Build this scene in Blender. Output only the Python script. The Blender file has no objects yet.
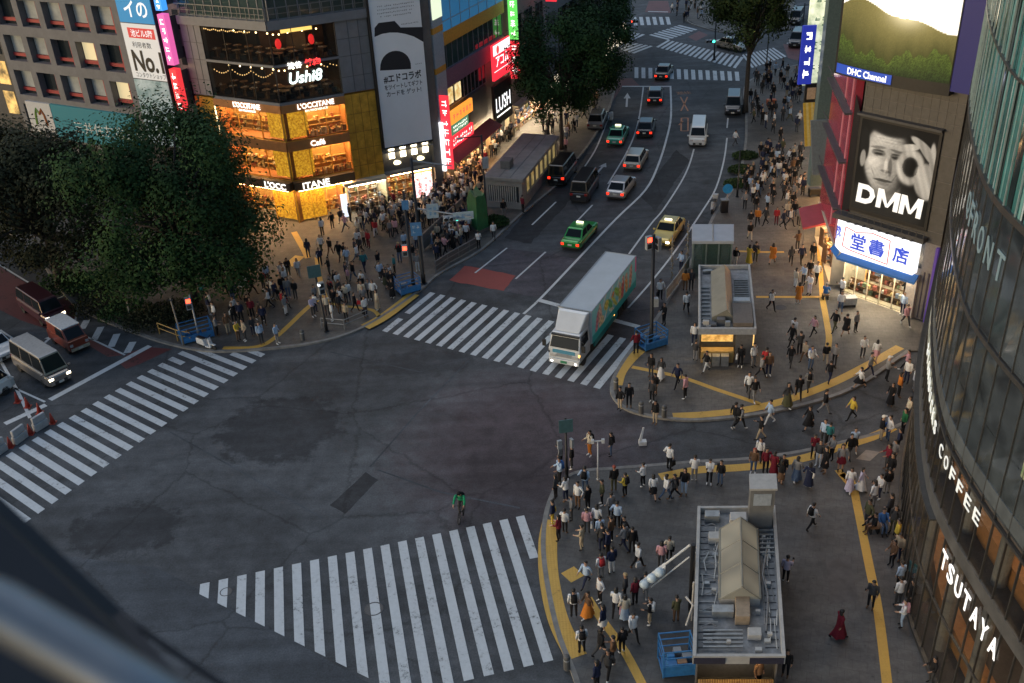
import bpy, bmesh, math, random
from mathutils import Vector, Matrix
from math import sin, cos, pi, radians as RAD, hypot, atan2, sqrt, floor
random.seed(7)
SC = bpy.context.scene
EM = 0.80          # how bright lamps and signs are next to the dusk sky
COL = SC.collection

# ------------------------------------------------------------------ camera maths (same numbers build the camera)
FPX, PITCH, ROLL, CAMH = 1003.65, RAD(30.02), RAD(-3.1415), 34.17
_f = Vector((0, cos(PITCH), -sin(PITCH))); _r = Vector((1, 0, 0)); _u = _r.cross(_f)
CR = _r*cos(ROLL) + _u*sin(ROLL); CU = -_r*sin(ROLL) + _u*cos(ROLL); CF = _f
def ray(px, py): return CR*((px-512)/FPX) - CU*((py-341.5)/FPX) + CF
def g(px, py, z=0.0):
    """the point of the level plane z that the photograph shows at a pixel"""
    d = ray(px, py); t = (CAMH-z)/-d.z
    return (d.x*t, d.y*t)
def atY(px, py, Y):
    d = ray(px, py); t = Y/d.y
    return (d.x*t, CAMH+d.z*t)
def proj(P):
    c = Vector(P)-Vector((0, 0, CAMH)); w = c.dot(CF)
    return 512+FPX*c.dot(CR)/w, 341.5-FPX*c.dot(CU)/w

# ------------------------------------------------------------------ materials
_M = {}
def new_mat(name):
    m = bpy.data.materials.new(name); m.use_nodes = True
    nt = m.node_tree; b = nt.nodes.get('Principled BSDF')
    return m, nt, b
def N(nt, t, **kw):
    n = nt.nodes.new(t)
    for k, v in kw.items():
        if k.startswith('i_'): n.inputs[k[2:].replace('_', ' ')].default_value = v
        else: setattr(n, k, v)
    return n
def col4(c): return (c[0], c[1], c[2], 1.0)
def mat(name, c, rough=0.6, metal=0.0, var=0.18, scale=6.0, spec=0.5, bump=0.0, coat=0.0):
    """matte/painted surface with an uneven, slightly dirty colour"""
    if name in _M: return _M[name]
    m, nt, b = new_mat(name)
    b.inputs['Roughness'].default_value = rough; b.inputs['Metallic'].default_value = metal
    b.inputs['Specular IOR Level'].default_value = spec
    if coat: b.inputs['Coat Weight'].default_value = coat; b.inputs['Coat Roughness'].default_value = 0.08
    tc = N(nt, 'ShaderNodeTexCoord')
    nz = N(nt, 'ShaderNodeTexNoise', i_Scale=scale, i_Detail=6.0, i_Roughness=0.65)
    nt.links.new(tc.outputs['Object'], nz.inputs['Vector'])
    rp = N(nt, 'ShaderNodeValToRGB')
    lo = tuple(max(0, x*(1-var)) for x in c); hi = tuple(min(1, x*(1+var)) for x in c)
    rp.color_ramp.elements[0].position = 0.3; rp.color_ramp.elements[1].position = 0.7
    rp.color_ramp.elements[0].color = col4(lo); rp.color_ramp.elements[1].color = col4(hi)
    nt.links.new(nz.outputs['Fac'], rp.inputs['Fac']); nt.links.new(rp.outputs['Color'], b.inputs['Base Color'])
    if bump:
        bp = N(nt, 'ShaderNodeBump', i_Strength=bump, i_Distance=0.02)
        nt.links.new(nz.outputs['Fac'], bp.inputs['Height']); nt.links.new(bp.outputs['Normal'], b.inputs['Normal'])
    _M[name] = m; return m
def emit(name, c=None, s=1.0, base=None):
    if name in _M: return _M[name]
    m, nt, b = new_mat(name)
    b.inputs['Base Color'].default_value = col4(base or tuple(x*0.6 for x in c)); b.inputs['Roughness'].default_value = 0.5
    b.inputs['Emission Color'].default_value = col4(c); b.inputs['Emission Strength'].default_value = s*EM
    _M[name] = m; return m
def emit_noise(name, c1=None, c2=None, s=1.0, scale=2.0, lo=0.35, hi=0.65, detail=4.0):
    """uneven two-colour glow"""
    if name in _M: return _M[name]
    m, nt, b = new_mat(name)
    tc = N(nt, 'ShaderNodeTexCoord'); nz = N(nt, 'ShaderNodeTexNoise', i_Scale=scale, i_Detail=detail, i_Roughness=0.6)
    nt.links.new(tc.outputs['Object'], nz.inputs['Vector'])
    rp = N(nt, 'ShaderNodeValToRGB')
    rp.color_ramp.elements[0].position = lo; rp.color_ramp.elements[1].position = hi
    rp.color_ramp.elements[0].color = col4(c1); rp.color_ramp.elements[1].color = col4(c2)
    nt.links.new(nz.outputs['Fac'], rp.inputs['Fac'])
    nt.links.new(rp.outputs['Color'], b.inputs['Base Color']); nt.links.new(rp.outputs['Color'], b.inputs['Emission Color'])
    b.inputs['Emission Strength'].default_value = s*EM
    _M[name] = m; return m
def glass(name, tint=(0.02, 0.03, 0.035), rough=0.04, trans=0.0):
    """window pane: dark reflective, or see-through where trans is set"""
    if name in _M: return _M[name]
    m, nt, b = new_mat(name)
    b.inputs['Base Color'].default_value = col4(tint); b.inputs['Roughness'].default_value = rough
    b.inputs['Specular IOR Level'].default_value = 0.6
    if trans:
        out = nt.nodes['Material Output']
        tr = N(nt, 'ShaderNodeBsdfTransparent'); tr.inputs['Color'].default_value = (0.93, 0.96, 0.95, 1)
        mx = N(nt, 'ShaderNodeMixShader'); mx.inputs['Fac'].default_value = trans
        nt.links.new(b.outputs[0], mx.inputs[1]); nt.links.new(tr.outputs[0], mx.inputs[2]); nt.links.new(mx.outputs[0], out.inputs['Surface'])
    _M[name] = m; return m
def vcol_mat(name, emission=0.0, rough=0.5):
    """printed or lit picture stored as a colour attribute"""
    if name in _M: return _M[name]
    m, nt, b = new_mat(name)
    a = N(nt, 'ShaderNodeVertexColor', layer_name='picture')
    nt.links.new(a.outputs['Color'], b.inputs['Base Color']); b.inputs['Roughness'].default_value = rough
    if emission:
        nt.links.new(a.outputs['Color'], b.inputs['Emission Color']); b.inputs['Emission Strength'].default_value = emission*EM
    _M[name] = m; return m

# ------------------------------------------------------------------ mesh collecting
class MB:
    def __init__(s): s.v = []; s.f = []; s.m = []
    def add(s, vs, fs, mi=0):
        o = len(s.v); s.v += [tuple(p) for p in vs]
        for f in fs: s.f.append(tuple(o+i for i in f)); s.m.append(mi)
        return s
    def quad(s, a, b, c, d, mi=0): return s.add([a, b, c, d], [(0, 1, 2, 3)], mi)
    def hexa(s, p, mi=0):
        """8 corners: bottom 4 counter-clockwise, then top 4"""
        return s.add(p, [(3, 2, 1, 0), (4, 5, 6, 7), (0, 1, 5, 4), (1, 2, 6, 5), (2, 3, 7, 6), (3, 0, 4, 7)], mi)
    def box(s, x0, y0, z0, x1, y1, z1, mi=0):
        return s.hexa([(x0, y0, z0), (x1, y0, z0), (x1, y1, z0), (x0, y1, z0), (x0, y0, z1), (x1, y0, z1), (x1, y1, z1), (x0, y1, z1)], mi)
    def prism(s, poly, z0, z1, mi=0, cap=True):
        n = len(poly)
        A = sum(poly[i][0]*poly[(i+1) % n][1]-poly[(i+1) % n][0]*poly[i][1] for i in range(n))
        if A < 0: poly = poly[::-1]
        vs = [(p[0], p[1], z0) for p in poly]+[(p[0], p[1], z1) for p in poly]
        fs = [(i, (i+1) % n, n+(i+1) % n, n+i) for i in range(n)]
        if cap: fs += [tuple(range(n, 2*n)), tuple(range(n-1, -1, -1))]
        return s.add(vs, fs, mi)
    def sheet(s, poly, z, mi=0):
        n = len(poly)
        A = sum(poly[i][0]*poly[(i+1) % n][1]-poly[(i+1) % n][0]*poly[i][1] for i in range(n))
        if A < 0: poly = poly[::-1]
        return s.add([(p[0], p[1], z) for p in poly], [tuple(range(n))], mi)
    def ribbon(s, pts, w, z, mi=0, side=0.0):
        """flat strip along a polyline; side -1..1 shifts it off the line"""
        n = len(pts); L = []; R_ = []
        for i in range(n):
            a = pts[max(0, i-1)]; b = pts[min(n-1, i+1)]
            dx, dy = b[0]-a[0], b[1]-a[1]; l = hypot(dx, dy) or 1; nx, ny = -dy/l, dx/l
            L.append((pts[i][0]+nx*w*(0.5+side/2), pts[i][1]+ny*w*(0.5+side/2), z)); R_.append((pts[i][0]-nx*w*(0.5-side/2), pts[i][1]-ny*w*(0.5-side/2), z))
        o = len(s.v); s.v += L+R_
        for i in range(n-1): s.f.append((o+n+i, o+n+i+1, o+i+1, o+i)); s.m.append(mi)
        return s
    def wall(s, pts, w, z0, z1, mi=0):
        """upright wall of thickness w along a polyline"""
        for a, b in zip(pts, pts[1:]):
            dx, dy = b[0]-a[0], b[1]-a[1]; l = hypot(dx, dy) or 1; nx, ny = -dy/l*w/2, dx/l*w/2
            s.hexa([(a[0]-nx, a[1]-ny, z0), (b[0]-nx, b[1]-ny, z0), (b[0]+nx, b[1]+ny, z0), (a[0]+nx, a[1]+ny, z0),
                    (a[0]-nx, a[1]-ny, z1), (b[0]-nx, b[1]-ny, z1), (b[0]+nx, b[1]+ny, z1), (a[0]+nx, a[1]+ny, z1)], mi)
        return s
    def tube(s, pts, rad, n=8, mi=0, cap=True):
        pts = [Vector(p) for p in pts]; k = len(pts); rs = rad if isinstance(rad, (list, tuple)) else [rad]*k
        o = len(s.v); up = Vector((0, 0, 1))
        for i in range(k):
            t = (pts[min(k-1, i+1)]-pts[max(0, i-1)]).normalized()
            a = t.cross(up)
            if a.length < 0.05: a = t.cross(Vector((1, 0, 0)))
            a.normalize(); b = a.cross(t).normalized()
            for j in range(n):
                q = pts[i]+a*(rs[i]*cos(2*pi*j/n))+b*(rs[i]*sin(2*pi*j/n)); s.v.append(tuple(q))
        for i in range(k-1):
            for j in range(n):
                s.f.append((o+i*n+j, o+i*n+(j+1) % n, o+(i+1)*n+(j+1) % n, o+(i+1)*n+j)); s.m.append(mi)
        if cap:
            s.f.append(tuple(o+j for j in range(n-1, -1, -1))); s.m.append(mi)
            s.f.append(tuple(o+(k-1)*n+j for j in range(n))); s.m.append(mi)
        return s
    def lathe(s, prof, n=12, c=(0, 0, 0), axis='z', mi=0):
        """prof: (radius, height) pairs"""
        o = len(s.v); k = len(prof)
        for r, h in prof:
            for j in range(n):
                a = 2*pi*j/n; x, y = r*cos(a), r*sin(a)
                p = (x, y, h) if axis == 'z' else ((x, h, y) if axis == 'y' else (h, x, y))
                s.v.append((c[0]+p[0], c[1]+p[1], c[2]+p[2]))
        for i in range(k-1):
            for j in range(n):
                s.f.append((o+i*n+j, o+i*n+(j+1) % n, o+(i+1)*n+(j+1) % n, o+(i+1)*n+j)); s.m.append(mi)
        s.f.append(tuple(o+j for j in range(n-1, -1, -1))); s.m.append(mi)
        s.f.append(tuple(o+(k-1)*n+j for j in range(n))); s.m.append(mi)
        return s
    def ell(s, c, r, nu=8, nv=6, mi=0):
        prof = [(max(1e-3, sin(pi*i/nv)), -cos(pi*i/nv)) for i in range(nv+1)]
        o = len(s.v); s.lathe(prof, nu, mi=mi)
        for i in range(o, len(s.v)): x, y, z = s.v[i]; s.v[i] = (c[0]+x*r[0], c[1]+y*r[1], c[2]+z*r[2])
        return s
    def mesh(s, name, mats, smooth=False):
        me = bpy.data.meshes.new(name); me.from_pydata(s.v, [], s.f)
        for m in (mats if isinstance(mats, (list, tuple)) else [mats]): me.materials.append(m)
        if any(s.m): me.polygons.foreach_set('material_index', s.m)
        if smooth: me.polygons.foreach_set('use_smooth', [True]*len(s.f))
        me.update(); return me
    def build(s, name, mats, parent=None, smooth=False, world=True, loc=None, bevel=0.0):
        o = link(name, s.mesh(name, mats, smooth), parent, world)
        if loc is not None: o.location = loc
        if bevel:
            b = o.modifiers.new('bevel', 'BEVEL'); b.width = bevel; b.segments = 2; b.limit_method = 'ANGLE'; b.angle_limit = RAD(35)
        return o
def link(name, data, parent=None, world=True):
    o = bpy.data.objects.new(name, data); COL.objects.link(o)
    if parent is not None:
        o.parent = parent
        if world:
            M = parent.matrix_basis.copy(); q = parent
            while q.parent is not None: M = q.parent.matrix_basis @ q.matrix_parent_inverse @ M; q = q.parent
            o.matrix_parent_inverse = M.inverted()
    return o
def tag(o, label, cat, group=None):
    o['label'] = label; o['category'] = cat
    if group: o['group'] = group
    return o
def thing(name, label, cat, loc=(0, 0, 0), rz=0.0, group=None):
    o = bpy.data.objects.new(name, None); COL.objects.link(o)
    o.location = loc; o.rotation_euler = (0, 0, rz); o.empty_display_size = 0.3
    return tag(o, label, cat, group)
def struct(name, mb, m, smooth=False, kind='structure'):
    o = mb.build(name, m, None, smooth); o['kind'] = kind; return o
def copy_tree(o, parent=None):
    c = o.copy(); COL.objects.link(c)
    if parent is not None: c.parent = parent; c.matrix_parent_inverse = o.matrix_parent_inverse.copy()
    for ch in list(o.children): copy_tree(ch, c)
    return c

# ------------------------------------------------------------------ lettering
_T = {}
def text_geo(string, bold=0.0, space=1.0, line=1.0):
    key = (string, bold, space, line)
    if key in _T: return _T[key]
    cu = bpy.data.curves.new('lettering', 'FONT'); cu.body = string; cu.size = 1.0; cu.align_x = 'CENTER'; cu.align_y = 'CENTER'
    cu.resolution_u = 3; cu.offset = bold; cu.space_character = space; cu.space_line = line
    ob = bpy.data.objects.new('lettering', cu); COL.objects.link(ob)
    bpy.context.view_layer.update()
    me = bpy.data.meshes.new_from_object(ob.evaluated_get(bpy.context.evaluated_depsgraph_get()))
    V = [tuple(v.co) for v in me.vertices]; Fc = [tuple(p.vertices) for p in me.polygons]
    bpy.data.objects.remove(ob); bpy.data.curves.remove(cu); bpy.data.meshes.remove(me)
    if V:
        x0 = min(v[0] for v in V); x1 = max(v[0] for v in V); y0 = min(v[1] for v in V); y1 = max(v[1] for v in V)
    else: x0 = y0 = -0.5; x1 = y1 = 0.5
    V = [((v[0]-(x0+x1)/2)/(x1-x0), (v[1]-(y0+y1)/2)/(y1-y0)) for v in V]
    _T[key] = (V, Fc, (x1-x0)/(y1-y0)); return _T[key]
def put_text(mb, string, place, w, h=None, bold=0.0, mi=0, space=1.0, line=1.0, thick=0.0, shear=0.0):
    """place(a, b, d): metres right and up from the text's centre and out of the surface -> world"""
    V, Fc, asp = text_geo(string, bold, space, line)
    if h is None: h = w/asp
    if w is None: w = h*asp
    if thick:
        n = len(V)
        vs = [place(x*w+shear*y*h, y*h, thick) for x, y in V]+[place(x*w+shear*y*h, y*h, 0) for x, y in V]
        from collections import Counter
        ed = Counter(); 
        for f in Fc:
            for i in range(len(f)): ed[(f[i], f[(i+1) % len(f)])] += 1
        fs = list(Fc)+[(b, a, a+n, b+n) for (a, b) in ed if (b, a) not in ed]
        mb.add(vs, fs, mi)
    else: mb.add([place(x*w+shear*y*h, y*h, 0) for x, y in V], Fc, mi)
    return mb

class Facade:
    """an upright plane: s metres along it, z up, d metres out towards the street"""
    def __init__(f, origin, direction, flip=False):
        l = hypot(*direction); f.o = origin; f.u = (direction[0]/l, direction[1]/l)
        f.n = (f.u[1], -f.u[0])
        if flip: f.n = (-f.n[0], -f.n[1])
        f.flip = flip
    def P(f, s, z, d=0.0): return (f.o[0]+f.u[0]*s+f.n[0]*d, f.o[1]+f.u[1]*s+f.n[1]*d, z)
    def xy(f, s, d=0.0): return f.P(s, 0, d)[:2]
    def at(f, px, py):
        d = ray(px, py); n = f.n; t = (n[0]*f.o[0]+n[1]*f.o[1])/(n[0]*d.x+n[1]*d.y)
        X, Y, Z = d.x*t, d.y*t, CAMH+d.z*t
        return (X-f.o[0])*f.u[0]+(Y-f.o[1])*f.u[1], Z
    def slab(f, mb, s0, s1, z0, z1, d0, d1, mi=0):
        if f.flip: s0, s1 = s1, s0
        a, b, c, e = f.P(s0, z0, d1), f.P(s1, z0, d1), f.P(s1, z0, d0), f.P(s0, z0, d0)
        up = lambda p: (p[0], p[1], z1)
        return mb.hexa([a, b, c, e, up(a), up(b), up(c), up(e)], mi)
    def place(f, s, z, d):
        k = -1 if f.flip else 1
        return lambda a, b, t: f.P(s+k*a, z+b, d+t)
def scribble(mb, place, w, h, rows=1, seed=0, mi=0, vertical=False, fill=0.75):
    """small print too fine to read: rows of short strokes"""
    rnd = random.Random(seed)
    if vertical:
        n = max(2, int(h/(w*1.15))); ch = h/n
        cells = [(0, h/2-ch*(i+0.5), w*0.72, ch*0.74) for i in range(n)]
    else:
        rh = h/rows; cw = rh*0.95; n = max(2, int(w/cw)); cells = []
        for r in range(rows):
            for i in range(n):
                if rnd.random() < 0.93: cells.append((-w/2+(i+0.5)*w/n, h/2-rh*(r+0.5), w/n*0.72, rh*fill))
    for cx, cy, cw, ch in cells:
        for _ in range(2+rnd.randrange(2)):
            y = cy+ch*(rnd.random()-0.5)*0.8; l = cw*(0.6+0.4*rnd.random())
            mb.quad(place(cx-l/2, y-ch*0.07, 0), place(cx+l/2, y-ch*0.07, 0), place(cx+l/2, y+ch*0.07, 0), place(cx-l/2, y+ch*0.07, 0), mi)
        for _ in range(1+rnd.randrange(2)):
            x = cx+cw*(rnd.random()-0.5)*0.7; l = ch*(0.6+0.4*rnd.random())
            mb.quad(place(x-cw*0.06, cy-l/2, 0.002), place(x+cw*0.06, cy-l/2, 0.002), place(x+cw*0.06, cy+l/2, 0.002), place(x-cw*0.06, cy+l/2, 0.002), mi)
    return mb
def picture(name, place, w, h, nx, ny, fn, m, parent):
    """printed or lit picture: fn(u, v) -> colour, u and v 0..1 from lower left"""
    V = [place((i/nx-0.5)*w, (j/ny-0.5)*h, 0) for j in range(ny+1) for i in range(nx+1)]
    Fc = [(j*(nx+1)+i, j*(nx+1)+i+1, (j+1)*(nx+1)+i+1, (j+1)*(nx+1)+i) for j in range(ny) for i in range(nx)]
    me = bpy.data.meshes.new(name); me.from_pydata(V, [], Fc); me.materials.append(m)
    at = me.color_attributes.new('picture', 'FLOAT_COLOR', 'POINT'); buf = []
    for j in range(ny+1):
        for i in range(nx+1):
            c = fn(i/nx, j/ny); buf += [c[0], c[1], c[2], 1.0]
    at.data.foreach_set('color', buf)
    return link(name, me, parent)
def lerp(a, b, t): return tuple(x+(y-x)*t for x, y in zip(a, b))
def px_path(pts, z=0.0, sub=1):
    """pixel polyline -> ground polyline, smoothed (Catmull-Rom) when sub > 1"""
    P = [g(x, y, z) for x, y in pts]
    if sub <= 1: return P
    out = []
    for i in range(len(P)-1):
        p0, p1, p2, p3 = P[max(0, i-1)], P[i], P[i+1], P[min(len(P)-1, i+2)]
        for k in range(sub):
            t = k/sub
            out.append(tuple(0.5*((2*p1[c])+(-p0[c]+p2[c])*t+(2*p0[c]-5*p1[c]+4*p2[c]-p3[c])*t*t+(-p0[c]+3*p1[c]-3*p2[c]+p3[c])*t**3) for c in (0, 1)))
    out.append(P[-1]); return out
SKY_STRENGTH, SUN_STRENGTH, EXPOSURE = 0.15, 0.4, 0.8
# ------------------------------------------------------------------ camera, light, sky
cam = bpy.data.cameras.new('camera'); camo = bpy.data.objects.new('camera', cam); COL.objects.link(camo)
cam.sensor_width = 36.0; cam.lens = 36.0*FPX/1024; cam.clip_start = 0.05; cam.clip_end = 3000
Mc = Matrix.Identity(4)
for i in range(3): Mc[i][0], Mc[i][1], Mc[i][2] = CR[i], CU[i], -CF[i]
Mc[2][3] = CAMH; camo.matrix_world = Mc; SC.camera = camo
cam.dof.use_dof = True; cam.dof.focus_distance = 62.0; cam.dof.aperture_fstop = 2.4
w = bpy.data.worlds.new('World'); SC.world = w; w.use_nodes = True
wn = w.node_tree; bg = wn.nodes['Background']
sky = wn.nodes.new('ShaderNodeTexSky'); sky.sky_type = 'NISHITA'; sky.sun_disc = False
SUN_EL, SUN_ROT = RAD(9.0), RAD(250)
sky.sun_elevation = SUN_EL; sky.sun_rotation = SUN_ROT; sky.air_density = 1.0; sky.dust_density = 2.5; sky.ozone_density = 2.2
wn.links.new(sky.outputs[0], bg.inputs['Color']); bg.inputs['Strength'].default_value = SKY_STRENGTH
sl = bpy.data.lights.new('sun', 'SUN'); sl.energy = SUN_STRENGTH; sl.angle = RAD(40); sl.color = (1.0, 0.98, 0.96)
so = bpy.data.objects.new('sun', sl); COL.objects.link(so)
# the direction the last light comes from, softened by cloud, well above the roofs
so.rotation_euler = (RAD(35), 0, RAD(200)); so.location = (0, 0, 80)
vs = SC.view_settings; vs.view_transform = 'Standard'; vs.look = 'None'; vs.exposure = EXPOSURE; vs.gamma = 1.0; vs.use_curve_mapping = False
SC.cycles.use_denoising = True
SC.cycles.max_bounces = 5; SC.cycles.diffuse_bounces = 2; SC.cycles.glossy_bounces = 3; SC.cycles.transmission_bounces = 2; SC.cycles.transparent_max_bounces = 6
SC.cycles.sample_clamp_indirect = 4.0; SC.cycles.caustics_reflective = False; SC.cycles.caustics_refractive = False

# ------------------------------------------------------------------ ground materials
def asphalt(name, c, tint=None, scale=1.0):
    m, nt, b = new_mat(name)
    tc = N(nt, 'ShaderNodeTexCoord'); L = nt.links.new
    big = N(nt, 'ShaderNodeTexNoise', i_Scale=0.13*scale, i_Detail=5.0, i_Roughness=0.6, i_Distortion=0.6)
    mid = N(nt, 'ShaderNodeTexNoise', i_Scale=1.1*scale, i_Detail=8.0, i_Roughness=0.7)
    fine = N(nt, 'ShaderNodeTexNoise', i_Scale=11.0, i_Detail=6.0, i_Roughness=0.8)
    for n in (big, mid, fine): L(tc.outputs['Object'], n.inputs['Vector'])
    r1 = N(nt, 'ShaderNodeValToRGB'); r1.color_ramp.elements[0].position = 0.34; r1.color_ramp.elements[1].position = 0.66
    r1.color_ramp.elements[0].color = col4([x*0.62 for x in c]); r1.color_ramp.elements[1].color = col4([x*1.3 for x in c])
    L(big.outputs['Fac'], r1.inputs['Fac'])
    r2 = N(nt, 'ShaderNodeValToRGB'); r2.color_ramp.elements[0].position = 0.3; r2.color_ramp.elements[1].position = 0.72
    r2.color_ramp.elements[0].color = (0.62, 0.62, 0.62, 1); r2.color_ramp.elements[1].color = (1.22, 1.22, 1.22, 1)
    L(mid.outputs['Fac'], r2.inputs['Fac'])
    mx = N(nt, 'ShaderNodeMixRGB', blend_type='MULTIPLY'); mx.inputs['Fac'].default_value = 1.0
    L(r1.outputs['Color'], mx.inputs['Color1']); L(r2.outputs['Color'], mx.inputs['Color2'])
    r3 = N(nt, 'ShaderNodeValToRGB'); r3.color_ramp.elements[0].position = 0.35; r3.color_ramp.elements[1].position = 0.65
    r3.color_ramp.elements[0].color = (0.68, 0.68, 0.68, 1); r3.color_ramp.elements[1].color = (1.28, 1.28, 1.28, 1)
    L(fine.outputs['Fac'], r3.inputs['Fac'])
    m2 = N(nt, 'ShaderNodeMixRGB', blend_type='MULTIPLY'); m2.inputs['Fac'].default_value = 1.0
    L(mx.outputs['Color'], m2.inputs['Color1']); L(r3.outputs['Color'], m2.inputs['Color2'])
    # long tyre-polished streaks
    mp = N(nt, 'ShaderNodeMapping'); mp.inputs['Rotation'].default_value = (0, 0, RAD(-62)); mp.inputs['Scale'].default_value = (0.05, 0.9, 1)
    st = N(nt, 'ShaderNodeTexNoise', i_Scale=1.0, i_Detail=5.0)
    L(tc.outputs['Object'], mp.inputs['Vector']); L(mp.outputs['Vector'], st.inputs['Vector'])
    r4 = N(nt, 'ShaderNodeValToRGB'); r4.color_ramp.elements[0].position = 0.38; r4.color_ramp.elements[1].position = 0.62
    r4.color_ramp.elements[0].color = (0.8, 0.8, 0.8, 1); r4.color_ramp.elements[1].color = (1.12, 1.12, 1.12, 1)
    L(st.outputs['Fac'], r4.inputs['Fac'])
    m3 = N(nt, 'ShaderNodeMixRGB', blend_type='MULTIPLY'); m3.inputs['Fac'].default_value = 1.0
    L(m2.outputs['Color'], m3.inputs['Color1']); L(r4.outputs['Color'], m3.inputs['Color2'])
    # cracks and tar seams
    vo = N(nt, 'ShaderNodeTexVoronoi', feature='DISTANCE_TO_EDGE', i_Scale=0.11)
    wob = N(nt, 'ShaderNodeMixRGB', blend_type='ADD'); wob.inputs['Fac'].default_value = 0.9
    L(tc.outputs['Object'], wob.inputs['Color1']); L(mid.outputs['Color'], wob.inputs['Color2']); L(wob.outputs['Color'], vo.inputs['Vector'])
    r5 = N(nt, 'ShaderNodeValToRGB'); r5.color_ramp.elements[0].position = 0.0; r5.color_ramp.elements[1].position = 0.012
    r5.color_ramp.elements[0].color = (0.62, 0.62, 0.62, 1); r5.color_ramp.elements[1].color = (1, 1, 1, 1)
    L(vo.outputs['Distance'], r5.inputs['Fac'])
    m5 = N(nt, 'ShaderNodeMixRGB', blend_type='MULTIPLY'); m5.inputs['Fac'].default_value = 1.0
    L(m3.outputs['Color'], m5.inputs['Color1']); L(r5.outputs['Color'], m5.inputs['Color2'])
    last = m5
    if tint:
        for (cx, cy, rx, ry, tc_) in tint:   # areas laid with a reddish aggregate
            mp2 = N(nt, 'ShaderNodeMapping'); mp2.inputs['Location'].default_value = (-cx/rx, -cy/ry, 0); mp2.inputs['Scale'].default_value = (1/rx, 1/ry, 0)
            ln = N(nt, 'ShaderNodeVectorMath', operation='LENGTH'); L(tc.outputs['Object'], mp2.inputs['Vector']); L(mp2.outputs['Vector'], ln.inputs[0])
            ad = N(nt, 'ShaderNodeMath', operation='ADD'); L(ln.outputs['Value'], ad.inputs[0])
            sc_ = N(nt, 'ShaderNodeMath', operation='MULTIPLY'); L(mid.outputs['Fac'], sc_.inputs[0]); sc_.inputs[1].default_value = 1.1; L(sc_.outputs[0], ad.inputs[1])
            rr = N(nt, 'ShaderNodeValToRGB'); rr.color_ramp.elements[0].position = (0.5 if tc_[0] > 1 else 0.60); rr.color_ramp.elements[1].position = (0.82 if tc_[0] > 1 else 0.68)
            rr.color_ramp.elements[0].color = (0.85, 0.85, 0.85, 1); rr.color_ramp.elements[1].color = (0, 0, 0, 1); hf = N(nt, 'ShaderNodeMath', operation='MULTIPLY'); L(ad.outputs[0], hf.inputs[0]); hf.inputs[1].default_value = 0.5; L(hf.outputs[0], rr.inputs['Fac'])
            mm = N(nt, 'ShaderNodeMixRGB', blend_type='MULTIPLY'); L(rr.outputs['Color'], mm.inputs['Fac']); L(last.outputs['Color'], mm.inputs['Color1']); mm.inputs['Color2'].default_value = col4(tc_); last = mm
    L(last.outputs['Color'], b.inputs['Base Color'])
    b.inputs['Roughness'].default_value = 0.78; b.inputs['Specular IOR Level'].default_value = 0.35
    bp = N(nt, 'ShaderNodeBump', i_Strength=0.25, i_Distance=0.01); L(fine.outputs['Fac'], bp.inputs['Height']); L(bp.outputs['Normal'], b.inputs['Normal'])
    return m
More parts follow.
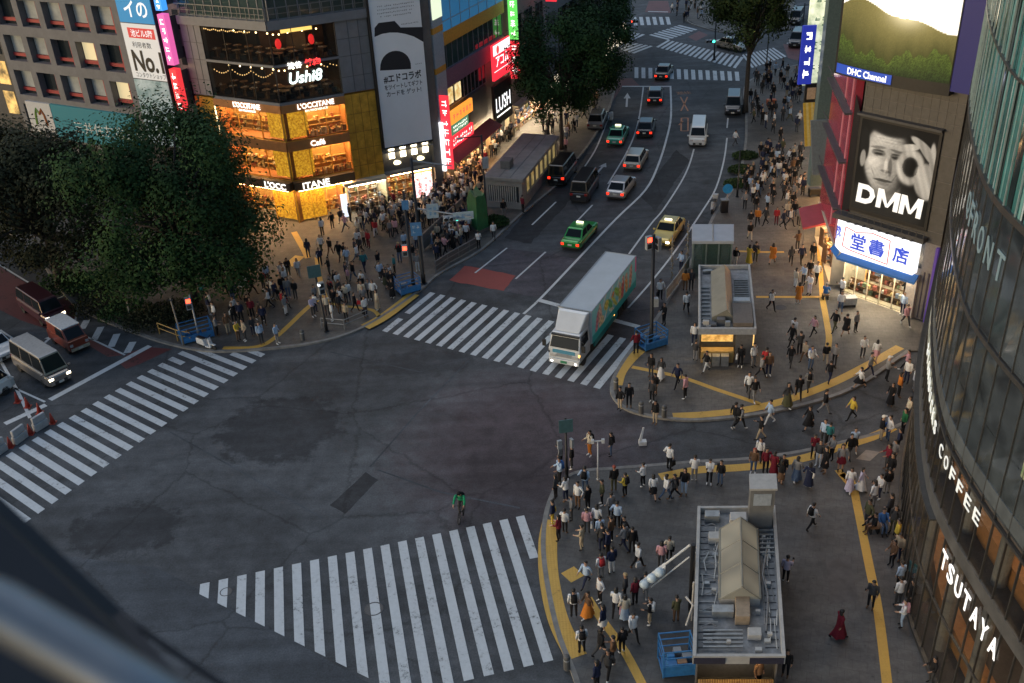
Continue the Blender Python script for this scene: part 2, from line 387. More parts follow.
def paving(name, c, tile=0.6, rot=0.35):
    m, nt, b = new_mat(name); L = nt.links.new
    tc = N(nt, 'ShaderNodeTexCoord'); mp = N(nt, 'ShaderNodeMapping'); mp.inputs['Rotation'].default_value = (0, 0, rot)
    L(tc.outputs['Object'], mp.inputs['Vector'])
    br = N(nt, 'ShaderNodeTexBrick', offset=0.5); br.inputs['Scale'].default_value = 1.0
    br.inputs['Brick Width'].default_value = tile; br.inputs['Row Height'].default_value = tile; br.inputs['Mortar Size'].default_value = 0.012
    br.inputs['Color1'].default_value = col4([x*0.95 for x in c]); br.inputs['Color2'].default_value = col4([x*1.05 for x in c]); br.inputs['Mortar'].default_value = col4([x*0.74 for x in c])
    L(mp.outputs['Vector'], br.inputs['Vector'])
    big = N(nt, 'ShaderNodeTexNoise', i_Scale=0.25, i_Detail=6.0, i_Roughness=0.65); L(tc.outputs['Object'], big.inputs['Vector'])
    r = N(nt, 'ShaderNodeValToRGB'); r.color_ramp.elements[0].position = 0.32; r.color_ramp.elements[1].position = 0.68
    r.color_ramp.elements[0].color = (0.62, 0.6, 0.58, 1); r.color_ramp.elements[1].color = (1.2, 1.2, 1.2, 1); L(big.outputs['Fac'], r.inputs['Fac'])
    sp = N(nt, 'ShaderNodeTexNoise', i_Scale=3.5, i_Detail=8.0, i_Roughness=0.75); L(tc.outputs['Object'], sp.inputs['Vector'])
    r2 = N(nt, 'ShaderNodeValToRGB'); r2.color_ramp.elements[0].position = 0.3; r2.color_ramp.elements[1].position = 0.6
    r2.color_ramp.elements[0].color = (0.7, 0.69, 0.68, 1); r2.color_ramp.elements[1].color = (1.08, 1.08, 1.08, 1); L(sp.outputs['Fac'], r2.inputs['Fac'])
    m1 = N(nt, 'ShaderNodeMixRGB', blend_type='MULTIPLY'); m1.inputs['Fac'].default_value = 1; L(br.outputs['Color'], m1.inputs['Color1']); L(r.outputs['Color'], m1.inputs['Color2'])
    m2 = N(nt, 'ShaderNodeMixRGB', blend_type='MULTIPLY'); m2.inputs['Fac'].default_value = 1; L(m1.outputs['Color'], m2.inputs['Color1']); L(r2.outputs['Color'], m2.inputs['Color2'])
    # darker drip marks and gum spots trodden into the slabs
    vo = N(nt, 'ShaderNodeTexVoronoi', i_Scale=1.3); L(tc.outputs['Object'], vo.inputs['Vector'])
    r3 = N(nt, 'ShaderNodeValToRGB'); r3.color_ramp.elements[0].position = 0.05; r3.color_ramp.elements[1].position = 0.10; r3.color_ramp.elements[0].color = (0.62, 0.62, 0.62, 1); r3.color_ramp.elements[1].color = (1, 1, 1, 1); L(vo.outputs['Distance'], r3.inputs['Fac'])
    mp2 = N(nt, 'ShaderNodeMapping'); mp2.inputs['Rotation'].default_value = (0, 0, rot+1.2); mp2.inputs['Scale'].default_value = (0.12, 1.1, 1); L(tc.outputs['Object'], mp2.inputs['Vector'])
    sk_ = N(nt, 'ShaderNodeTexNoise', i_Scale=1.0, i_Detail=6.0, i_Roughness=0.7); L(mp2.outputs['Vector'], sk_.inputs['Vector'])
    r4 = N(nt, 'ShaderNodeValToRGB'); r4.color_ramp.elements[0].position = 0.36; r4.color_ramp.elements[1].position = 0.62; r4.color_ramp.elements[0].color = (0.78, 0.78, 0.79, 1); r4.color_ramp.elements[1].color = (1.12, 1.12, 1.1, 1); L(sk_.outputs['Fac'], r4.inputs['Fac'])
    m3 = N(nt, 'ShaderNodeMixRGB', blend_type='MULTIPLY'); m3.inputs['Fac'].default_value = 1; L(m2.outputs['Color'], m3.inputs['Color1']); L(r3.outputs['Color'], m3.inputs['Color2'])
    m4 = N(nt, 'ShaderNodeMixRGB', blend_type='MULTIPLY'); m4.inputs['Fac'].default_value = 1; L(m3.outputs['Color'], m4.inputs['Color1']); L(r4.outputs['Color'], m4.inputs['Color2'])
    L(m4.outputs['Color'], b.inputs['Base Color']); b.inputs['Roughness'].default_value = 0.7
    return m
def paint(name, c, wear=0.45):
    """road paint, worn through to the asphalt in places"""
    m, nt, b = new_mat(name); L = nt.links.new
    tc = N(nt, 'ShaderNodeTexCoord')
    a = N(nt, 'ShaderNodeTexNoise', i_Scale=4.5, i_Detail=9.0, i_Roughness=0.75); L(tc.outputs['Object'], a.inputs['Vector'])
    d = N(nt, 'ShaderNodeTexNoise', i_Scale=0.7, i_Detail=3.0); L(tc.outputs['Object'], d.inputs['Vector'])
    ad = N(nt, 'ShaderNodeMath', operation='MULTIPLY_ADD'); L(d.outputs['Fac'], ad.inputs[0]); ad.inputs[1].default_value = 0.5; L(a.outputs['Fac'], ad.inputs[2])
    r = N(nt, 'ShaderNodeValToRGB'); e = r.color_ramp.elements
    e[0].position = wear+0.08; e[0].color = col4([x*0.22+0.01 for x in c]); e[1].position = wear+0.2; e[1].color = col4(c)
    k = r.color_ramp.elements.new(wear+0.42); k.color = col4([min(1, x*1.12) for x in c]); L(ad.outputs[0], r.inputs['Fac'])
    L(r.outputs['Color'], b.inputs['Base Color']); b.inputs['Roughness'].default_value = 0.6
    return m
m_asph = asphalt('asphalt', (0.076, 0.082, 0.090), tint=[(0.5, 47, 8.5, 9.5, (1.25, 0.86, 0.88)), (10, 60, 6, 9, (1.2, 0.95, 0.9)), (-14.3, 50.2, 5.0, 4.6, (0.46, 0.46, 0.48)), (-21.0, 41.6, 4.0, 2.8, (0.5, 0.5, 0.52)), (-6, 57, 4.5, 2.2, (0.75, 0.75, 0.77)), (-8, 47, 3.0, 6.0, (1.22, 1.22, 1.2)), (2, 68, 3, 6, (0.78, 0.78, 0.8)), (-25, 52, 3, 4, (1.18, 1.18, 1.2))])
m_white = paint('road_paint_white', (0.47, 0.50, 0.52), 0.47)
m_line = paint('lane_paint_white', (0.5, 0.52, 0.53), 0.46)
m_red = paint('road_paint_red', (0.25, 0.045, 0.035), 0.42)
m_redold = paint('road_paint_old_red', (0.12, 0.035, 0.035), 0.5)
m_lav = asphalt('lane_surface_grey', (0.085, 0.08, 0.095), scale=2)
m_patch = asphalt('asphalt_patch', (0.031, 0.033, 0.037), scale=2)
m_patch2 = asphalt('asphalt_smooth', (0.066, 0.075, 0.087), scale=0.6)
m_tact = paint('tactile_yellow', (0.50, 0.30, 0.055), 0.40)
def studs(m):
    nt = m.node_tree; b = nt.nodes['Principled BSDF']; tc = N(nt, 'ShaderNodeTexCoord'); vo = N(nt, 'ShaderNodeTexVoronoi', i_Scale=7.0); vo.inputs['Randomness'].default_value = 0.0
    nt.links.new(tc.outputs['Object'], vo.inputs['Vector']); bp = N(nt, 'ShaderNodeBump', i_Strength=0.7, i_Distance=0.02); bp.invert = True; nt.links.new(vo.outputs['Distance'], bp.inputs['Height']); nt.links.new(bp.outputs['Normal'], b.inputs['Normal'])
studs(m_tact)
m_orange = paint('road_paint_orange', (0.42, 0.16, 0.06), 0.5)
m_pave = paving('paving_grey', (0.100, 0.099, 0.099), 0.6)
m_pave2 = paving('paving_warm', (0.118, 0.109, 0.099), 0.4, 0.2)
m_kerb = mat('kerb_concrete', (0.20, 0.195, 0.185), 0.8, var=0.3, scale=2)

# ------------------------------------------------------------------ ground sheet
b_ = MB(); b_.sheet([(-900, -300), (900, -300), (900, 1600), (-900, 1600)], 0.0); struct('ground', b_, m_asph)
def zone(name, px, m, z=0.004, edge=0.0, seed=0):
    P = [g(*p) for p in px]
    if edge:
        rnd = random.Random(seed); Q = []
        for i in range(len(P)):
            a, b = P[i], P[(i+1) % len(P)]; L = hypot(b[0]-a[0], b[1]-a[1]); n = max(1, int(L/0.5))
            for k in range(n):
                t = k/n; Q.append((a[0]+(b[0]-a[0])*t+rnd.gauss(0, edge), a[1]+(b[1]-a[1])*t+rnd.gauss(0, edge)))
        P = Q
    mb = MB(); mb.sheet(P, z); return struct(name, mb, m)
zone('road_patch', [(330, 505), (366, 472), (378, 480), (345, 514)], m_patch, 0.004, 0.02, 5)
zone('road_patch', [(640, 196), (676, 150), (690, 160), (655, 212)], m_patch, 0.004, 0.04, 9)
zone('road_patch', [(505, 238), (560, 170), (580, 190), (530, 244)], m_patch, 0.004, 0.05, 10)
zone('road_surface', [(60, 555), (95, 560), (155, 567), (200, 590), (370, 683), (372, 760), (-200, 760), (-200, 600)], m_patch2, 0.004, 0.02, 7)
zone('lane_surface', [(501, 248), (545, 253), (581, 260), (540, 298), (503, 291), (516, 276), (484, 269)], m_lav, 0.004)
zone('bus_lane', [(449, 280.6), (465, 266), (484, 269), (516, 276), (503, 291)], m_red, 0.008, 0.03, 8)
zone('red_surface', [(-40, 243), (0, 267), (56, 301), (80, 292), (76, 322), (87, 337), (125, 355), (108, 357), (80, 340), (20, 320), (-60, 280)], m_redold, 0.004)
zone('red_surface', [(130, 352), (147, 347), (172, 349), (140, 364), (126, 369), (118, 362)], m_redold, 0.004)
zone('red_surface', [(614, 79), (632, 78), (640, 86), (622, 87), (606, 112), (590, 128), (600, 100)], m_redold, 0.004)
zone('red_surface', [(649, 1), (668, 1), (671, 13), (645, 12)], m_redold, 0.004)
zone('red_surface', [(688, 37), (699, 31), (708, 35), (696, 41)], m_redold, 0.004)
zone('red_surface', [(783, 44), (801, 46), (803, 62), (788, 58)], m_redold, 0.004)

sm = MB()
for q in ([(472, 357), (420, 410), (370, 467)], [(170, 432), (245, 474), (322, 518)], [(378, 470), (440, 492), (520, 508)], [(330, 352), (420, 372), (470, 357)]): sm.ribbon([g(*p) for p in q], 0.11, 0.006)
struct('road_seams', sm, m_patch2)
# ------------------------------------------------------------------ crosswalks
def stripes(name, phi, u0, S, wd, n0, n1, v_top, v_bot, skip=()):
    """stripes run along v; u steps S metres; v_top(n)/v_bot(n) give the ends"""
    mb = MB(); cu, su = cos(phi), sin(phi)
    for n in range(n0, n1):
        if n in skip: continue
        for (va, vb) in ([(v_top(n), v_bot(n))] if not isinstance(v_top(n), list) else v_top(n)):
            ua, ub = u0+n*S, u0+n*S+wd
            mb.sheet([(u*cu-v*su, u*su+v*cu) for u, v in ((ua, va), (ub, va), (ub, vb), (ua, vb))], 0.012)
    return struct(name, mb, m_white)
def cross_from(name, T, Bm, w=0.45, n0=0, n1=18, skip=(), gaps={}):
    """T, Bm: {n: pixel} of matching stripe-edge corners at the two ends; straight rows fitted through them"""
    def fit(rows):
        ks = sorted(rows); P = [g(*rows[k]) for k in ks]; n = len(ks); mk = sum(ks)/n
        mx, my = sum(p[0] for p in P)/n, sum(p[1] for p in P)/n; d = sum((k-mk)**2 for k in ks)
        kx = sum((k-mk)*(p[0]-mx) for k, p in zip(ks, P))/d; ky = sum((k-mk)*(p[1]-my) for k, p in zip(ks, P))/d
        return lambda t: (mx+kx*(t-mk), my+ky*(t-mk))
    ft, fb = fit(T), fit(Bm); mb = MB(); step = hypot(ft(1)[0]-ft(0)[0], ft(1)[1]-ft(0)[1])
    for n in range(n0, n1):
        if n in skip: continue
        a, b, c, d = ft(n), ft(n+0.5), fb(n+0.5), fb(n)
        for t0, t1 in gaps.get(n, [(0, 1)]):
            mb.sheet([lerp(a, d, t0), lerp(b, c, t0), lerp(b, c, t1), lerp(a, d, t1)], 0.012)
    return struct(name, mb, m_white)
# near crosswalk: 19 stripes, cut off along a diagonal at its left end
A0 = {0: (201.5, 584), 18: (515.8, 517.2)}
mb = MB()
def a_line(n):
    tops = [(58, 415), (108, 404), (157, 393), (205, 383), (255, 372), (302, 361), (350, 352), (398, 341), (445, 331), (492, 320), (540, 310), (585, 300), (630, 290), (677, 281), (723, 270), (770, 262), (815, 253), (862, 244), (905, 235)]
    return (180+tops[n][0]/2.695, 430+tops[n][1]/2.695)
PHI, U0, ST = 0.18210753, -8.93300356, 0.89011106
cu, su = cos(PHI), sin(PHI)
def uv(p): return (p[0]*cu+p[1]*su, -p[0]*su+p[1]*cu)
def xy(u, v): return (u*cu-v*su, u*su+v*cu)
dA, dB = uv(g(201, 595)), uv(g(370, 679)); bA, bB = uv(g(464.6, 681.2)), uv(g(543.6, 662.6))
def cut(u, a, b): return a[1]+(b[1]-a[1])*(u-a[0])/(b[0]-a[0])
tA, tB = uv(g(*a_line(0))), uv(g(*a_line(18)))
for n in range(19):
    u = U0+n*ST; quad = []
    for uu in (u, u+0.45):
        top = cut(uu, tA, tB); bot = max(cut(uu, dA, dB), cut(uu, bA, bB))
        if n == 18: bot = uv(g(541, 557))[1]
        quad.append((xy(uu, top), xy(uu, bot)))
    mb.sheet([quad[0][1], quad[1][1], quad[1][0], quad[0][0]], 0.012)
struct('crosswalk', mb, m_white)
# crosswalk under the lorry: 19 stripes
B_top = {0: (429.8, 293.4), 8: (515.1, 311.5), 9: (525.8, 314.2), 10: (537.5, 316.9), 11: (548.75, 319.7), 17: (620.3, 338.1), 18: (632, 341.25)}
B_bot = {0: (382, 331.3), 4: (424.8, 342.4), 8: (470, 354), 12: (517, 366.6), 16: (567.2, 380.6), 18: (593.6, 387.8)}
cross_from('crosswalk', {k-0.0: v for k, v in B_top.items()}, B_bot, n0=0, n1=19, gaps={0: [(0, 0.55), (0.68, 1)]})
# left crosswalk
C_t = {0: (193.9, 346.6), 5: (140.8, 373.9), 8: (108, 393.3), 12: (62, 421.7), 17: (0, 461.3)}
C_r = {0: (247.8, 366.9), 4: (208.8, 393.8), 8: (167.3, 423.1), 13: (109.1, 463.4), 19: (31.7, 519)}
cross_from('crosswalk', C_t, C_r, n0=-2, n1=24, gaps={-2: [(0.72, 1)], -1: [(0.28, 0.42), (0.6, 1)], 2: [(0, 0.24), (0.42, 1)], 1: [(0, 1)]})
# far scramble
def crosswalk_px(px, n, ratio=0.5):
    a, b, c, d = [g(*p) for p in px]; mb = MB()
    for i in range(n):
        t0, t1 = i/n, (i+ratio)/n
        mb.sheet([lerp(a, b, t0), lerp(a, b, t1), lerp(d, c, t1), lerp(d, c, t0)], 0.012)
    return struct('crosswalk', mb, m_white)
crosswalk_px([(634.5, 67.3), (742, 72), (743, 81), (634.5, 78)], 15, 0.55)
crosswalk_px([(613, 17), (672, 17), (674, 24.5), (614, 26)], 9, 0.55)
crosswalk_px([(668, 40), (656, 47), (737, 68), (744.5, 58)][::1], 1, 1) if False else None
crosswalk_px([(668, 40), (746, 58), (738, 69), (656, 47)], 17, 0.55)
crosswalk_px([(649, 35), (681, 24.5), (699, 29), (668, 40)], 8, 0.6)
crosswalk_px([(613, 29), (647, 35), (631, 42), (616, 37)], 7, 0.6)
crosswalk_px([(631, 42.5), (655, 46.5), (636, 54), (614, 48)], 5, 0.6)
crosswalk_px([(742, 55), (775, 47.5), (788, 56), (752, 68)], 10, 0.55)

# ------------------------------------------------------------------ lane lines and other markings
mk = MB()
def line(px, w=0.15, sub=4, z=0.012): mk.ribbon(px_path(px, 0, sub if len(px) > 2 else 1), w, z)
line([(523.6, 314), (541, 298), (578, 259), (616, 219), (645.5, 190), (658, 165.6), (666.5, 139), (671, 116), (670.5, 86)], 0.2)
line([(608, 184), (628, 150), (638, 123), (643, 90), (643, 86)])
line([(581, 172), (594.5, 151.5), (603, 132), (610, 113)])
line([(629, 254), (651, 224), (663, 210), (680.6, 183), (689, 165.6), (694, 149)])
line([(628, 308), (651, 282), (676, 250), (703, 210), (716, 188), (724, 160), (727, 138)])
for a, b in [((475, 273), (507, 248)), ((515.6, 279), (545.6, 252)), ((532, 225), (556, 202)), ((570.5, 228), (592.5, 205)), ((727, 128), (728, 118))]: line([a, b])
line([(540, 300.5), (639, 327)], 0.45, z=0.016); line([(622, 86.5), (671, 86.5)], 0.4, z=0.016); line([(648, 11.5), (668, 12)], 0.4); line([(787, 43), (802, 46)], 0.4)
line([(50, 400), (150, 346)], 0.45, z=0.016); line([(87, 337), (125, 355)], 0.15); line([(-30, 243), (0, 265), (56, 299)], 0.15)
line([(56, 299), (90, 286)], 0.12); line([(75, 322), (80, 300), (90, 288)], 0.14); line([(14, 388), (45, 402)], 0.15); line([(0, 360), (18, 392), (30, 418)], 0.2)
line([(5, 424), (46, 405)], 0.45, z=0.016); line([(0, 330), (40, 356), (60, 366)], 0.15)
for a, b in [((82, 329), (87, 320)), ((94, 340), (101, 327)), ((111, 347), (117, 334)), ((127, 353), (133, 342))]: line([a, b], 0.5)
def arrow(px0, px1):
    a, b = g(*px0), g(*px1); dx, dy = b[0]-a[0], b[1]-a[1]; L = hypot(dx, dy); ux, uy = dx/L, dy/L
    P = lambda s, t: (a[0]+ux*s-uy*t, a[1]+uy*s+ux*t)
    mk.sheet([P(0, -0.11), P(0, 0.11), P(L*0.6, 0.11), P(L*0.6, 0.4), P(L, 0), P(L*0.6, -0.4), P(L*0.6, -0.11)], 0.012)
arrow((597, 173), (606, 163)); arrow((626.5, 107), (627.5, 93)); arrow((42, 345), (54, 335))
struct('lane_markings', mk, m_line)
mo = MB()
for a, b in [((681, 111), (687.5, 97)), ((680.5, 97), (688, 111)), ((681.5, 118), (688, 118)), ((681, 131), (688, 131)), ((681.5, 118), (681, 131)), ((688, 118), (688, 131)), ((679, 125), (683, 121))]:
    mo.ribbon([g(*a), g(*b)], 0.16, 0.012)
pc = g(683.5, 93); put_text(mo, '消防水利', lambda a, b, d: (pc[0]+a, pc[1]+b, 0.012), 1.6, 1.2, 0.0)
struct('road_lettering', mo, m_orange)

# ------------------------------------------------------------------ pavements with kerbs
def pavement(name, px, m, kerb_px, top=0.12):
    P = [g(*p) for p in px]
    mb = MB(); mb.prism(P, -0.05, top); o = struct(name, mb, m)
    bm = bmesh.new(); bm.from_mesh(o.data); bmesh.ops.triangulate(bm, faces=[f for f in bm.faces if len(f.verts) > 4]); bm.to_mesh(o.data); bm.free()
    if kerb_px:
        kb = MB(); K = px_path(kerb_px, 0, 4); kb.wall(K, 0.24, -0.03, top+0.012)
        struct('kerb', kb, m_kerb)
K1 = [(-60, 196), (24, 242), (55, 281), (82, 310), (140, 335), (180, 347), (215, 352), (262, 350), (312, 344), (350, 334), (383, 317), (420, 291), (440, 274), (482, 250), (522, 214), (555, 187), (573, 165), (590, 143), (603, 122), (612, 100), (616, 80)]
pavement('pavement_l_shape', K1+[(600, 60), (575, 10), (560, -40), (300, -60), (-300, -40), (-300, 150)], m_pave2, K1)
K2 = [(590, 740), (577, 683), (560, 640), (550, 600), (544, 560), (544, 530), (549, 505), (560, 484), (580, 473), (612, 470), (650, 467), (700, 463), (750, 460), (800, 453), (845, 443), (880, 434), (905, 424)]
pavement('pavement_near', K2+[(960, 424), (1200, 480), (1300, 800)], m_pave, K2)
K3 = [(908, 352), (888, 366), (862, 384), (830, 398), (780, 411), (735, 418), (690, 421), (650, 417), (625, 409), (613, 396), (613, 382), (621, 366), (634, 348), (655, 322), (672, 295), (688, 268), (703, 240), (716, 213), (733, 190), (741, 170), (746, 140), (746, 110), (744, 92), (752, 80), (780, 70), (806, 64)]
pavement('pavement_far', K3+[(880, 40), (960, 100), (1010, 352)], m_pave2, K3)
K4 = [(700, -10), (690, 10), (686, 20), (700, 27), (730, 33), (790, 30)]
pavement('pavement_back', K4+[(800, -30)], m_pave2, K4)
# tactile paving
tp = MB(); zt = 0.128
def tact(px, w=0.6, sub=4): tp.ribbon([p for p in px_path(px, 0.12, sub if len(px) > 2 else 1)], w, zt)
tact([(577, 657), (566, 638), (557, 616), (551, 590), (548, 566), (548, 540), (552, 520)], 0.95)
tact([(566, 578), (579, 571)], 0.8); tact([(588, 598), (600, 617), (625, 652), (650, 700)], 0.4)
tact([(660, 477), (698, 470), (747, 467), (800, 459), (833, 449), (872, 437), (893, 427)], 0.62)
tact([(842, 474), (852, 483), (857, 505), (868, 560), (878, 610), (887, 683), (890, 720)], 0.42); tact([(838, 470), (850, 484), (858, 488)], 0.4)
tact([(617, 385), (621, 372), (632, 358), (641, 350)], 0.7)
tact([(632, 367), (680, 377), (715, 389), (760, 404)], 0.35); tact([(673, 416), (710, 414), (750, 409), (790, 399), (830, 384), (868, 365), (900, 347)], 0.62)
tact([(756, 297), (800, 297), (822, 297)], 0.3); tact([(822, 297), (826, 318), (829, 338), (827, 352)], 0.4); tact([(818, 228), (820, 262), (822, 296)], 0.34); tact([(735, 251), (760, 252), (784, 252)], 0.3)
tact([(223, 348), (256, 347), (276, 337), (305, 310), (318, 300)], 0.4); tact([(365, 327), (385, 316), (414, 294)], 0.95)
tact([(317, 257), (321, 285), (328, 303)], 0.4); tact([(328, 303), (345, 306), (372, 310), (380, 318)], 0.3); tact([(294, 232), (304, 250), (308, 258)], 0.5); tact([(288, 266), (300, 256)], 0.9)
struct('tactile_paving', tp, m_tact)
pp = MB()
for px in [[(784, 263), (800, 262), (801, 286), (770, 287), (764, 276), (784, 276)], [(762, 279), (784, 280), (786, 287), (764, 288)], [(826, 560), (850, 556), (858, 600), (830, 604)], [(820, 300), (795, 300), (795, 310), (820, 309)]]:
    pp.sheet([g(*p, 0.12) for p in px], 0.1235+0.001*len(pp.f))
struct('pavement_patch', pp, mat('paving_dark', (0.085, 0.08, 0.078), 0.8, var=0.3, scale=1.5))
ma = MB()
for (x, y, r) in [(374, 609, 0.45), (781, 309, 0.4), (650, 366, 0.35), (226, 592, 0.3)]:
    c = g(x, y); z = 0.13 if x in (781, 650) else 0.015
    ma.lathe([(r, z-0.02), (r, z), (r*0.86, z+0.001), (r*0.84, z-0.004)], 20, (c[0], c[1], 0))
struct('manhole_covers', ma, mat('cast_iron', (0.07, 0.07, 0.072), 0.5, 0.6, 0.3, 30))
pl = MB(); c1 = [g(*p, .12) for p in [(856, 459), (866, 450), (880, 452), (870, 461)]]; pl.sheet(c1, 0.127); struct('access_cover', pl, mat('steel_cover', (0.26, 0.23, 0.2), 0.5, 0.3, 0.2, 3))
# ------------------------------------------------------------------ shared building materials
m_grey = mat('cladding_grey', (0.17, 0.178, 0.20), 0.45, 0.2, 0.12, 1.5)
m_dgrey = mat('cladding_dark', (0.055, 0.056, 0.062), 0.5, 0.1, 0.2, 2)
m_stone = mat('stone_grey', (0.165, 0.162, 0.168), 0.8, var=0.15, scale=1.2)
m_steel = mat('painted_steel', (0.16, 0.17, 0.18), 0.4, 0.5, 0.15, 4)
m_black = mat('black_paint', (0.012, 0.012, 0.014), 0.45, 0, 0.2, 5)
m_gold = mat('gold_tile', (0.55, 0.31, 0.04), 0.35, 0.3, 0.3, 1.6)
m_amber = emit_noise('amber_display', (0.42, 0.15, 0.008), (1.0, 0.50, 0.035), 0.85, 5.5, 0.36, 0.66, 8.0)
m_amber2 = emit_noise('amber_wall_glow', (0.50, 0.19, 0.025), (1.0, 0.50, 0.10), 1.0, 1.6)  # wall glows without a lamp: room light put into its colour
m_soffit = mat('orange_fascia', (0.42, 0.17, 0.05), 0.5, 0, 0.15, 2)
m_brown = mat('brown_interior', (0.075, 0.042, 0.028), 0.7, 0, 0.4, 1.5)
m_wood = mat('wood', (0.20, 0.11, 0.055), 0.5, 0, 0.3, 5)
m_cream = mat('cream_wall', (0.55, 0.48, 0.36), 0.7, 0, 0.12, 2)
m_pane = glass('shop_glass', (0.02, 0.02, 0.022), 0.03, 0.82)
m_dpane = glass('dark_glass', (0.018, 0.024, 0.028), 0.05)
m_gpane = glass('green_glass', (0.035, 0.06, 0.058), 0.06)
m_letter = emit('white_letters', (1.0, 0.95, 0.86), 1.6)
m_lamp = emit('warm_lamp', (1.0, 0.66, 0.30), 9.0)
m_lampsoft = emit('warm_ceiling_lamp', (1.0, 0.62, 0.28), 80.0)
m_lampwhite = emit('white_ceiling_lamp', (1.0, 0.84, 0.62), 75.0)
m_flood = emit('flood_lamp', (1.0, 0.85, 0.55), 5.0)
m_redglow = emit('red_letters', (1.0, 0.05, 0.05), 1.3)
m_whitebox = emit('white_lightbox', (0.95, 0.96, 1.0), 0.95)
m_blueink = emit('blue_letters', (0.04, 0.09, 0.62), 0.55)
m_redink = emit('red_ink', (0.75, 0.05, 0.06), 0.55)
m_amber_goods = [mat('amber_goods_%d' % i, c, 0.5, 0, 0.3, 9) for i, c in enumerate(((0.55, 0.36, 0.10), (0.42, 0.22, 0.06), (0.62, 0.52, 0.34), (0.30, 0.10, 0.05), (0.5, 0.4, 0.2), (0.24, 0.18, 0.08)))]
m_goods = [mat('goods_%s' % n, c, 0.6, 0, 0.25, 9) for n, c in (('white', (0.62, 0.60, 0.55)), ('red', (0.42, 0.12, 0.09)), ('yellow', (0.55, 0.42, 0.18)), ('green', (0.2, 0.26, 0.16)), ('blue', (0.2, 0.25, 0.36)), ('pink', (0.58, 0.42, 0.36)))]

P0 = g(300, 224); RW = Facade(P0, (0.92372, 0.38306)); LW = Facade(P0, (-0.87360, 0.48664), flip=True)
Qp = RW.xy(13.5); SW = Facade(Qp, (0.40968, 0.91223))

def glazed(parent, F, s0, s1, z0, z1, n, d=-0.05, m=None, name='window', mull=0.06, mm=None, rails=0):
    """a run of glass with its frame: one window part with a frame sub-part"""
    mb = MB(); F.slab(mb, s0, s1, z0, z1, d-0.02, d); w_ = mb.build(name, m or m_pane, parent)
    fr = MB()
    for i in range(n+1):
        s = s0+(s1-s0)*i/n; F.slab(fr, s-mull/2, s+mull/2, z0, z1, d-0.04, d+0.05)
    for k in range(rails+2):
        z = z0+(z1-z0)*k/(rails+1); F.slab(fr, s0, s1, z-mull/2, z+mull/2, d-0.035, d+0.043)
    fr.build('frame', mm or m_steel, w_); return w_
def shop_room(parent, F, s0, s1, z0, z1, depth, mback, mfloor, mlamp, lamps=2, name='shop_interior', goods=0, seed=1, din=-0.12, rows=2, wares=None):
    """a room behind the glass: floor, back and side walls, ceiling, shelves of goods, ceiling lamps"""
    mb = MB()
    F.slab(mb, s0, s1, z0, z1, din-depth-0.1, din-depth, 0); F.slab(mb, s0, s1, z0, z0+0.06, din-depth, din, 1); F.slab(mb, s0, s1, z1-0.06, z1, din-depth, din, 1)
    F.slab(mb, s0-0.05, s0, z0, z1, din-depth, din, 1); F.slab(mb, s1, s1+0.05, z0, z1, din-depth, din, 1)
    r = mb.build(name, [mback, mfloor], parent); lb = MB()
    for i in range(lamps):
        s = s0+(s1-s0)*(i+0.5)/lamps
        for dd in (0.25, 0.7): F.slab(lb, s-0.35, s+0.35, z1-0.12, z1-0.07, din-depth*dd-0.12, din-depth*dd+0.12)
    lb.build('ceiling_lamp', mlamp, r)
    if goods:
        rnd = random.Random(seed); gb = MB(); sb = MB()
        for row in range(rows):
            d0 = din-0.5-row*(depth-1.0)/max(1, rows-1) if rows > 1 else din-depth*0.6; s = s0+0.15; hh = 0.9 if row < rows-1 else min(1.9, z1-z0-0.5)
            F.slab(sb, s0+0.1, s1-0.1, z0+0.06, z0+hh, d0-0.34, d0-0.3)
            for lev in range(2 if row < rows-1 else 3):
                zz = z0+0.1+lev*0.45; F.slab(sb, s0+0.1, s1-0.1, zz, zz+0.03, d0-0.3, d0)
                s = s0+0.15
                while s < s1-0.3:
                    w_ = 0.1+0.16*rnd.random()
                    if rnd.random() < 0.45: F.slab(gb, s, s+w_, zz+0.03, zz+0.15+0.22*rnd.random(), d0-0.26, d0-0.04, rnd.randrange(6))
                    s += w_+0.03
        sh = sb.build('shelf', mat('shelf_gold', (0.45, 0.27, 0.09), 0.5) if wares else m_wood, r); gb.build('goods', wares or m_goods, sh)
    return r

# ------------------------------------------------------------------ gold corner shop building
bd = thing('shop_building', 'grey and gold corner shop building with two dark dining floors over glowing gold shop floors', 'building', (P0[0], P0[1], 0))
RS, LS = 5.4, 7.25
mb = MB()
RW.slab(mb, RS, 8.1, 10.67, 16.6, -0.5, 0); LW.slab(mb, LS, 9.4, 10.67, 16.6, -0.5, 0)
for z0, z1 in ((13.62, 13.8), (10.5, 10.72)):
    RW.slab(mb, 0, RS, z0, z1, -0.4, 0.05); LW.slab(mb, 0, LS, z0, z1, -0.4, 0.05)
mb.build('wall', m_grey, bd)
mb = MB()
poly = [RW.xy(0, -6.2), RW.xy(8.1, -4.6), RW.xy(8.1, -14), LW.xy(9.4, -14), LW.xy(9.4, -4.6)]
mb.prism(poly, 0, 25); mb.build('core', m_dgrey, bd)
mb = MB(); RW.slab(mb, -0.06, 8.12, 16.6, 17.3, -4.5, 0.25); LW.slab(mb, -0.06, 9.42, 16.6, 17.3, -4.5, 0.25)
mb.build('cornice', m_grey, bd)
glazed(bd, RW, 0, 8.1, 17.3, 25, 9, -0.3, m_gpane, 'window', 0.08, m_grey, 2); glazed(bd, LW, 0, 9.4, 17.3, 25, 10, -0.3, m_gpane, 'window', 0.08, m_grey, 2)
mb = MB()
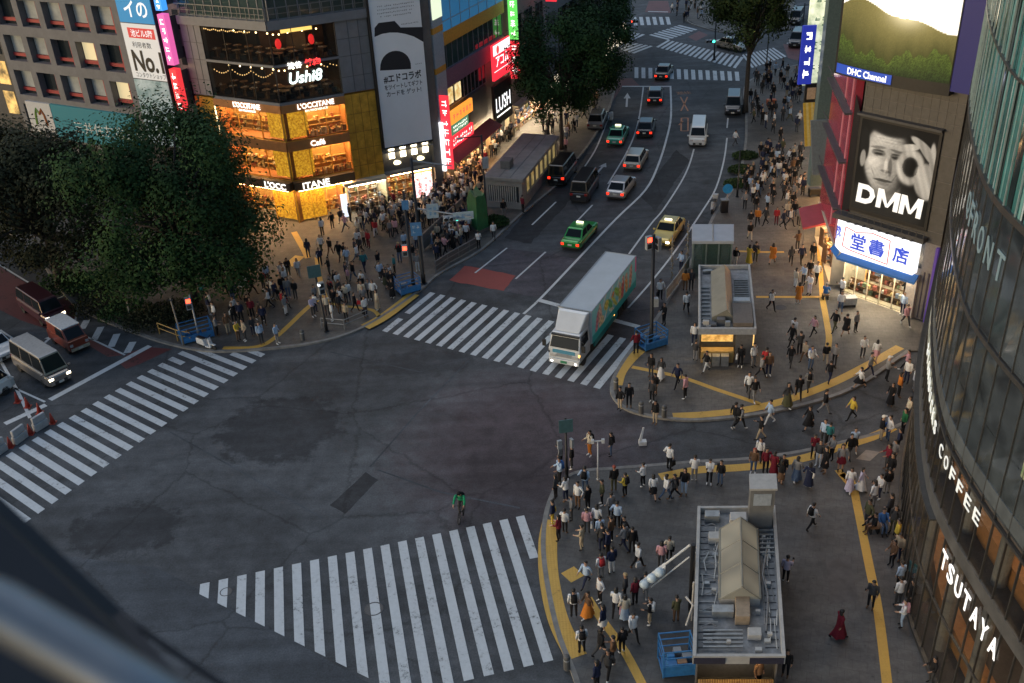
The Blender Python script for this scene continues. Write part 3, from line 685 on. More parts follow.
for F, L_ in ((RW, 8.1), (LW, 9.4)):
    F.slab(mb, 0, L_, 18.25, 18.32, 0.2, 0.25); F.slab(mb, 0, L_, 17.8, 17.84, 0.2, 0.25)
    for k in range(int(L_/0.9)+1): F.slab(mb, k*0.9, k*0.9+0.05, 17.3, 18.3, 0.19, 0.24)
mb.build('balustrade', m_steel, bd)
# grooves of the cladding panels, as raised seams
mb = MB()
for z in (12.0, 13.7, 15.1):
    RW.slab(mb, RS, 8.1, z, z+0.03, 0, 0.02); LW.slab(mb, LS, 9.4, z, z+0.03, 0, 0.02)
for s in (6.4, 7.3): RW.slab(mb, s, s+0.03, 10.7, 16.6, 0, 0.022)
for s in (7.9, 8.6): LW.slab(mb, s, s+0.03, 10.7, 16.6, 0, 0.022)
mb.build('panel_seams', m_dgrey, bd)
# dining floors
for k, (z0, z1) in enumerate(((13.8, 16.55), (10.72, 13.6))):
    for F, L_ in ((RW, RS), (LW, LS)):
        glazed(bd, F, 0.02, L_, z0, z1, 3 if F is RW else 3, -0.08, m_pane, 'window', 0.05, m_black)
        mb = MB(); F.slab(mb, 0, L_, z0-0.05, z0, -4.4, -0.1, 1); F.slab(mb, 0, L_, z0, z1, -4.6, -4.4, 0); F.slab(mb, 0, L_, z1-0.05, z1, -4.4, -0.1, 1)
        r = mb.build('dining_room', [m_brown, m_brown], bd)
        rnd = random.Random(k*7+(F is RW)); tb = MB(); lp = MB(); cu_ = MB()
        for i in range(int(L_/1.2)):
            for dd in (-0.9, -2.3):
                s = 0.7+i*1.2+rnd.random()*0.3; p = F.P(s, z0, dd)
                tb.lathe([(0.05, z0), (0.05, z0+0.7), (0.38, z0+0.71), (0.38, z0+0.75)], 10, (p[0], p[1], 0), mi=0)
                for q in (-0.55, 0.55):
                    c = F.P(s+q, z0, dd); tb.box(c[0]-0.18, c[1]-0.18, z0, c[0]+0.18, c[1]+0.18, z0+0.42, 1)
                if rnd.random() < 0.7:
                    for _ in range(2):
                        c = F.P(s+rnd.uniform(-.25, .25), z0, dd+rnd.uniform(-.2, .2)); tb.lathe([(0.1, z0+0.755), (0.11, z0+0.775)], 8, (c[0], c[1], 0), mi=2)
            c = F.P(0.7+i*1.2, z1-0.75, -2.0); lp.ell(c, (0.07, 0.07, 0.07), 6, 5)
        tb.build('dining_tables', [m_wood, m_black, m_goods[0]], r); lp.build('pendant_lamp', m_lamp, r); mb = MB()
        for i in range(3): s = L_*(i+.5)/3; F.slab(mb, s-.3, s+.3, z1-.1, z1-.06, -3.2, -2.9)
        mb.build('ceiling_lamp', emit('dining_lamp', (1.0, 0.55, 0.25), 12.0), r)
# strings of bulbs behind the glass and red lanterns
mb = MB()
for i in range(24): p = LW.P(2.3+i*0.21, 16.25-0.10*sin(i*0.7)**2, -0.35); mb.ell(p, (0.055, 0.055, 0.06), 5, 4)
for i in range(26): p = LW.P(0.6+i*0.25, 13.1-0.45*sin(pi*((i*0.25) % 2.2)/2.2), -0.35); mb.ell(p, (0.05, 0.05, 0.055), 5, 4)
for i in range(6): p = RW.P(3.9+i*0.26, 13.2-0.1*(i % 3), -0.35); mb.ell(p, (0.05, 0.05, 0.055), 5, 4)
mb.build('string_lights', emit('bulb', (1.0, 0.58, 0.22), 1.3), bd)
mb = MB(); RW.slab(mb, 1.05, 3.6, 16.15, 16.42, -0.5, -0.4); mb.build('lit_menu_strip', emit('amber_strip', (1.0, 0.6, 0.15), 1.6), bd)
for s in (0.85, 3.6):
    mb = MB(); mb.ell(RW.P(s, 15.2, -1.2), (0.26, 0.26, 0.42), 10, 8); mb.build('lantern', emit('red_lantern', (1.0, 0.03, 0.03), 0.8), bd)
# restaurant sign
mb = MB(); p = RW.at(305, 74); put_text(mb, 'Ushi8', RW.place(p[0], p[1]-0.15, 0.14), 2.75, 0.95, 0.02, thick=0.06, shear=0.22); mb.build('sign_lettering', emit('cool_letters', (0.85, 1.0, 0.95), 1.7), bd)
p = RW.at(304, 64.5); mb = MB(); put_text(mb, '渋谷', RW.place(p[0]-0.8, p[1]+0.1, 0.14), 1.2, 0.55, 0.03, thick=0.05); mb.build('sign_lettering', m_letter, bd)
mb = MB(); put_text(mb, '焼肉', RW.place(p[0]+0.7, p[1]+0.15, 0.14), 1.3, 0.6, 0.03, thick=0.05); mb.build('sign_lettering', m_redglow, bd)
# gold floors
mb = MB()
RW.slab(mb, RS, 8.1, 3.0, 10.5, -0.5, 0.01); mb.build('gold_wall', m_gold, bd); mb = MB(); LW.slab(mb, LS, 9.4, 0, 10.5, -0.5, 0.01); mb.build('gold_wall', m_gold, bd)
mb = MB()
for z in (4.2, 5.7, 7.2, 8.8):
    RW.slab(mb, RS, 8.1, z, z+0.03, 0.01, 0.03); LW.slab(mb, LS, 9.4, z, z+0.03, 0.01, 0.03)
for s in (6.0, 6.7, 7.4): RW.slab(mb, s, s+0.025, 3.0, 10.5, 0.01, 0.032)
mb.build('panel_seams', mat('gold_dark', (0.2, 0.1, 0.015), 0.4, 0.3), bd)
for k, (z0, z1) in enumerate(((7.4, 9.85), (3.95, 6.55), (0.02, 3.15))):
    for F, L_ in ((RW, RS), (LW, LS)):
        L2 = L_ if k < 2 or F is LW else 4.15
        glazed(bd, F, 0.02, L2, z0, z1, 3, -0.02, m_pane, 'window', 0.05, m_gold)
        shop_room(bd, F, 0.0, L2, z0, z1, 2.4, m_amber2, m_soffit, m_lampsoft, 4, goods=1, seed=k*3+(F is RW), rows=1, wares=m_amber_goods)
        mb = MB(); s1 = (2.1 if F is RW else 1.9) if k < 2 else 2.6; F.slab(mb, 0.03, s1, z0+0.2, z1-0.12, -0.36, -0.28); mb.build('backlit_panel', m_amber, bd)
    if k == 2: continue
    for F, L_ in ((RW, RS), (LW, LS)):
        mb = MB(); F.slab(mb, 0, L_, z1, z1+(0.65 if k == 0 else 0.83), -0.35, 0.12); mb.build('fascia', m_soffit, bd)
        if F is RW:
            gb = MB(); rnd = random.Random(k)
            for i in range(22): F.slab(gb, 1.9+i*0.155, 2.02+i*0.155, z0+0.1, z0+0.35+0.4*rnd.random(), -0.26, -0.14, rnd.randrange(6))
            gb.build('window_display', m_amber_goods, bd)
mb = MB()
for F, s, zz, wd in ((RW, 2.9, 10.12, 3.1), (LW, 3.55, 10.12, 2.9)):
    put_text(mb, "L'OCCITANE", F.place(s, zz+0.12, 0.14), wd, 0.46, 0.012, thick=0.05); put_text(mb, 'EN PROVENCE', F.place(s, zz-0.32, 0.14), wd*0.62, 0.17, 0.0, thick=0.03)
put_text(mb, 'Café', RW.place(2.6, 6.98, 0.14), 1.25, 0.48, 0.012, thick=0.05); mb.build('sign_lettering', m_letter, bd)
mb = MB(); RW.slab(mb, 0, 5.3, 3.17, 3.93, -0.3, 0.55); LW.slab(mb, 0, LS, 3.17, 3.93, -0.3, 0.55); mb.build('canopy', mat('canopy_brown', (0.10, 0.06, 0.03), 0.5), bd)
mb = MB(); put_text(mb, 'ITANE', RW.place(1.85, 3.56, 0.56), 2.35, 0.56, 0.014, thick=0.05); put_text(mb, "L'OCC", LW.place(1.55, 3.56, 0.56), 2.3, 0.56, 0.014, thick=0.05); mb.build('sign_lettering', m_letter, bd)
mb = MB(); LW.slab(mb, LS-0.07, LS+0.02, 7.3, 10.4, 0.03, 0.1); mb.build('edge_light', emit('edge_light', (1.0, 0.75, 0.4), 2.5), bd)
# convenience shop in the right bay
mb = MB(); RW.slab(mb, 4.2, 8.1, 2.75, 3.05, -0.5, 0.7); mb.build('canopy', m_cream, bd)
glazed(bd, RW, 4.5, 8.0, 0.05, 2.7, 4, 0.55, m_pane, 'shop_window', 0.06, m_cream)
shop_room(bd, RW, 4.45, 8.05, 0.02, 2.74, 3.2, mat('shop_back_white', (0.7, 0.66, 0.58), 0.6), m_cream, m_lampwhite, 3, goods=1, seed=21, din=0.45, rows=3)
mb = MB(); RW.slab(mb, 3.7, 4.25, 0.12, 2.2, 0.7, 0.85); mb.build('poster_stand', emit('poster_light', (0.8, 0.85, 1.0), 0.8), bd)

def added_spill_panel(parent, F, s0, s1, z, d0, d1, m_):  # unseen glow panels, added so shop light spills onto the pavement
    mb = MB(); F.slab(mb, s0, s1, z-0.05, z, d0, d1); return mb.build('added_spill_panel', m_, parent)
m_down = emit('spill_glow_warm', (1.0, 0.58, 0.24), 40.0); m_spillw = emit('spill_glow_white', (1.0, 0.78, 0.5), 40.0)
added_spill_panel(bd, RW, 0.3, 5.0, 3.16, 0.12, 0.45, m_down); added_spill_panel(bd, LW, 0.3, 6.9, 3.16, 0.12, 0.45, m_down); added_spill_panel(bd, RW, 4.6, 7.9, 2.74, 0.58, 0.68, m_spillw)
# ------------------------------------------------------------------ billboard building
bb = thing('billboard_building', 'narrow dark building carrying a tall white printed billboard over a lit shop', 'building', RW.P(10.5, 0, 0))
mb = MB(); RW.slab(mb, 8.15, 12.75, 5.0, 26, -9, -0.05); RW.slab(mb, 8.15, 12.75, 2.95, 5.0, -9, -0.3); RW.slab(mb, 12.75, 13.45, 0, 26, -9, 0.3)
mb.build('wall', mat('pillar_grey', (0.11, 0.105, 0.105), 0.5, 0.2, 0.25, 0.7), bb)
mb = MB(); RW.slab(mb, 8.28, 12.68, 5.5, 26, -0.04, 0.42); brd = mb.build('billboard', mat('billboard_white', (0.72, 0.74, 0.77), 0.6, 0, 0.04, 0.5), bb)
mb = MB(); RW.slab(mb, 8.16, 8.28, 5.4, 26, 0, 0.5); RW.slab(mb, 8.16, 12.75, 5.36, 5.5, 0, 0.5); mb.build('billboard_frame', m_black, bb)
ik = MB(); D = 0.424
def ink(px, d=D, mi=0): ik.add([RW.P(*RW.at(*p), d) for p in px][::-1], [tuple(range(len(px)))], mi)
ik2 = [(373, 27), (377, 22), (393, 20), (399, 26.5), (421, 26), (421.5, 41)]
top = [(373.5+47.5*t, 35-9*sin(pi*min(1, t*1.0))**1+6*t) for t in [i/14 for i in range(15)]]
ink([(373, 27), (377, 22), (393, 20), (399, 26.5), (421, 26), (421.8, 41)]+[(412, 35.5), (404, 33), (396, 31.6), (388, 31.6), (380, 33), (373, 36)])
arc = [(378.5+15.5*(1-cos(pi*i/14)), 69.5-1.6*(i/14)-19*sin(pi*i/14)**0.8) for i in range(15)]
ink(arc)
def line_text(s_, cx, cy, wpx, hz, b=0.0):
    c = RW.at(cx, cy); wd = abs(RW.at(cx+wpx/2, cy)[0]-RW.at(cx-wpx/2, cy)[0]); put_text(ik, s_, RW.place(c[0], c[1], D), wd, hz, b)
line_text('#エドコラボ', 401, 75.5, 38, 0.72, 0.03); line_text('をツイートしてギフト', 402, 83.7, 38, 0.46, 0.02); line_text('カードを ゲット!', 402.5, 90.5, 35, 0.48, 0.02)
for k, y in enumerate((3.5, 7, 10.5, 14)): c = RW.at(394, y); scribble(ik, RW.place(c[0], c[1], D), 3.2-0.5*(k == 3), 0.16, 1, seed=k+5)
c = RW.at(409, 22); scribble(ik, RW.place(c[0], c[1], D), 1.7, 0.14, 1, seed=33); c = RW.at(417, 62.5); scribble(ik, RW.place(c[0], c[1], D), 0.6, 0.14, 1, seed=34)
ik.build('printed_ink', mat('billboard_ink', (0.012, 0.014, 0.02), 0.6), brd)
for k in range(4):
    mb = MB(); s = 8.95+k*1.05; RW.slab(mb, s-0.26, s+0.26, 4.3, 5.3, 0.02, 0.06); mb.build('flood_lamp', m_flood, bb)
for k in range(2):
    mb = MB(); mb.ell(RW.P(9.4+k*2.2, 3.75, -0.28), (0.42, 0.12, 0.22), 10, 6); mb.build('wall_lamp', emit('soft_lamp', (1.0, 0.88, 0.55), 2.2), bb)
mb = MB(); RW.slab(mb, 8.15, 12.75, 4.95, 5.05, -0.3, 0.35); mb.build('ledge', m_grey, bb); mb = MB(); RW.slab(mb, 8.15, 12.75, 2.85, 3.1, -0.3, 0.3); mb.build('ledge', m_grey, bb); added_spill_panel(bb, RW, 8.6, 12.4, 2.84, 0.02, 0.25, m_down)
glazed(bb, RW, 8.3, 12.6, 0.02, 2.8, 5, -0.2, m_pane, 'shop_window', 0.06, m_steel)
shop_room(bb, RW, 8.25, 12.65, 0.02, 2.85, 3.2, emit_noise('shop_back_glow_warm', (0.3, 0.13, 0.03), (1.0, 0.7, 0.3), 0.8, 2.0), m_cream, m_lampsoft, 3, goods=1, seed=31, din=-0.25, rows=3)  # back wall glow stands in for shop light
mb = MB(); RW.slab(mb, 10.7, 12.5, 0.15, 2.4, -0.19, -0.12); mb.build('vending_display', emit_noise('vending', (0.7, 0.08, 0.08), (0.85, 0.95, 1.0), 1.2, 3.5), bb)

# ------------------------------------------------------------------ sign-covered street building
sb_ = thing('sign_covered_building', 'shop building with blue top, orange band and stacked lit red signs along its street front', 'building', SW.P(7, 0, 0))
W0, W1 = 0.0, 15.6
mb = MB(); mb.prism([SW.xy(W0, -0.4), SW.xy(W1, -0.4), SW.xy(W1, -13), SW.xy(W0+2.5, -13)], 0, 26); mb.build('core', m_dgrey, sb_)
mb = MB(); SW.slab(mb, 1.9, W1, 12.95, 14.1, -0.4, 0.1); mb.build('orange_band', mat('orange_band', (0.62, 0.27, 0.03), 0.5), sb_)
mb = MB(); SW.slab(mb, 1.9, W1, 9.2, 10.75, -0.4, 0.05); mb.build('purple_band', mat('purple_band', (0.20, 0.10, 0.15), 0.5), sb_)
mb = MB(); SW.slab(mb, 0.0, 1.9, 3, 26, -0.4, 0.25); mb.build('corner_column', mat('pale_panel', (0.34, 0.36, 0.40), 0.45), sb_)
mb = MB()
for z in (11.0, 14.4): SW.slab(mb, -0.01, 1.91, z, z+0.5, 0.0, 0.27)
mb.build('column_band', mat('orange_band', ()), sb_)
mb = MB(); SW.slab(mb, 0.1, 1.8, 15.6, 19, 0.25, 0.35); mb.build('lit_sign', emit('pale_green_sign', (0.75, 0.85, 0.6), 0.8), sb_)
for z0, z1, n, m_, nm in ((10.75, 12.95, 12, m_gpane, 'window'), (7.3, 9.2, 11, m_dpane, 'window')): glazed(sb_, SW, 1.9, W1 if z0 > 9 else 11, z0, z1, n, -0.2, m_, nm, 0.08, m_grey)
mb = MB(); SW.slab(mb, 1.9, W1, 14.1, 26, -0.4, 0.08); bp_ = mb.build('blue_panel', emit('blue_panel', (0.03, 0.16, 0.33), 0.35, (0.03, 0.15, 0.3)), sb_)
fr = MB()
for i in range(8): SW.slab(fr, 1.9+i*1.95, 1.97+i*1.95, 14.1, 26, 0.08, 0.12)
for z in (14.95, 17.5, 20): SW.slab(fr, 1.9, W1, z, z+0.07, 0.08, 0.118)
fr.build('frame', mat('pale_panel', ()), bp_)
for s0, s1 in ((2.3, 3.6), (4.1, 5.3)):
    mb = MB(); SW.slab(mb, s0, s1, 7.55, 9.0, -0.15, -0.1); mb.build('lit_window', emit_noise('lit_window_yellow', (0.5, 0.3, 0.06), (0.95, 0.8, 0.45), 0.8, 1.5), sb_)
def sign(parent, F, s0, s1, z0, z1, d, m_, word=None, mw=None, wfrac=0.8, hfrac=0.5, name='sign_board', rows=0, seed=0, bold=0.02):
    mb = MB(); F.slab(mb, s0, s1, z0, z1, d-0.25, d); o = mb.build(name, m_, parent); lb = MB(); wd, ht = abs(s1-s0), z1-z0
    pl_ = F.place((s0+s1)/2, (z0+z1)/2, d+0.01)
    if word: put_text(lb, word, pl_, wd*wfrac, ht*hfrac, bold)
    elif rows: scribble(lb, pl_, wd*wfrac, ht*hfrac, rows, seed)
    if lb.v: lb.build('sign_lettering', mw, o)
    return o
m_redsign = emit('red_sign', (0.85, 0.03, 0.05), 0.95); m_orsign = emit('orange_sign', (0.95, 0.32, 0.04), 0.9); m_grsign = emit('green_sign', (0.10, 0.30, 0.16), 0.5)
sign(sb_, SW, 2.0, 6.6, 5.9, 7.1, 0.35, m_orsign, None, m_redglow, 0.9, 0.6, rows=1, seed=3)
sign(sb_, SW, 2.0, 5.6, 4.9, 5.85, 0.3, m_grsign, None, m_letter, 0.85, 0.7, rows=2, seed=4)
sign(sb_, SW, 1.6, 6.3, 3.75, 4.85, 0.4, m_redsign, None, m_letter, 0.9, 0.7, rows=2, seed=5)
mb = MB(); SW.slab(mb, 6.5, 10.6, 4.2, 7.2, -0.4, 0.0); mb.build('wall', m_dgrey, sb_)
sign(sb_, SW, 10.75, 15.1, 2.95, 6.95, 0.7, mat('lush_black', (0.012, 0.012, 0.013), 0.5), 'LUSH', emit('bright_letters', (1, 1, 1), 1.3), 0.82, 0.36, bold=0.008)
mb = MB(); SW.slab(mb, 11.3, 14.6, 3.75, 3.87, 0.7, 0.73); mb.build('sign_underline', m_letter, sb_)
o = sign(sb_, SW, 11.1, 15.3, 7.4, 10.8, 0.7, m_redsign, 'アコム', emit('bright_letters', ()), 0.72, 0.3, bold=0.015)
lb = MB(); SW.slab(lb, 11.15, 15.25, 9.75, 10.75, 0.7, 0.712); SW.slab(lb, 11.15, 15.25, 8.2, 8.28, 0.7, 0.712); lb.build('white_field', emit('sign_white', (1, 0.96, 0.95), 0.9), o)
lb = MB(); c = SW.place(12.2, 10.2, 0.722); lb.add([c(0.33*cos(2*pi*i/20), 0.4*sin(2*pi*i/20), 0) for i in range(20)], [tuple(range(20))]); lb.build('sign_mark', m_redglow, o)
# awning and open shop front
mb = MB(); a, b, c, d = SW.P(0.3, 3.7, 0.2), SW.P(10.6, 3.95, 0.2), SW.P(10.6, 3.3, 1.5), SW.P(0.3, 3.05, 1.5)
mb.quad(d, c, b, a); lo = lambda p: (p[0], p[1], p[2]-0.08); mb.quad(lo(a), lo(b), lo(c), lo(d)); mb.quad(lo(d), lo(c), c, d); mb.quad(a, lo(a), lo(d), d); mb.build('awning', mat('awning_maroon', (0.22, 0.04, 0.045), 0.6), sb_)
added_spill_panel(sb_, SW, 0.6, 10.3, 2.98, 0.25, 0.55, m_down); added_spill_panel(sb_, SW, 11, 15, 2.9, 0.2, 0.5, m_spillw)
shop_room(sb_, SW, 0.2, 10.6, 0.02, 3.0, 3.0, emit_noise('shop_back_orange', (0.5, 0.17, 0.03), (1.0, 0.6, 0.2), 0.9, 1.4), m_cream, m_lampsoft, 6, goods=1, seed=41, din=0.1, rows=3)  # orange shop light painted into the glowing back wall
shop_room(sb_, SW, 10.7, 15.5, 0.02, 2.9, 3.0, mat('shop_back_white', ()), m_cream, m_lampwhite, 3, goods=1, seed=42, din=0.1, rows=3)
# signs standing out from the wall, each its own thing
def blade(label, F, s, d0, d1, z0, z1, m_, mw, seed, word=None, thick=0.16, group='signs standing out from the shop fronts'):
    t = thing('blade_sign', label, 'sign', F.P(s, z0, (d0+d1)/2), group=group)
    mb = MB(); F.slab(mb, s, s+thick, z0, z1, d0, d1); o = mb.build('sign_box', m_, t)
    br = MB()
    for z in (z0+0.2*(z1-z0), z0+0.8*(z1-z0)): F.slab(br, s+0.05, s+0.11, z-0.04, z+0.04, d0-0.35, d0)
    br.build('bracket', m_steel, t)
    k = -1 if F.flip else 1
    def place(a, b, dd): return F.P(s-0.006-dd, (z0+z1)/2+b, (d0+d1)/2+a)
    lb = MB()
    if word: put_text(lb, '\n'.join(word), place, (d1-d0)*0.66, (z1-z0)*0.86, 0.02, line=0.95)
    else: scribble(lb, place, (d1-d0)*0.8, (z1-z0)*0.92, 1, seed, vertical=True)
    lb.build('sign_lettering', mw, t); return t
blade('tall red lit sign with white and yellow panels beside the billboard building', SW, 0.05, 0.3, 1.15, 2.5, 9.2, m_redsign, m_letter, 51)
blade('thin white glowing sign post next to the tall red sign', SW, -0.35, 0.25, 0.6, 2.4, 6.9, emit('white_tube', (0.95, 0.96, 1.0), 1.4), m_letter, 52)

# ------------------------------------------------------------------ beige building beyond
be = thing('beige_building', 'plain beige building behind the roadside tree with lit shop floor', 'building', SW.P(22, 0, 0))
mb = MB(); SW.slab(mb, 16.6, 27, 3.2, 26, -12, 0); mb.build('wall', mat('beige_wall', (0.24, 0.215, 0.20), 0.8, 0, 0.1, 1), be)
for k in range(3): glazed(be, SW, 18+k*3, 20+k*3, 9, 12, 2, 0.03, m_dpane, 'window', 0.06, m_steel)
for k in range(3): glazed(be, SW, 18+k*3, 20+k*3, 4.5, 7.5, 2, 0.03, m_gpane, 'window', 0.06, m_steel)
mb = MB(); SW.slab(mb, 16.6, 27, 3.0, 3.35, -0.3, 0.8); mb.build('canopy', m_cream, be)
added_spill_panel(be, SW, 17, 26.6, 2.98, 0.25, 0.6, m_spillw)
shop_room(be, SW, 16.7, 27, 0.02, 3.0, 3.0, emit_noise('shop_back_glow_pale', (0.6, 0.45, 0.25), (1.0, 0.9, 0.7), 0.9, 1.2), m_cream, m_lampwhite, 6, goods=1, seed=43, din=0.2, rows=3)  # pale room light put into the back wall's own glow
blade('bright green vertical sign over the pedestrian street', SW, 16.3, 0.2, 1.15, 10.2, 14.2, emit('green_lit', (0.12, 0.62, 0.1), 1.0), m_letter, 53)
blade('white and red vertical sign under the green one', SW, 16.2, 0.2, 1.25, 6.3, 10.0, m_redsign, m_letter, 54)
blade('red round-topped sign high beside the tree crown', SW, 24.5, 1.0, 2.2, 12.2, 16.5, m_redsign, m_letter, 55)
f2 = thing('far_shop_building', 'dim grey shop block beyond the beige building behind the roadside trees', 'building', SW.P(40, 0, 0))
mb = MB(); SW.slab(mb, 27.2, 60, 0, 24, -14, -0.2); mb.build('wall', m_stone, f2)
for k in range(9):
    for z in (4.5, 8, 11.5, 15): 
        mb = MB(); SW.slab(mb, 28+k*3.4, 30.4+k*3.4, z, z+2, -0.2, -0.15); mb.build('window', m_dpane, f2)
mb = MB()
for k in range(6): SW.slab(mb, 28+k*5, 32+k*5, 0.4, 2.8, -0.2, -0.1)
mb.build('lit_shop_window', emit_noise('shop_back_glow_pale', (), ()) , f2)

# ------------------------------------------------------------------ office building with red window frames
of = thing('office_building', 'grey stone office building with rows of deep red framed windows behind the big trees', 'building', LW.P(22, 0, 0))
mb = MB(); LW.slab(mb, 11.0, 33, 0, 26, -14, -0.9); mb.build('core', m_dgrey, of)
colp, rowp, ww, wh = 3.2, 3.3, 2.45, 2.4
cols = [17.1+colp*i for i in range(5)]; rows_ = [5.2+rowp*j-3.3 for j in range(8)]
wl = MB(); edges = [15.6]+[x for c in cols for x in (c, c+ww)]+[33]
for i in range(0, len(edges), 2): LW.slab(wl, edges[i], edges[i+1], 0, 26, -0.9, 0)
zed = [0]+[x for r in rows_ for x in (r, r+wh)]+[26]
for i in range(0, len(zed), 2):
    for c in cols: LW.slab(wl, c, c+ww, zed[i], zed[i+1], -0.9, 0)
wl.build('wall', m_stone, of)
m_redframe = mat('red_frame', (0.34, 0.04, 0.045), 0.45, 0, 0.15, 3); m_blind = mat('window_blind', (0.30, 0.33, 0.34), 0.5, 0, 0.2, 1.2)
rnd = random.Random(11)
for r in rows_[2:]:
    for c in cols:
        mb = MB(); LW.slab(mb, c, c+ww, r, r+wh, -0.75, -0.7); o = mb.build('window', m_dpane, of)
        fr = MB(); LW.slab(fr, c+0.45, c+0.75, r, r+wh, -0.7, -0.55); LW.slab(fr, c, c+ww, r+0.32, r+0.62, -0.7, -0.52); fr.build('frame', m_redframe, o)
        if rnd.random() < 0.75:
            fr = MB(); LW.slab(fr, c+0.85, c+ww-0.1, r+0.66, r+wh-(0.05 if rnd.random() < 0.7 else 0.7), -0.69, -0.66); fr.build('blind', m_blind if rnd.random() < 0.85 else emit('lit_room', (0.75, 0.62, 0.35), 0.55), o)
mb = MB()
a, b = LW.at(32, 117)[1], LW.at(60, 118)
LW.slab(mb, 28.3, 31.7, 5.0, 8.0, 0, 0.25); o = mb.build('sign_board', mat('sign_white_matt', (0.50, 0.51, 0.53), 0.5, 0, 0.05), of)
lb = MB(); c = LW.place(30, 6.6, 0.26)
for mi, pts in ((0, [(-0.75, -0.8), (-0.6, 0.2), (-0.35, 0.75), (0, 0.25)]), (1, [(0, 0.25), (0.35, 0.75), (0.6, 0.2), (0.75, -0.8)])): 
    q = [c(x, y, 0.0) for x, y in pts]; lb.tube(q, 0.13, 5, mi)
lb.build('sign_mark', [mat('mark_green', (0.25, 0.4, 0.08), 0.5), mat('mark_red', (0.45, 0.14, 0.03), 0.5)], o)
mb = MB(); LW.slab(mb, 17.5, 28.25, 4.6, 8.0, 0, 0.22); o = mb.build('sign_board', emit('teal_sign', (0.0, 0.13, 0.17), 0.25, (0.005, 0.12, 0.145)), of)
lb = MB(); c = LW.at(84, 126); put_text(lb, '三井住友信託銀行', LW.place(c[0]-4.2, c[1]-0.1, 0.24), 10.5, 1.15, 0.0); lb.build('sign_lettering', mat('letters_white_matt', (0.6, 0.62, 0.62), 0.5), o)
# sign tower on its corner
st_ = thing('sign_tower', 'tall stacked sign board at the office corner reading No.1 under a blue panel', 'sign', LW.P(13.5, 0, 0.6))
mb = MB(); LW.slab(mb, 11.6, 15.7, 0, 26, -0.8, 0.55); mb.build('sign_box', m_dgrey, st_)
z_ = lambda y: LW.at(148, y)[1]
def panel(y0, y1, m_, s0=11.65, s1=15.65, d=0.6): mb = MB(); LW.slab(mb, s0, s1, z_(y1), z_(y0), 0.5, d); return mb.build('sign_panel', m_, st_)
panel(-40, 22, emit('blue_sign', (0.01, 0.20, 0.42), 0.6)); panel(23, 77, emit('sign_pale', (0.58, 0.58, 0.56), 0.42, (0.5, 0.5, 0.5)))
panel(78, 140, emit_noise('sign_photo', (0.13, 0.2, 0.2), (0.36, 0.42, 0.42), 0.35, 0.9))
lb = MB()
put_text(lb, 'イの', LW.place(13.5, z_(8), 0.62), 2.7, 1.4, 0.02, mi=0)
LW.slab(lb, 11.9, 15.0, z_(37), z_(27), 0.6, 0.615, 1); put_text(lb, '池ビル5階', LW.place(13.4, z_(32), 0.63), 2.5, 0.62, 0.01, mi=0)
put_text(lb, '利用者数', LW.place(13.7, z_(43.5), 0.62), 2.2, 0.5, 0.0, mi=2); put_text(lb, 'No.1', LW.place(13.4, z_(59.5), 0.62), 3.5, 1.85, 0.03, mi=2)
put_text(lb, 'コンタクトショップ', LW.place(13.4, z_(73), 0.62), 3.5, 0.46, 0.0, mi=2)
lb.build('sign_lettering', [emit('letters_pale', (0.85, 0.87, 0.88), 0.6), emit('sign_red_label', (0.6, 0.05, 0.05), 0.5), m_black], st_)
# pink and red vertical signs between the two buildings
for lab, y0, y1, m_, sd in (('small blue square sign above the pink vertical sign', -6, 8, emit('blue_lit_sign', (0.05, 0.3, 0.9), 0.9), 61), ('pink glowing vertical sign between office tower and gold shop building', 11, 61, emit('pink_sign', (0.75, 0.12, 0.38), 0.75), 62), ('red glowing vertical sign below the pink one', 64, 106, emit('red_sign2', (0.80, 0.04, 0.05), 0.8), 63)):
    zt_, zb_ = LW.at(165, y0)[1], LW.at(175, y1)[1]
    t = thing('vertical_sign', lab, 'sign', LW.P(10.1, zb_, 0.9), group='vertical signs by the office tower')
    mb = MB(); LW.slab(mb, 9.75, 10.5, zb_, zt_, 0.6, 1.2); mb.build('sign_box', m_, t)
    lb = MB(); scribble(lb, LW.place(10.12, (zb_+zt_)/2, 1.205), 0.6, (zt_-zb_)*0.9, 1, sd, vertical=True); lb.build('sign_lettering', m_letter, t)
    br = MB(); LW.slab(br, 10.0, 10.1, zb_+0.3, zt_-0.3, -0.4, 0.6); br.build('bracket', m_steel, t)
gp = thing('narrow_building', 'dark slim building squeezed between the office and the gold shop building', 'building', LW.P(10.2, 0, 0))
mb = MB(); LW.slab(mb, 9.45, 11.55, 0, 26, -12, -0.4); mb.build('wall', mat('slim_wall', (0.12, 0.10, 0.12), 0.6), gp)
for z in range(4, 25, 3): mb = MB(); LW.slab(mb, 9.7, 10.4, z, z+1.6, -0.4, -0.36); mb.build('window', m_dpane, gp)
# block beyond, at the left edge
fl = thing('lit_side_building', 'distant lit facade with yellow windows and a teal sign strip beyond the office', 'building', LW.P(40, 0, -8))
mb = MB(); LW.slab(mb, 35, 62, 0, 26, -24, -10); mb.build('wall', m_dgrey, fl)
for j in range(6):
    for i in range(6):
        mb = MB(); LW.slab(mb, 35.4+i*2.4, 37.2+i*2.4, 2+j*3.4, 4.6+j*3.4, -10, -9.95); mb.build('window', emit_noise('far_window_lit', (0.10, 0.07, 0.03), (0.8, 0.5, 0.16), 0.7, 0.8) if (i+j) % 3 != 1 else m_dpane, fl)
mb = MB(); LW.slab(mb, 33.3, 34.2, 3, 14, -5, -4); mb.build('teal_sign_strip', emit('teal_strip', (0.0, 0.30, 0.32), 0.5), fl)
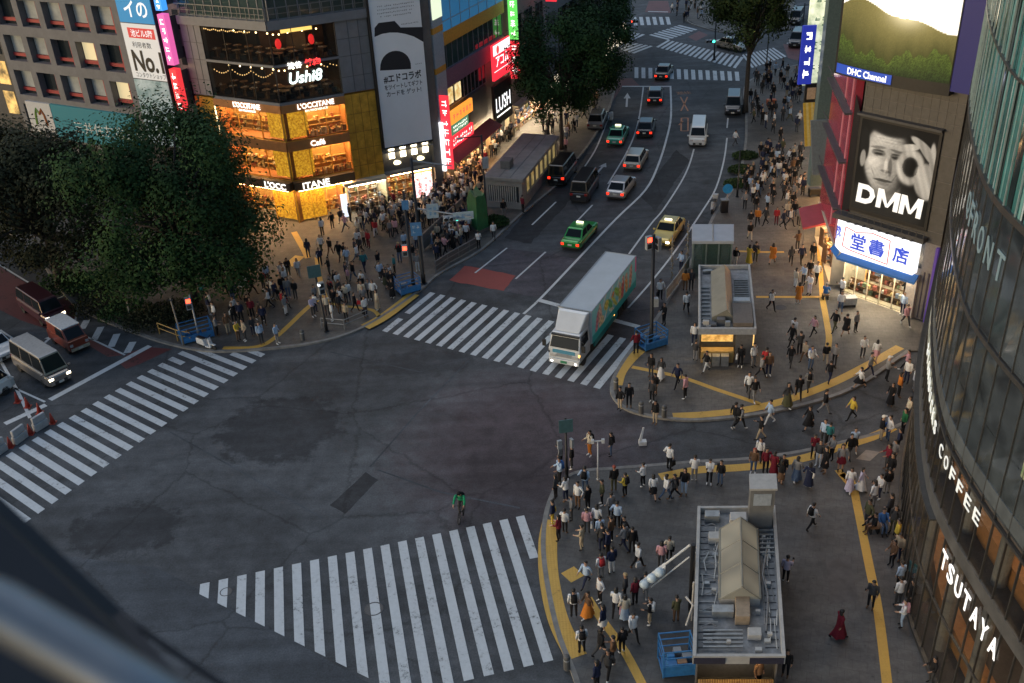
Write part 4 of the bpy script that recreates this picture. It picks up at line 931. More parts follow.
# ------------------------------------------------------------------ bookshop building with poster and big screen
A0_ = g(855, 298); TF = Facade(A0_, (0.648, -0.7616))
bk = thing('bookshop_building', 'dark corner building with giant video screen, man poster and white bookshop sign', 'building', TF.P(1.5, 0, 0))
m_dtile = mat('dark_tile', (0.075, 0.072, 0.071), 0.45, 0.1, 0.18, 3)
B1 = TF.xy(-1.9); B2 = TF.xy(5.4); dS = (0.16, 0.987)
side = Facade(B1, dS, flip=True)
BL = side.xy(9.2)
mb = MB(); TF.slab(mb, -1.3, 5.4, 5.7, 30, -1.0, -0.02); mb.build('wall', m_dtile, bk)
mb = MB(); mb.prism([TF.xy(-1.0, -1.0), TF.xy(5.4, -1.0), TF.xy(12, -10), (BL[0]+8, BL[1]+2), (BL[0]+0.6, BL[1])], 3.0, 30); mb.prism([TF.xy(-1.0, -4.2), TF.xy(3.7, -4.2), TF.xy(12, -10), (BL[0]+8, BL[1]+2), (BL[0]+2.6, BL[1])], 0, 3.0); mb.build('core', m_dgrey, bk)
mb = MB()
for i in range(12): TF.slab(mb, -1.2+i*0.55, -1.18+i*0.55, 13.0, 15.4, -0.02, 0.005)
for z in (13.6, 14.3, 15.0): TF.slab(mb, -1.3, 5.4, z, z+0.025, -0.02, 0.008)
for z in (6.5, 8.2, 9.9, 11.6): TF.slab(mb, 4.3, 5.4, z, z+0.025, -0.02, 0.008)
mb.build('panel_seams', mat('tile_joint', (0.13, 0.12, 0.115), 0.6), bk)
# poster
def face(u, v):
    """black and white portrait of a man making a ring with thumb and finger"""
    def ellp(cx, cy, rx, ry, rot=0):
        dx, dy = u-cx, v-cy; c, s = cos(rot), sin(rot); x, y = (dx*c+dy*s)/rx, (-dx*s+dy*c)/ry; return x*x+y*y
    def soft(e, k=6): return 1/(1+math.exp(max(-30, min(30, (e-1)*k*1.9))))
    u, v = 0.46+(u-0.47)/1.22, 0.60+(v-0.60)/1.15
    val = 0.012
    sh = soft(ellp(0.42, 0.12, 0.42, 0.30), 5); val = val*(1-sh)+0.03*sh                   # coat
    nk = soft(ellp(0.42, 0.36, 0.16, 0.14), 6); val = val*(1-nk)+0.16*nk
    hd = soft(ellp(0.40, 0.62, 0.25, 0.335, 0.06), 9)
    lit = 0.20+0.26*(0.62-u)*2.0-0.25*max(0, (ellp(0.36, 0.62, 0.26, 0.36)-0.35))
    skin = max(0.05, lit)
    skin *= 1-0.55*soft(ellp(0.30, 0.665, 0.075, 0.035), 4)-0.55*soft(ellp(0.50, 0.66, 0.07, 0.035), 4)   # eye sockets
    skin *= 1-0.5*soft(ellp(0.29, 0.715, 0.085, 0.014, 0.1), 4)-0.5*soft(ellp(0.50, 0.712, 0.08, 0.014, -0.1), 4)
    skin *= 1-0.75*soft(ellp(0.385, 0.415, 0.105, 0.014, 0.03), 4)                             # mouth
    skin *= 1-0.3*soft(ellp(0.385, 0.385, 0.07, 0.02), 3)
    skin *= 1-0.5*soft(ellp(0.445, 0.55, 0.022, 0.09, 0.1), 4)                               # nose shadow
    skin *= 1-0.45*soft(ellp(0.40, 0.505, 0.06, 0.014), 4)
    skin += 0.16*soft(ellp(0.395, 0.56, 0.018, 0.07), 3)+0.10*soft(ellp(0.27, 0.57, 0.07, 0.05), 2)+0.1*soft(ellp(0.40, 0.80, 0.14, 0.06), 2)
    for cx, cy in ((0.30, 0.655), (0.495, 0.652)):
        skin *= 1-0.75*soft(ellp(cx, cy, 0.048, 0.011, 0.05), 5); skin += 0.10*soft(ellp(cx+0.02, cy-0.022, 0.03, 0.006), 3)
        skin *= 1-0.6*soft(ellp(cx, cy+0.03, 0.06, 0.006, 0.03), 4)
    skin *= 1-0.35*soft(ellp(0.60, 0.50, 0.07, 0.22), 3)
    skin *= 0.94+0.06*sin(70*v+5*sin(13*u)+9*u)*sin(31*u-17*v)+0.05*sin(140*v+8*sin(21*u))*(1 if v > .74 or v < .52 else .3)
    for k in range(3): skin *= 1-0.22*soft(ellp(0.40, 0.775+0.03*k, 0.13, 0.004), 3)
    for cx, ro in ((0.265, 0.5), (0.51, -0.5)): skin *= 1-0.3*soft(ellp(cx, 0.47, 0.006, 0.06, ro), 3)
    val = val*(1-hd)+skin*hd
    hair = soft(ellp(0.40, 0.93, 0.25, 0.10, 0.0), 5); val = val*(1-hair)+0.02*hair
    hl = soft(ellp(0.14, 0.72, 0.05, 0.16, 0.1), 5); val = val*(1-hl)+0.02*hl
    ear = soft(ellp(0.135, 0.58, 0.03, 0.08), 5); val = max(val, 0.25*ear)
    # hand: palm, ring of thumb and finger, three raised fingers
    ring = abs(sqrt(ellp(0.655, 0.60, 0.115, 0.13))-1); rg = 1/(1+math.exp((ring-0.28)*18))
    palm = soft(ellp(0.83, 0.50, 0.12, 0.17, 0.3), 7)
    fing = 0
    for cx, cy, rx, ry, ro in ((0.74, 0.82, 0.13, 0.036, -0.45), (0.80, 0.76, 0.15, 0.036, -0.75), (0.87, 0.70, 0.034, 0.16, 0.1), (0.60, 0.77, 0.13, 0.034, 0.25), (0.93, 0.66, 0.03, 0.13, -0.1)):
        fing = max(fing, soft(ellp(cx, cy, rx, ry, ro), 6))
    h = max(rg, palm, fing); hv = 0.34-0.2*(u-0.6)+0.06*sin(24*(u+0.6*v))+0.03*sin(90*u+40*v)
    val = val*(1-h)+max(0.08, hv)*h
    if rg < 0.5 and ellp(0.655, 0.60, 0.09, 0.105) < 1: val *= 0.55
    val = min(1, val**1.3*1.2)
    val *= 0.92+0.16*((sin(u*311+v*173)*43758.5) % 1)
    return (val*0.98, val*0.93, val*0.84)
mb = MB(); TF.slab(mb, -1.32, 4.34, 6.45, 13.1, -0.02, 0.12); fr_ = mb.build('poster_frame', m_black, bk)
picture('poster', TF.place(1.5, 9.8, 0.125), 5.3, 6.2, 110, 128, face, vcol_mat('poster_print', 0.6, 0.95), fr_)
mb = MB(); pl_ = TF.place(1.45, 7.85, 0.135)
def glyph(polys, x, w, h=1.35, sh=0.06):
    for k, P in enumerate(polys): mb.add([pl_(x+w*(a-0.5)+sh*(b-0.5), h*(b-0.5), 0.001*k) for a, b in P], [tuple(range(len(P)))])
Mg = [[(0, 0), (0.22, 0), (0.22, 1), (0, 1)], [(0.0, 1), (0.26, 1), (0.56, 0.12), (0.44, 0.12)], [(0.44, 0.12), (0.56, 0.12), (1, 1), (0.74, 1)], [(0.78, 0), (1, 0), (1, 1), (0.78, 1)]]
o_ = [(0.0, 1.0), (0.55, 1.0), (0.85, 0.85), (1.0, 0.5), (0.85, 0.15), (0.55, 0), (0, 0)]; i_ = [(0.26, 0.74), (0.5, 0.74), (0.66, 0.66), (0.72, 0.5), (0.66, 0.34), (0.5, 0.26), (0.26, 0.26)]
Dg = [[o_[k], i_[k], i_[(k+1) % 7], o_[(k+1) % 7]] for k in range(7)]
glyph(Dg, -1.62, 1.35); glyph(Mg, -0.02, 1.6); glyph(Mg, 1.62, 1.55); mb.build('poster_lettering', emit('poster_white', (0.86, 0.84, 0.80), 0.7), fr_)
mb = MB(); TF.slab(mb, -1.4, 4.4, 13.15, 13.3, -0.1, 0.45); mb.build('ledge', m_dgrey, bk); mb = MB(); TF.slab(mb, -2.2, 4.5, 5.75, 6.1, -0.3, 0.6)
for i in range(14): TF.slab(mb, -2.1+i*0.5, -2.06+i*0.5, 6.1, 6.45, 0.5, 0.54)
TF.slab(mb, -2.2, 4.5, 6.42, 6.46, 0.49, 0.55); mb.build('ledge', m_dgrey, bk)
mb = MB(); q = [TF.P(-1.34, 6.4, 0.1), TF.P(-2.2, 6.0, -0.35), TF.P(-2.2, 14.5, -0.35), TF.P(-1.34, 13.1, 0.1)]; mb.quad(*q[::-1]); mb.build('side_panel', m_black, bk)
# shop sign, bent round the corner
mb = MB(); TF.slab(mb, -1.2, 4.15, 3.42, 5.65, 0.0, 0.62); sg = mb.build('shop_sign', m_whitebox, bk)
mb = MB(); a, b = TF.xy(-1.2, 0.62), TF.xy(-2.1, -0.05); ia, ib = TF.xy(-1.2, 0.0), TF.xy(-1.6, -0.9)
mb.prism([a, b, ib, ia], 3.42, 5.65); mb.build('shop_sign', m_whitebox, bk)
lb = MB()
for ch, s in (('堂', 0.0), ('書', 1.38), ('店', 3.15)): put_text(lb, ch, TF.place(s, 4.55, 0.63), 1.12, 1.2, 0.025, mi=0)
e_ = Facade(a, (b[0]-a[0], b[1]-a[1]), flip=True); put_text(lb, '盛', e_.place(0.75, 4.55, 0.012), 0.85, 1.2, 0.025, mi=0)
rd = [(-1.15, 3.95), (-1.05, 5.4), (-0.2, 5.2), (0.9, 5.5), (2.28, 5.35), (2.3, 3.62), (0.6, 3.72), (-0.6, 3.8), (-1.15, 3.95)]
for p, q in zip(rd, rd[1:]):
    L = hypot(q[0]-p[0], q[1]-p[1]); nx, nz = -(q[1]-p[1])/L*0.035, (q[0]-p[0])/L*0.035
    lb.quad(*[TF.P(x, z, 0.634) for x, z in ((p[0]-nx, p[1]-nz), (q[0]-nx, q[1]-nz), (q[0]+nx, q[1]+nz), (p[0]+nx, p[1]+nz))], 1)
put_text(lb, 'BOOKS TAISEIDO', TF.place(3.2, 3.66, 0.63), 1.5, 0.13, 0, mi=1)
lb.build('sign_lettering', [m_blueink, m_redink], sg)
mb = MB()
for i in range(9): p = TF.P(-0.9+i*0.58, 5.85, 0.75); mb.tube([TF.P(-0.9+i*0.58, 5.72, 0.55), p], 0.03, 5); mb.ell(p, (0.09, 0.09, 0.07), 6, 4)
mb.build('sign_lamps', m_dgrey, bk)
mb = MB()
for F_, s0, s1, dd in ((TF, -1.2, 4.45, 0.0),):
    a, b, c, d = F_.P(s0, 3.4, 0.3), F_.P(s1, 3.4, 0.3), F_.P(s1+0.1, 3.12, 0.95), F_.P(s0-0.1, 3.12, 0.95)
    mb.quad(d, c, b, a); lo = lambda p, k=0.16: (p[0], p[1], p[2]-k); mb.quad(lo(d), lo(c), c, d); mb.quad(lo(a, .05), lo(b, .05), lo(c, .05), lo(d, .05)); mb.quad(b, c, lo(c), lo(b)); mb.quad(a, lo(a), lo(d), d)
mb.build('awning', mat('awning_blue', (0.02, 0.13, 0.42), 0.55, 0, 0.12, 2), bk)
mb = MB(); a, b = TF.P(-1.25, 3.4, 0.7), TF.P(-2.3, 3.5, -0.6); mb.quad(TF.P(-1.3, 3.05, 0.95), a, b, TF.P(-2.5, 3.05, -0.1)); mb.build('awning', mat('awning_blue', ()), bk)
glazed(bk, TF, -1.1, 3.7, 0.13, 2.85, 5, 0.0, m_pane, 'shop_window', 0.06, m_cream)
shop_room(bk, TF, -1.1, 3.7, 0.125, 3.2, 3.2, emit_noise('bookshop_back_glow', (0.55, 0.42, 0.26), (1.0, 0.88, 0.68), 0.75, 1.6), m_cream, m_lampwhite, 4, goods=1, seed=71, din=-0.06, rows=2)  # back wall made to glow so the bookshop looks brightly lit
mb = MB(); TF.slab(mb, 3.7, 4.4, 0, 3.35, -0.8, 0.3); mb.build('pillar', mat('pillar_white', (0.5, 0.45, 0.4), 0.6), bk)
mb = MB(); TF.slab(mb, 4.4, 5.4, 0, 5.7, -0.8, 0.0); mb.build('wall', mat('pillar_grey2', (0.16, 0.145, 0.14), 0.6), bk)
mb = MB(); TF.slab(mb, 4.95, 5.05, 0.2, 3.6, 0.0, 0.06); TF.slab(mb, 4.65, 4.72, 0.2, 3.6, 0.0, 0.05); mb.build('pipe', mat('pipe_dark', (0.05, 0.045, 0.07), 0.4), bk)
mb = MB(); TF.slab(mb, 5.25, 5.42, 0.1, 5.6, 0.02, 0.25); mb.build('edge_light', emit('violet_edge', (0.10, 0.05, 0.3), 0.25), bk)
added_spill_panel(bk, TF, -1.0, 4.0, 3.1, 0.1, 0.5, m_spillw)
# red side front along the street
mb = MB(); side.slab(mb, 0.3, 9.2, 3.2, 17, -0.5, 0.0); mb.build('red_wall', mat('red_panel', (0.33, 0.035, 0.06), 0.25, 0.1, 0.2, 1.2, coat=0.4), bk)
mb = MB()
for s in (1.1, 3.5): side.slab(mb, s, s+0.05, 3.6, 16.5, 0.0, 0.06)
mb.build('light_strip', emit('pink_strip', (0.7, 0.30, 0.34), 0.12), bk)
mb = MB(); 
for z in (6.0, 9.4, 12.8): side.slab(mb, 0.4, 9.0, z, z+0.12, 0.0, 0.5); side.slab(mb, 0.4, 9.0, z+0.9, z+0.95, 0.44, 0.5)
mb.build('ledge', m_dgrey, bk)
shop_room(bk, side, 0.6, 9.0, 0.125, 3.1, 2.4, emit_noise('shop_back_orange', (), ()), m_cream, m_lampsoft, 5, goods=1, seed=72, din=0.1, rows=2)
# video screen: a shallow convex wall of light
def scr(s, z): return TF.P(s, z, 0.95-0.028*(s-1.2)**2)
SCX = [-3.5+i*(8.0/40) for i in range(41)]
def sunset(u, v):
    vv = v*1.0; ridge = 0.42+0.05*sin(u*5+0.6)+0.03*sin(u*11)+0.06*(1-abs(u-0.35)*1.4); fore = 0.16+0.05*sin(u*7+2)+0.03*sin(u*23)+0.02*sin(u*61)
    du, dv = u-0.60, v-0.50; gl = math.exp(-(du*du*9+dv*dv*16)); gl2 = math.exp(-(du*du*60+dv*dv*110))
    rn = ((sin(u*917+v*533)*43758.5) % 1)
    if v > ridge: c = lerp((0.66, 0.64, 0.60), (0.50, 0.50, 0.52), min(1, (v-ridge)*2))
    elif v > fore: t = (v-fore)/(ridge-fore); c = lerp((0.025, 0.028, 0.006), (0.095, 0.082, 0.026), t); c = tuple(x*(0.85+0.3*rn) for x in c)
    else: c = lerp((0.008, 0.015, 0.004), (0.035, 0.055, 0.008), v/max(fore, .01)); c = tuple(x*(0.4+1.2*rn) for x in c)
    k = 1.0 if v > ridge else 0.4
    return (c[0]+0.22*gl*k+1.1*gl2*k, c[1]+0.18*gl*k+1.0*gl2*k, c[2]+0.07*gl*k+0.75*gl2*k)
zb, ztp = 16.25, 24.0
nx, ny = 170, 130; V = []; buf = []
for j in range(ny+1):
    for i in range(nx+1):
        s = -3.3+7.75*i/nx; V.append(scr(s, zb+(ztp-zb)*j/ny)); c = sunset(i/nx, j/ny); buf += [c[0], c[1], c[2], 1]
me = bpy.data.meshes.new('video_screen'); me.from_pydata(V, [], [(j*(nx+1)+i, j*(nx+1)+i+1, (j+1)*(nx+1)+i+1, (j+1)*(nx+1)+i) for j in range(ny) for i in range(nx)]); me.materials.append(vcol_mat('screen_picture', 0.95, 0.8))
ca = me.color_attributes.new('picture', 'FLOAT_COLOR', 'POINT'); ca.data.foreach_set('color', buf); scn = link('video_screen', me, bk)
mb = MB()
for i in range(40):
    a, b = SCX[i], SCX[i+1]; ins = lambda s: TF.P(s, 0, -0.9)
    p = [scr(a, 0), scr(b, 0)]; n_ = [TF.P(a, 0, 0.9-0.028*(a-1.2)**2), TF.P(b, 0, 0.9-0.028*(b-1.2)**2), TF.P(b, 0, -0.6-0.02*(b-1.2)**2), TF.P(a, 0, -0.6-0.02*(a-1.2)**2)]
    mb.hexa([(q[0], q[1], 15.5) for q in n_]+[(q[0], q[1], 24.2) for q in n_])
mb.build('screen_housing', m_black, scn)
mb = MB()
for i in range(1, 22):
    a, b = SCX[i], SCX[i+1]; ff = lambda s, z: TF.P(s, z, 0.96-0.028*(s-1.2)**2); mb.quad(ff(a, 15.62), ff(b, 15.62), ff(b, 16.22), ff(a, 16.22))
bn = mb.build('screen_banner', emit('screen_blue', (0.015, 0.06, 0.36), 0.7), scn)
lb = MB(); put_text(lb, 'DHC Channel', lambda a, b, d: (lambda s: TF.P(s, 15.92+b, 0.985-0.028*(s-1.2)**2))(-0.9+a), 2.9, 0.42, 0.01); lb.build('sign_lettering', m_letter, bn)
mb = MB(); TF.slab(mb, 4.5, 6.2, 15.8, 30, -0.5, 0.55); mb.build('screen_side_panel', emit('side_blue', (0.008, 0.012, 0.14), 0.3, (0.004, 0.006, 0.06)), scn)

# ------------------------------------------------------------------ shop block further along the pavement
s2 = thing('sign_block_building', 'tall shop block beyond the red wall with lit white panel, blue sign and steel column', 'building', (31, 86, 0))
mb = MB(); mb.prism([(27.9, 75), (28.8, 80.5), (33.5, 97), (39, 113), (60, 113), (60, 75)], 3.2, 34); mb.build('core', m_stone, s2)
def front(px0, py0, px1, py1, Y, th=0.3):
    """a panel facing back down the street at depth Y, from its corners in the photograph"""
    x0, z1 = atY(px0, py0, Y); x1, z0 = atY(px1, py1, Y); return x0, x1, z0, z1
def fpanel(px0, py0, px1, py1, Y, m_, name='sign_panel', th=0.25, ztop=None, parent=None):
    x0, x1, z0, z1 = front(px0, py0, px1, py1, Y); mb = MB(); mb.box(x0, Y, z0, x1, Y+th, ztop or z1); return mb.build(name, m_, parent or s2), (x0, x1, z0, ztop or z1)
o, r = fpanel(811, 0, 833, 84, 80.0, emit_noise('lit_panel', (0.30, 0.36, 0.22), (0.85, 0.88, 0.66), 0.75, 0.9), 'lit_panel', ztop=27)
lb = MB()
for k in range(5): scribble(lb, lambda a, b, d, k=k: ((r[0]+r[1])/2+a, 79.99-d, r[2]+1.2+k*1.9+b), (r[1]-r[0])*0.7, 1.0, 2, 80+k)
lb.build('sign_lettering', emit('dark_green_ink', (0.02, 0.16, 0.08), 0.25), o)
o, r = fpanel(803.5, 26, 811, 84, 79.6, emit('blue_blade', (0.02, 0.035, 0.36), 0.55), 'blue_sign')
lb = MB(); scribble(lb, lambda a, b, d: ((r[0]+r[1])/2+a, 79.59-d, (r[2]+r[3])/2+b), (r[1]-r[0])*0.8, (r[3]-r[2])*0.85, 1, 88, vertical=True); lb.build('sign_lettering', m_letter, o)
fpanel(806, 84, 834, 104, 79.8, m_black, 'black_panel'); o, r = fpanel(808, 88, 815, 99, 79.7, mat('poster_tan', (0.4, 0.3, 0.22), 0.6), 'small_poster', 0.08); fpanel(826, 88, 833, 99, 79.7, mat('poster_tan', ()), 'small_poster', 0.08)
x0, x1, z0, z1 = front(818, 105, 829, 150, 77.5); mb = MB(); mb.box(x0, 77.5, 2.6, x1, 78.3, 29); mb.build('steel_column', mat('teal_steel', (0.13, 0.19, 0.20), 0.4, 0.3), s2)
x0, x1, z0, z1 = front(804, 104, 815, 140, 79.0); mb = MB()
for i in range(6): xa = x0+(x1-x0)*i/6; xb = x0+(x1-x0)*(i+1)/6; mb.hexa([(xa, 77.6, z0), (xb, 77.6, z0), (xb, 77.7, z0), (xa, 77.7, z0), (xa, 79.2, z1), (xb, 79.2, z1), (xb, 79.3, z1), (xa, 79.3, z1)], i % 2)
mb.build('awning', [mat('awning_yellow', (0.55, 0.33, 0.03), 0.6), mat('awning_yellow_pale', (0.6, 0.45, 0.15), 0.6)], s2)
x0, x1, z0, z1 = front(812, 122, 826, 172, 76.2); mb = MB(); mb.hexa([(x0+0.3, 75.6, z0), (x1+0.3, 75.6, z0), (x1+0.3, 75.8, z0), (x0+0.3, 75.8, z0), (x0, 76.5, z1), (x1, 76.5, z1), (x1, 76.7, z1), (x0, 76.7, z1)]); mb.build('leaning_panel', mat('panel_bluegrey', (0.16, 0.19, 0.21), 0.5), s2)
FS = Facade((27.5, 75), (0.30, 0.954), flip=True)
added_spill_panel(s2, FS, 0.5, 7.8, 3.1, 0.1, 0.4, m_down)
shop_room(s2, FS, 0.3, 8, 0.125, 3.2, 2.2, emit_noise('shop_back_orange', (), ()), m_cream, m_lampsoft, 4, goods=1, seed=73, din=-0.1, rows=2)
FS2 = Facade((30.0, 81.8), (0.27, 0.963), flip=True); shop_room(s2, FS2, 0, 16, 0.125, 3.2, 2.2, emit_noise('shop_back_glow_pale', (), ()), m_cream, m_lampwhite, 6, goods=1, seed=74, din=-0.1, rows=2)
# red canopy by the bookshop
rc = thing('red_canopy', 'square red canopy over the shop entrance left of the bookshop sign', 'awning', g(818, 240)+(0.12,))
mb = MB(); q = [g(799, 208, 2.9), g(830, 201, 3.3), g(834, 221, 3.1), g(803, 228, 2.7)]; zz = [2.9, 3.3, 3.1, 2.7]
q = [(a[0], a[1], z) for a, z in zip(q, zz)]; mb.hexa([(p[0], p[1], p[2]-0.15) for p in q[::-1]]+q[::-1]); mb.build('canopy_cloth', mat('canopy_red', (0.30, 0.03, 0.045), 0.6, 0, 0.15, 2), rc)
mb = MB()
for p in (q[0], q[3]): mb.tube([(p[0]+0.1, p[1], 0.12), (p[0]+0.1, p[1], p[2]-0.1)], 0.035, 6)
mb.build('canopy_post', m_steel, rc)

# ------------------------------------------------------------------ curved glass building
CV = [(28.4, 58.2), (27.61, 56.7), (26.57, 54.87), (23.91, 49.52), (21.54, 44.7), (20.05, 41.29), (18.88, 38.2), (17.93, 35.41), (17.16, 32.55), (16.88, 30.0), (16.82, 27.5), (16.9, 24), (17.2, 20), (17.9, 15), (18.4, 12)]
def curve_samples(step):
    out = []; acc = 0
    P = []
    for i in range(1, len(CV)-1):
        p0, p1, p2, p3 = CV[i-1], CV[i], CV[i+1], CV[min(len(CV)-1, i+2)]
        for k in range(12):
            t = k/12; P.append(tuple(0.5*((2*p1[c])+(-p0[c]+p2[c])*t+(2*p0[c]-5*p1[c]+4*p2[c]-p3[c])*t*t+(-p0[c]+3*p1[c]-3*p2[c]+p3[c])*t**3) for c in (0, 1)))
    P.append(CV[-1]); res = [P[0]]; last = P[0]; rem = step
    for a, b in zip(P, P[1:]):
        L = hypot(b[0]-a[0], b[1]-a[1]); pos = 0
        while L-pos >= rem:
            pos += rem; res.append((a[0]+(b[0]-a[0])*pos/L, a[1]+(b[1]-a[1])*pos/L)); rem = step
        rem -= (L-pos)
    return res
QS = 1.02
CP = curve_samples(QS); NQ = len(CP)-1
def qn(i):
    a, b = CP[max(0, i-1)], CP[min(NQ, i+1)]; dx, dy = b[0]-a[0], b[1]-a[1]; l = hypot(dx, dy); return (dy/l, -dx/l)
def qpos(s, z, d=0.0):
    """arc length s along the curved front"""
    t = max(0, min(NQ-1e-6, s/QS)); i = int(t); f_ = t-i; a, b = CP[i], CP[i+1]; na, nb = qn(i), qn(i+1)
    # outward is towards the plaza (left of the run)
    return (a[0]+(b[0]-a[0])*f_+(na[0]+(nb[0]-na[0])*f_)*d, a[1]+(b[1]-a[1])*f_+(na[1]+(nb[1]-na[1])*f_)*d, z)
def qband(mb, s0, s1, z0, z1, d0, d1, mi=0, step=1.02):
    n = max(1, int((s1-s0)/step+0.5))
    for k in range(n):
        a, b = s0+(s1-s0)*k/n, s0+(s1-s0)*(k+1)/n
        lo = [qpos(a, z0, d1), qpos(b, z0, d1), qpos(b, z0, d0), qpos(a, z0, d0)]; mb.hexa(lo+[(p[0], p[1], z1) for p in lo], mi)
QL = NQ*QS
qf = thing('curved_glass_building', 'curved dark glass store building with white letter signs and teal upper storeys', 'building', (19, 40, 0))
m_mull = mat('mullion', (0.085, 0.083, 0.08), 0.35, 0.5, 0.2, 3)
def qpane_mat(name, c, rough, trans, spec=0.55):
    m = glass(name, c, rough, trans); b = m.node_tree.nodes['Principled BSDF']; b.inputs['Specular IOR Level'].default_value = spec; nt = m.node_tree
    tc = N(nt, 'ShaderNodeTexCoord'); nz = N(nt, 'ShaderNodeTexNoise', i_Scale=0.45, i_Detail=4.0, i_Distortion=1.2); nt.links.new(tc.outputs['Object'], nz.inputs['Vector'])
    rp = N(nt, 'ShaderNodeValToRGB'); rp.color_ramp.elements[0].position = 0.35; rp.color_ramp.elements[1].position = 0.7; rp.color_ramp.elements[0].color = col4([x*0.45 for x in c]); rp.color_ramp.elements[1].color = col4([x*1.7 for x in c])
    nt.links.new(nz.outputs['Fac'], rp.inputs['Fac']); nt.links.new(rp.outputs['Color'], b.inputs['Base Color']); return m
m_qglass = qpane_mat('store_glass', (0.030, 0.029, 0.029), 0.06, 0.66); m_qdark = qpane_mat('store_glass_dark', (0.042, 0.053, 0.062), 0.07, 0.08, 0.75)
mb = MB(); mb.prism([qpos(0.5, 0, -5)[:2]]+[qpos(s, 0, -4.6)[:2] for s in range(2, int(QL), 2)]+[(40, 12), (60, 40), (40, 62)], 0, 38); mb.build('core', mat('core_dark', (0.03, 0.028, 0.028), 0.7, 0, 0.4, 0.6), qf)
for z in (0.0, 6.55, 9.9, 15.25, 20.05, 24.3, 28.3):
    mb = MB(); qband(mb, 0, QL, z, z+0.3, -4.7, -0.08); mb.build('floor_slab', mat('slab_dark', (0.07, 0.06, 0.055), 0.7), qf)
rnd = random.Random(14)
def panes(z0, z1, m_, dz=0.0):
    """one sheet of glass per bay, each set very slightly out of true"""
    mb = MB()
    zs = [z0, z1] if z1-z0 < 4 else [z0, (z0+z1)/2, z1]
    for i in range(NQ):
        for za, zb in zip(zs, zs[1:]):
            t = [rnd.uniform(-.012, .012) for _ in range(4)]; a, b = i*QS+.012, (i+1)*QS-.012
            mb.quad(qpos(a, za, t[0]), qpos(b, za, t[1]), qpos(b, zb, t[2]), qpos(a, zb, t[3]))
    return mb.build('glass_wall', m_, qf)
panes(0.35, 6.5, m_qglass); panes(7.15, 9.88, m_qglass); panes(10.2, 15.25, m_qdark); panes(15.55, 20.05, m_qdark)
mb = MB()
for i in range(NQ+1): qband(mb, i*QS-0.022, i*QS+0.022, 0.0, 20.05, -0.05, 0.035, step=1)
mb.build('mullions', m_mull, qf)
# upper storeys: strips of fritted glass in uneven widths
strip_mats = [mat('frit_white', (0.42, 0.53, 0.55), 0.3, 0, 0.25, 0.5), mat('frit_teal', (0.055, 0.21, 0.215), 0.25, 0, 0.4, 0.5), mat('frit_deep', (0.02, 0.085, 0.095), 0.15, 0, 0.4, 0.5), qpane_mat('frit_dark', (0.02, 0.035, 0.04), 0.08, 0), mat('frit_pale', (0.16, 0.36, 0.36), 0.3, 0, 0.35, 0.5)]
mb = MB(); s = 0.0; k = 0
while s < QL-0.3:
    wd_ = rnd.choice([0.09, 0.12, 0.16, 0.3, 0.42, 0.5]); mi = rnd.choice([0, 4]) if wd_ < 0.15 else rnd.choice([1, 1, 2, 3, 4, 1]); s2_ = min(QL, s+wd_)
    zc = [20.3, 24.4, 28.4, 38]
    for za, zb in zip(zc, zc[1:]):
        m2 = mi if rnd.random() < .75 else rnd.choice([1, 2, 3]); d = rnd.uniform(-.02, .02); mb.quad(qpos(s, za, d), qpos(s2_, za, d), qpos(s2_, zb, d+rnd.uniform(-.02, .02)), qpos(s, zb, d+rnd.uniform(-.02, .02)), m2)
    s = s2_
mb.build('fritted_glass', strip_mats, qf)
mb = MB()
for i in range(NQ): qband(mb, i*QS-.03, i*QS+.03, 20.3, 38, 0.02, 0.07, step=1)
mb.build('fins', mat('fin_steel', (0.30, 0.38, 0.39), 0.35, 0.3), qf)
for z0, z1, d in ((20.05, 20.3, 0.10), (15.3, 15.5, 0.08), (24.3, 24.4, 0.09), (0, 0.34, 0.12), (9.88, 10.0, 0.07), (3.2, 3.3, 0.04)):
    mb = MB(); qband(mb, 0, QL, z0, z1, -0.05, d); mb.build('transom', m_mull, qf)
mb = MB(); qband(mb, 0, QL, 6.5, 7.15, -0.05, 0.06); mb.build('fascia_panels', mat('fascia_grey', (0.10, 0.102, 0.104), 0.45, 0.2, 0.35, 0.9), qf)
mb = MB(); qband(mb, 0, QL, 10.35, 11.0, -0.02, 0.03); mb.build('grey_glass_band', mat('band_grey', (0.09, 0.105, 0.115), 0.35, 0.0, 0.4, 0.6), qf)
mb = MB()
for i in range(3, 24): qband(mb, i*QS+0.22, i*QS+0.86, 8.75, 9.75, 0.02, 0.04, step=1)
mb.build('lit_panel', emit_noise('fascia_glow', (0.04, 0.045, 0.04), (0.50, 0.52, 0.44), 0.3, 0.8), qf)
def qtext(word, s0, s1, zc, h, d=0.06, bold=0.0, m_=None, wfrac=0.72):
    mb = MB(); n = len(word)
    for k, ch in enumerate(word):
        if ch == ' ': continue
        sc_ = s0+(s1-s0)*k/(n-1); wd = (s1-s0)/(n-1)*(0.3 if ch in 'I1' else wfrac)
        put_text(mb, ch, lambda a, b, t, sc_=sc_: qpos(sc_+a, zc+b, d+t), wd, h, bold, thick=0.03)
    return mb.build('sign_lettering', m_, qf)
qtext('TSUTAYA', 29.0, 33.5, 5.62, 0.88, m_=emit('store_letters', (1.0, 0.98, 0.95), 0.75), bold=0.012)
qtext('STARBUCKS COFFEE', 18.3, 30.6, 9.25, 0.58, m_=emit('dim_letters', (0.95, 0.97, 0.92), 0.42), wfrac=0.6)
qtext('QFRONT', 22.6, 28.2, 18.3, 1.05, m_=emit('cool_dim_letters', (0.45, 0.62, 0.66), 0.12, (0.13, 0.18, 0.19)), wfrac=0.62, d=0.03)
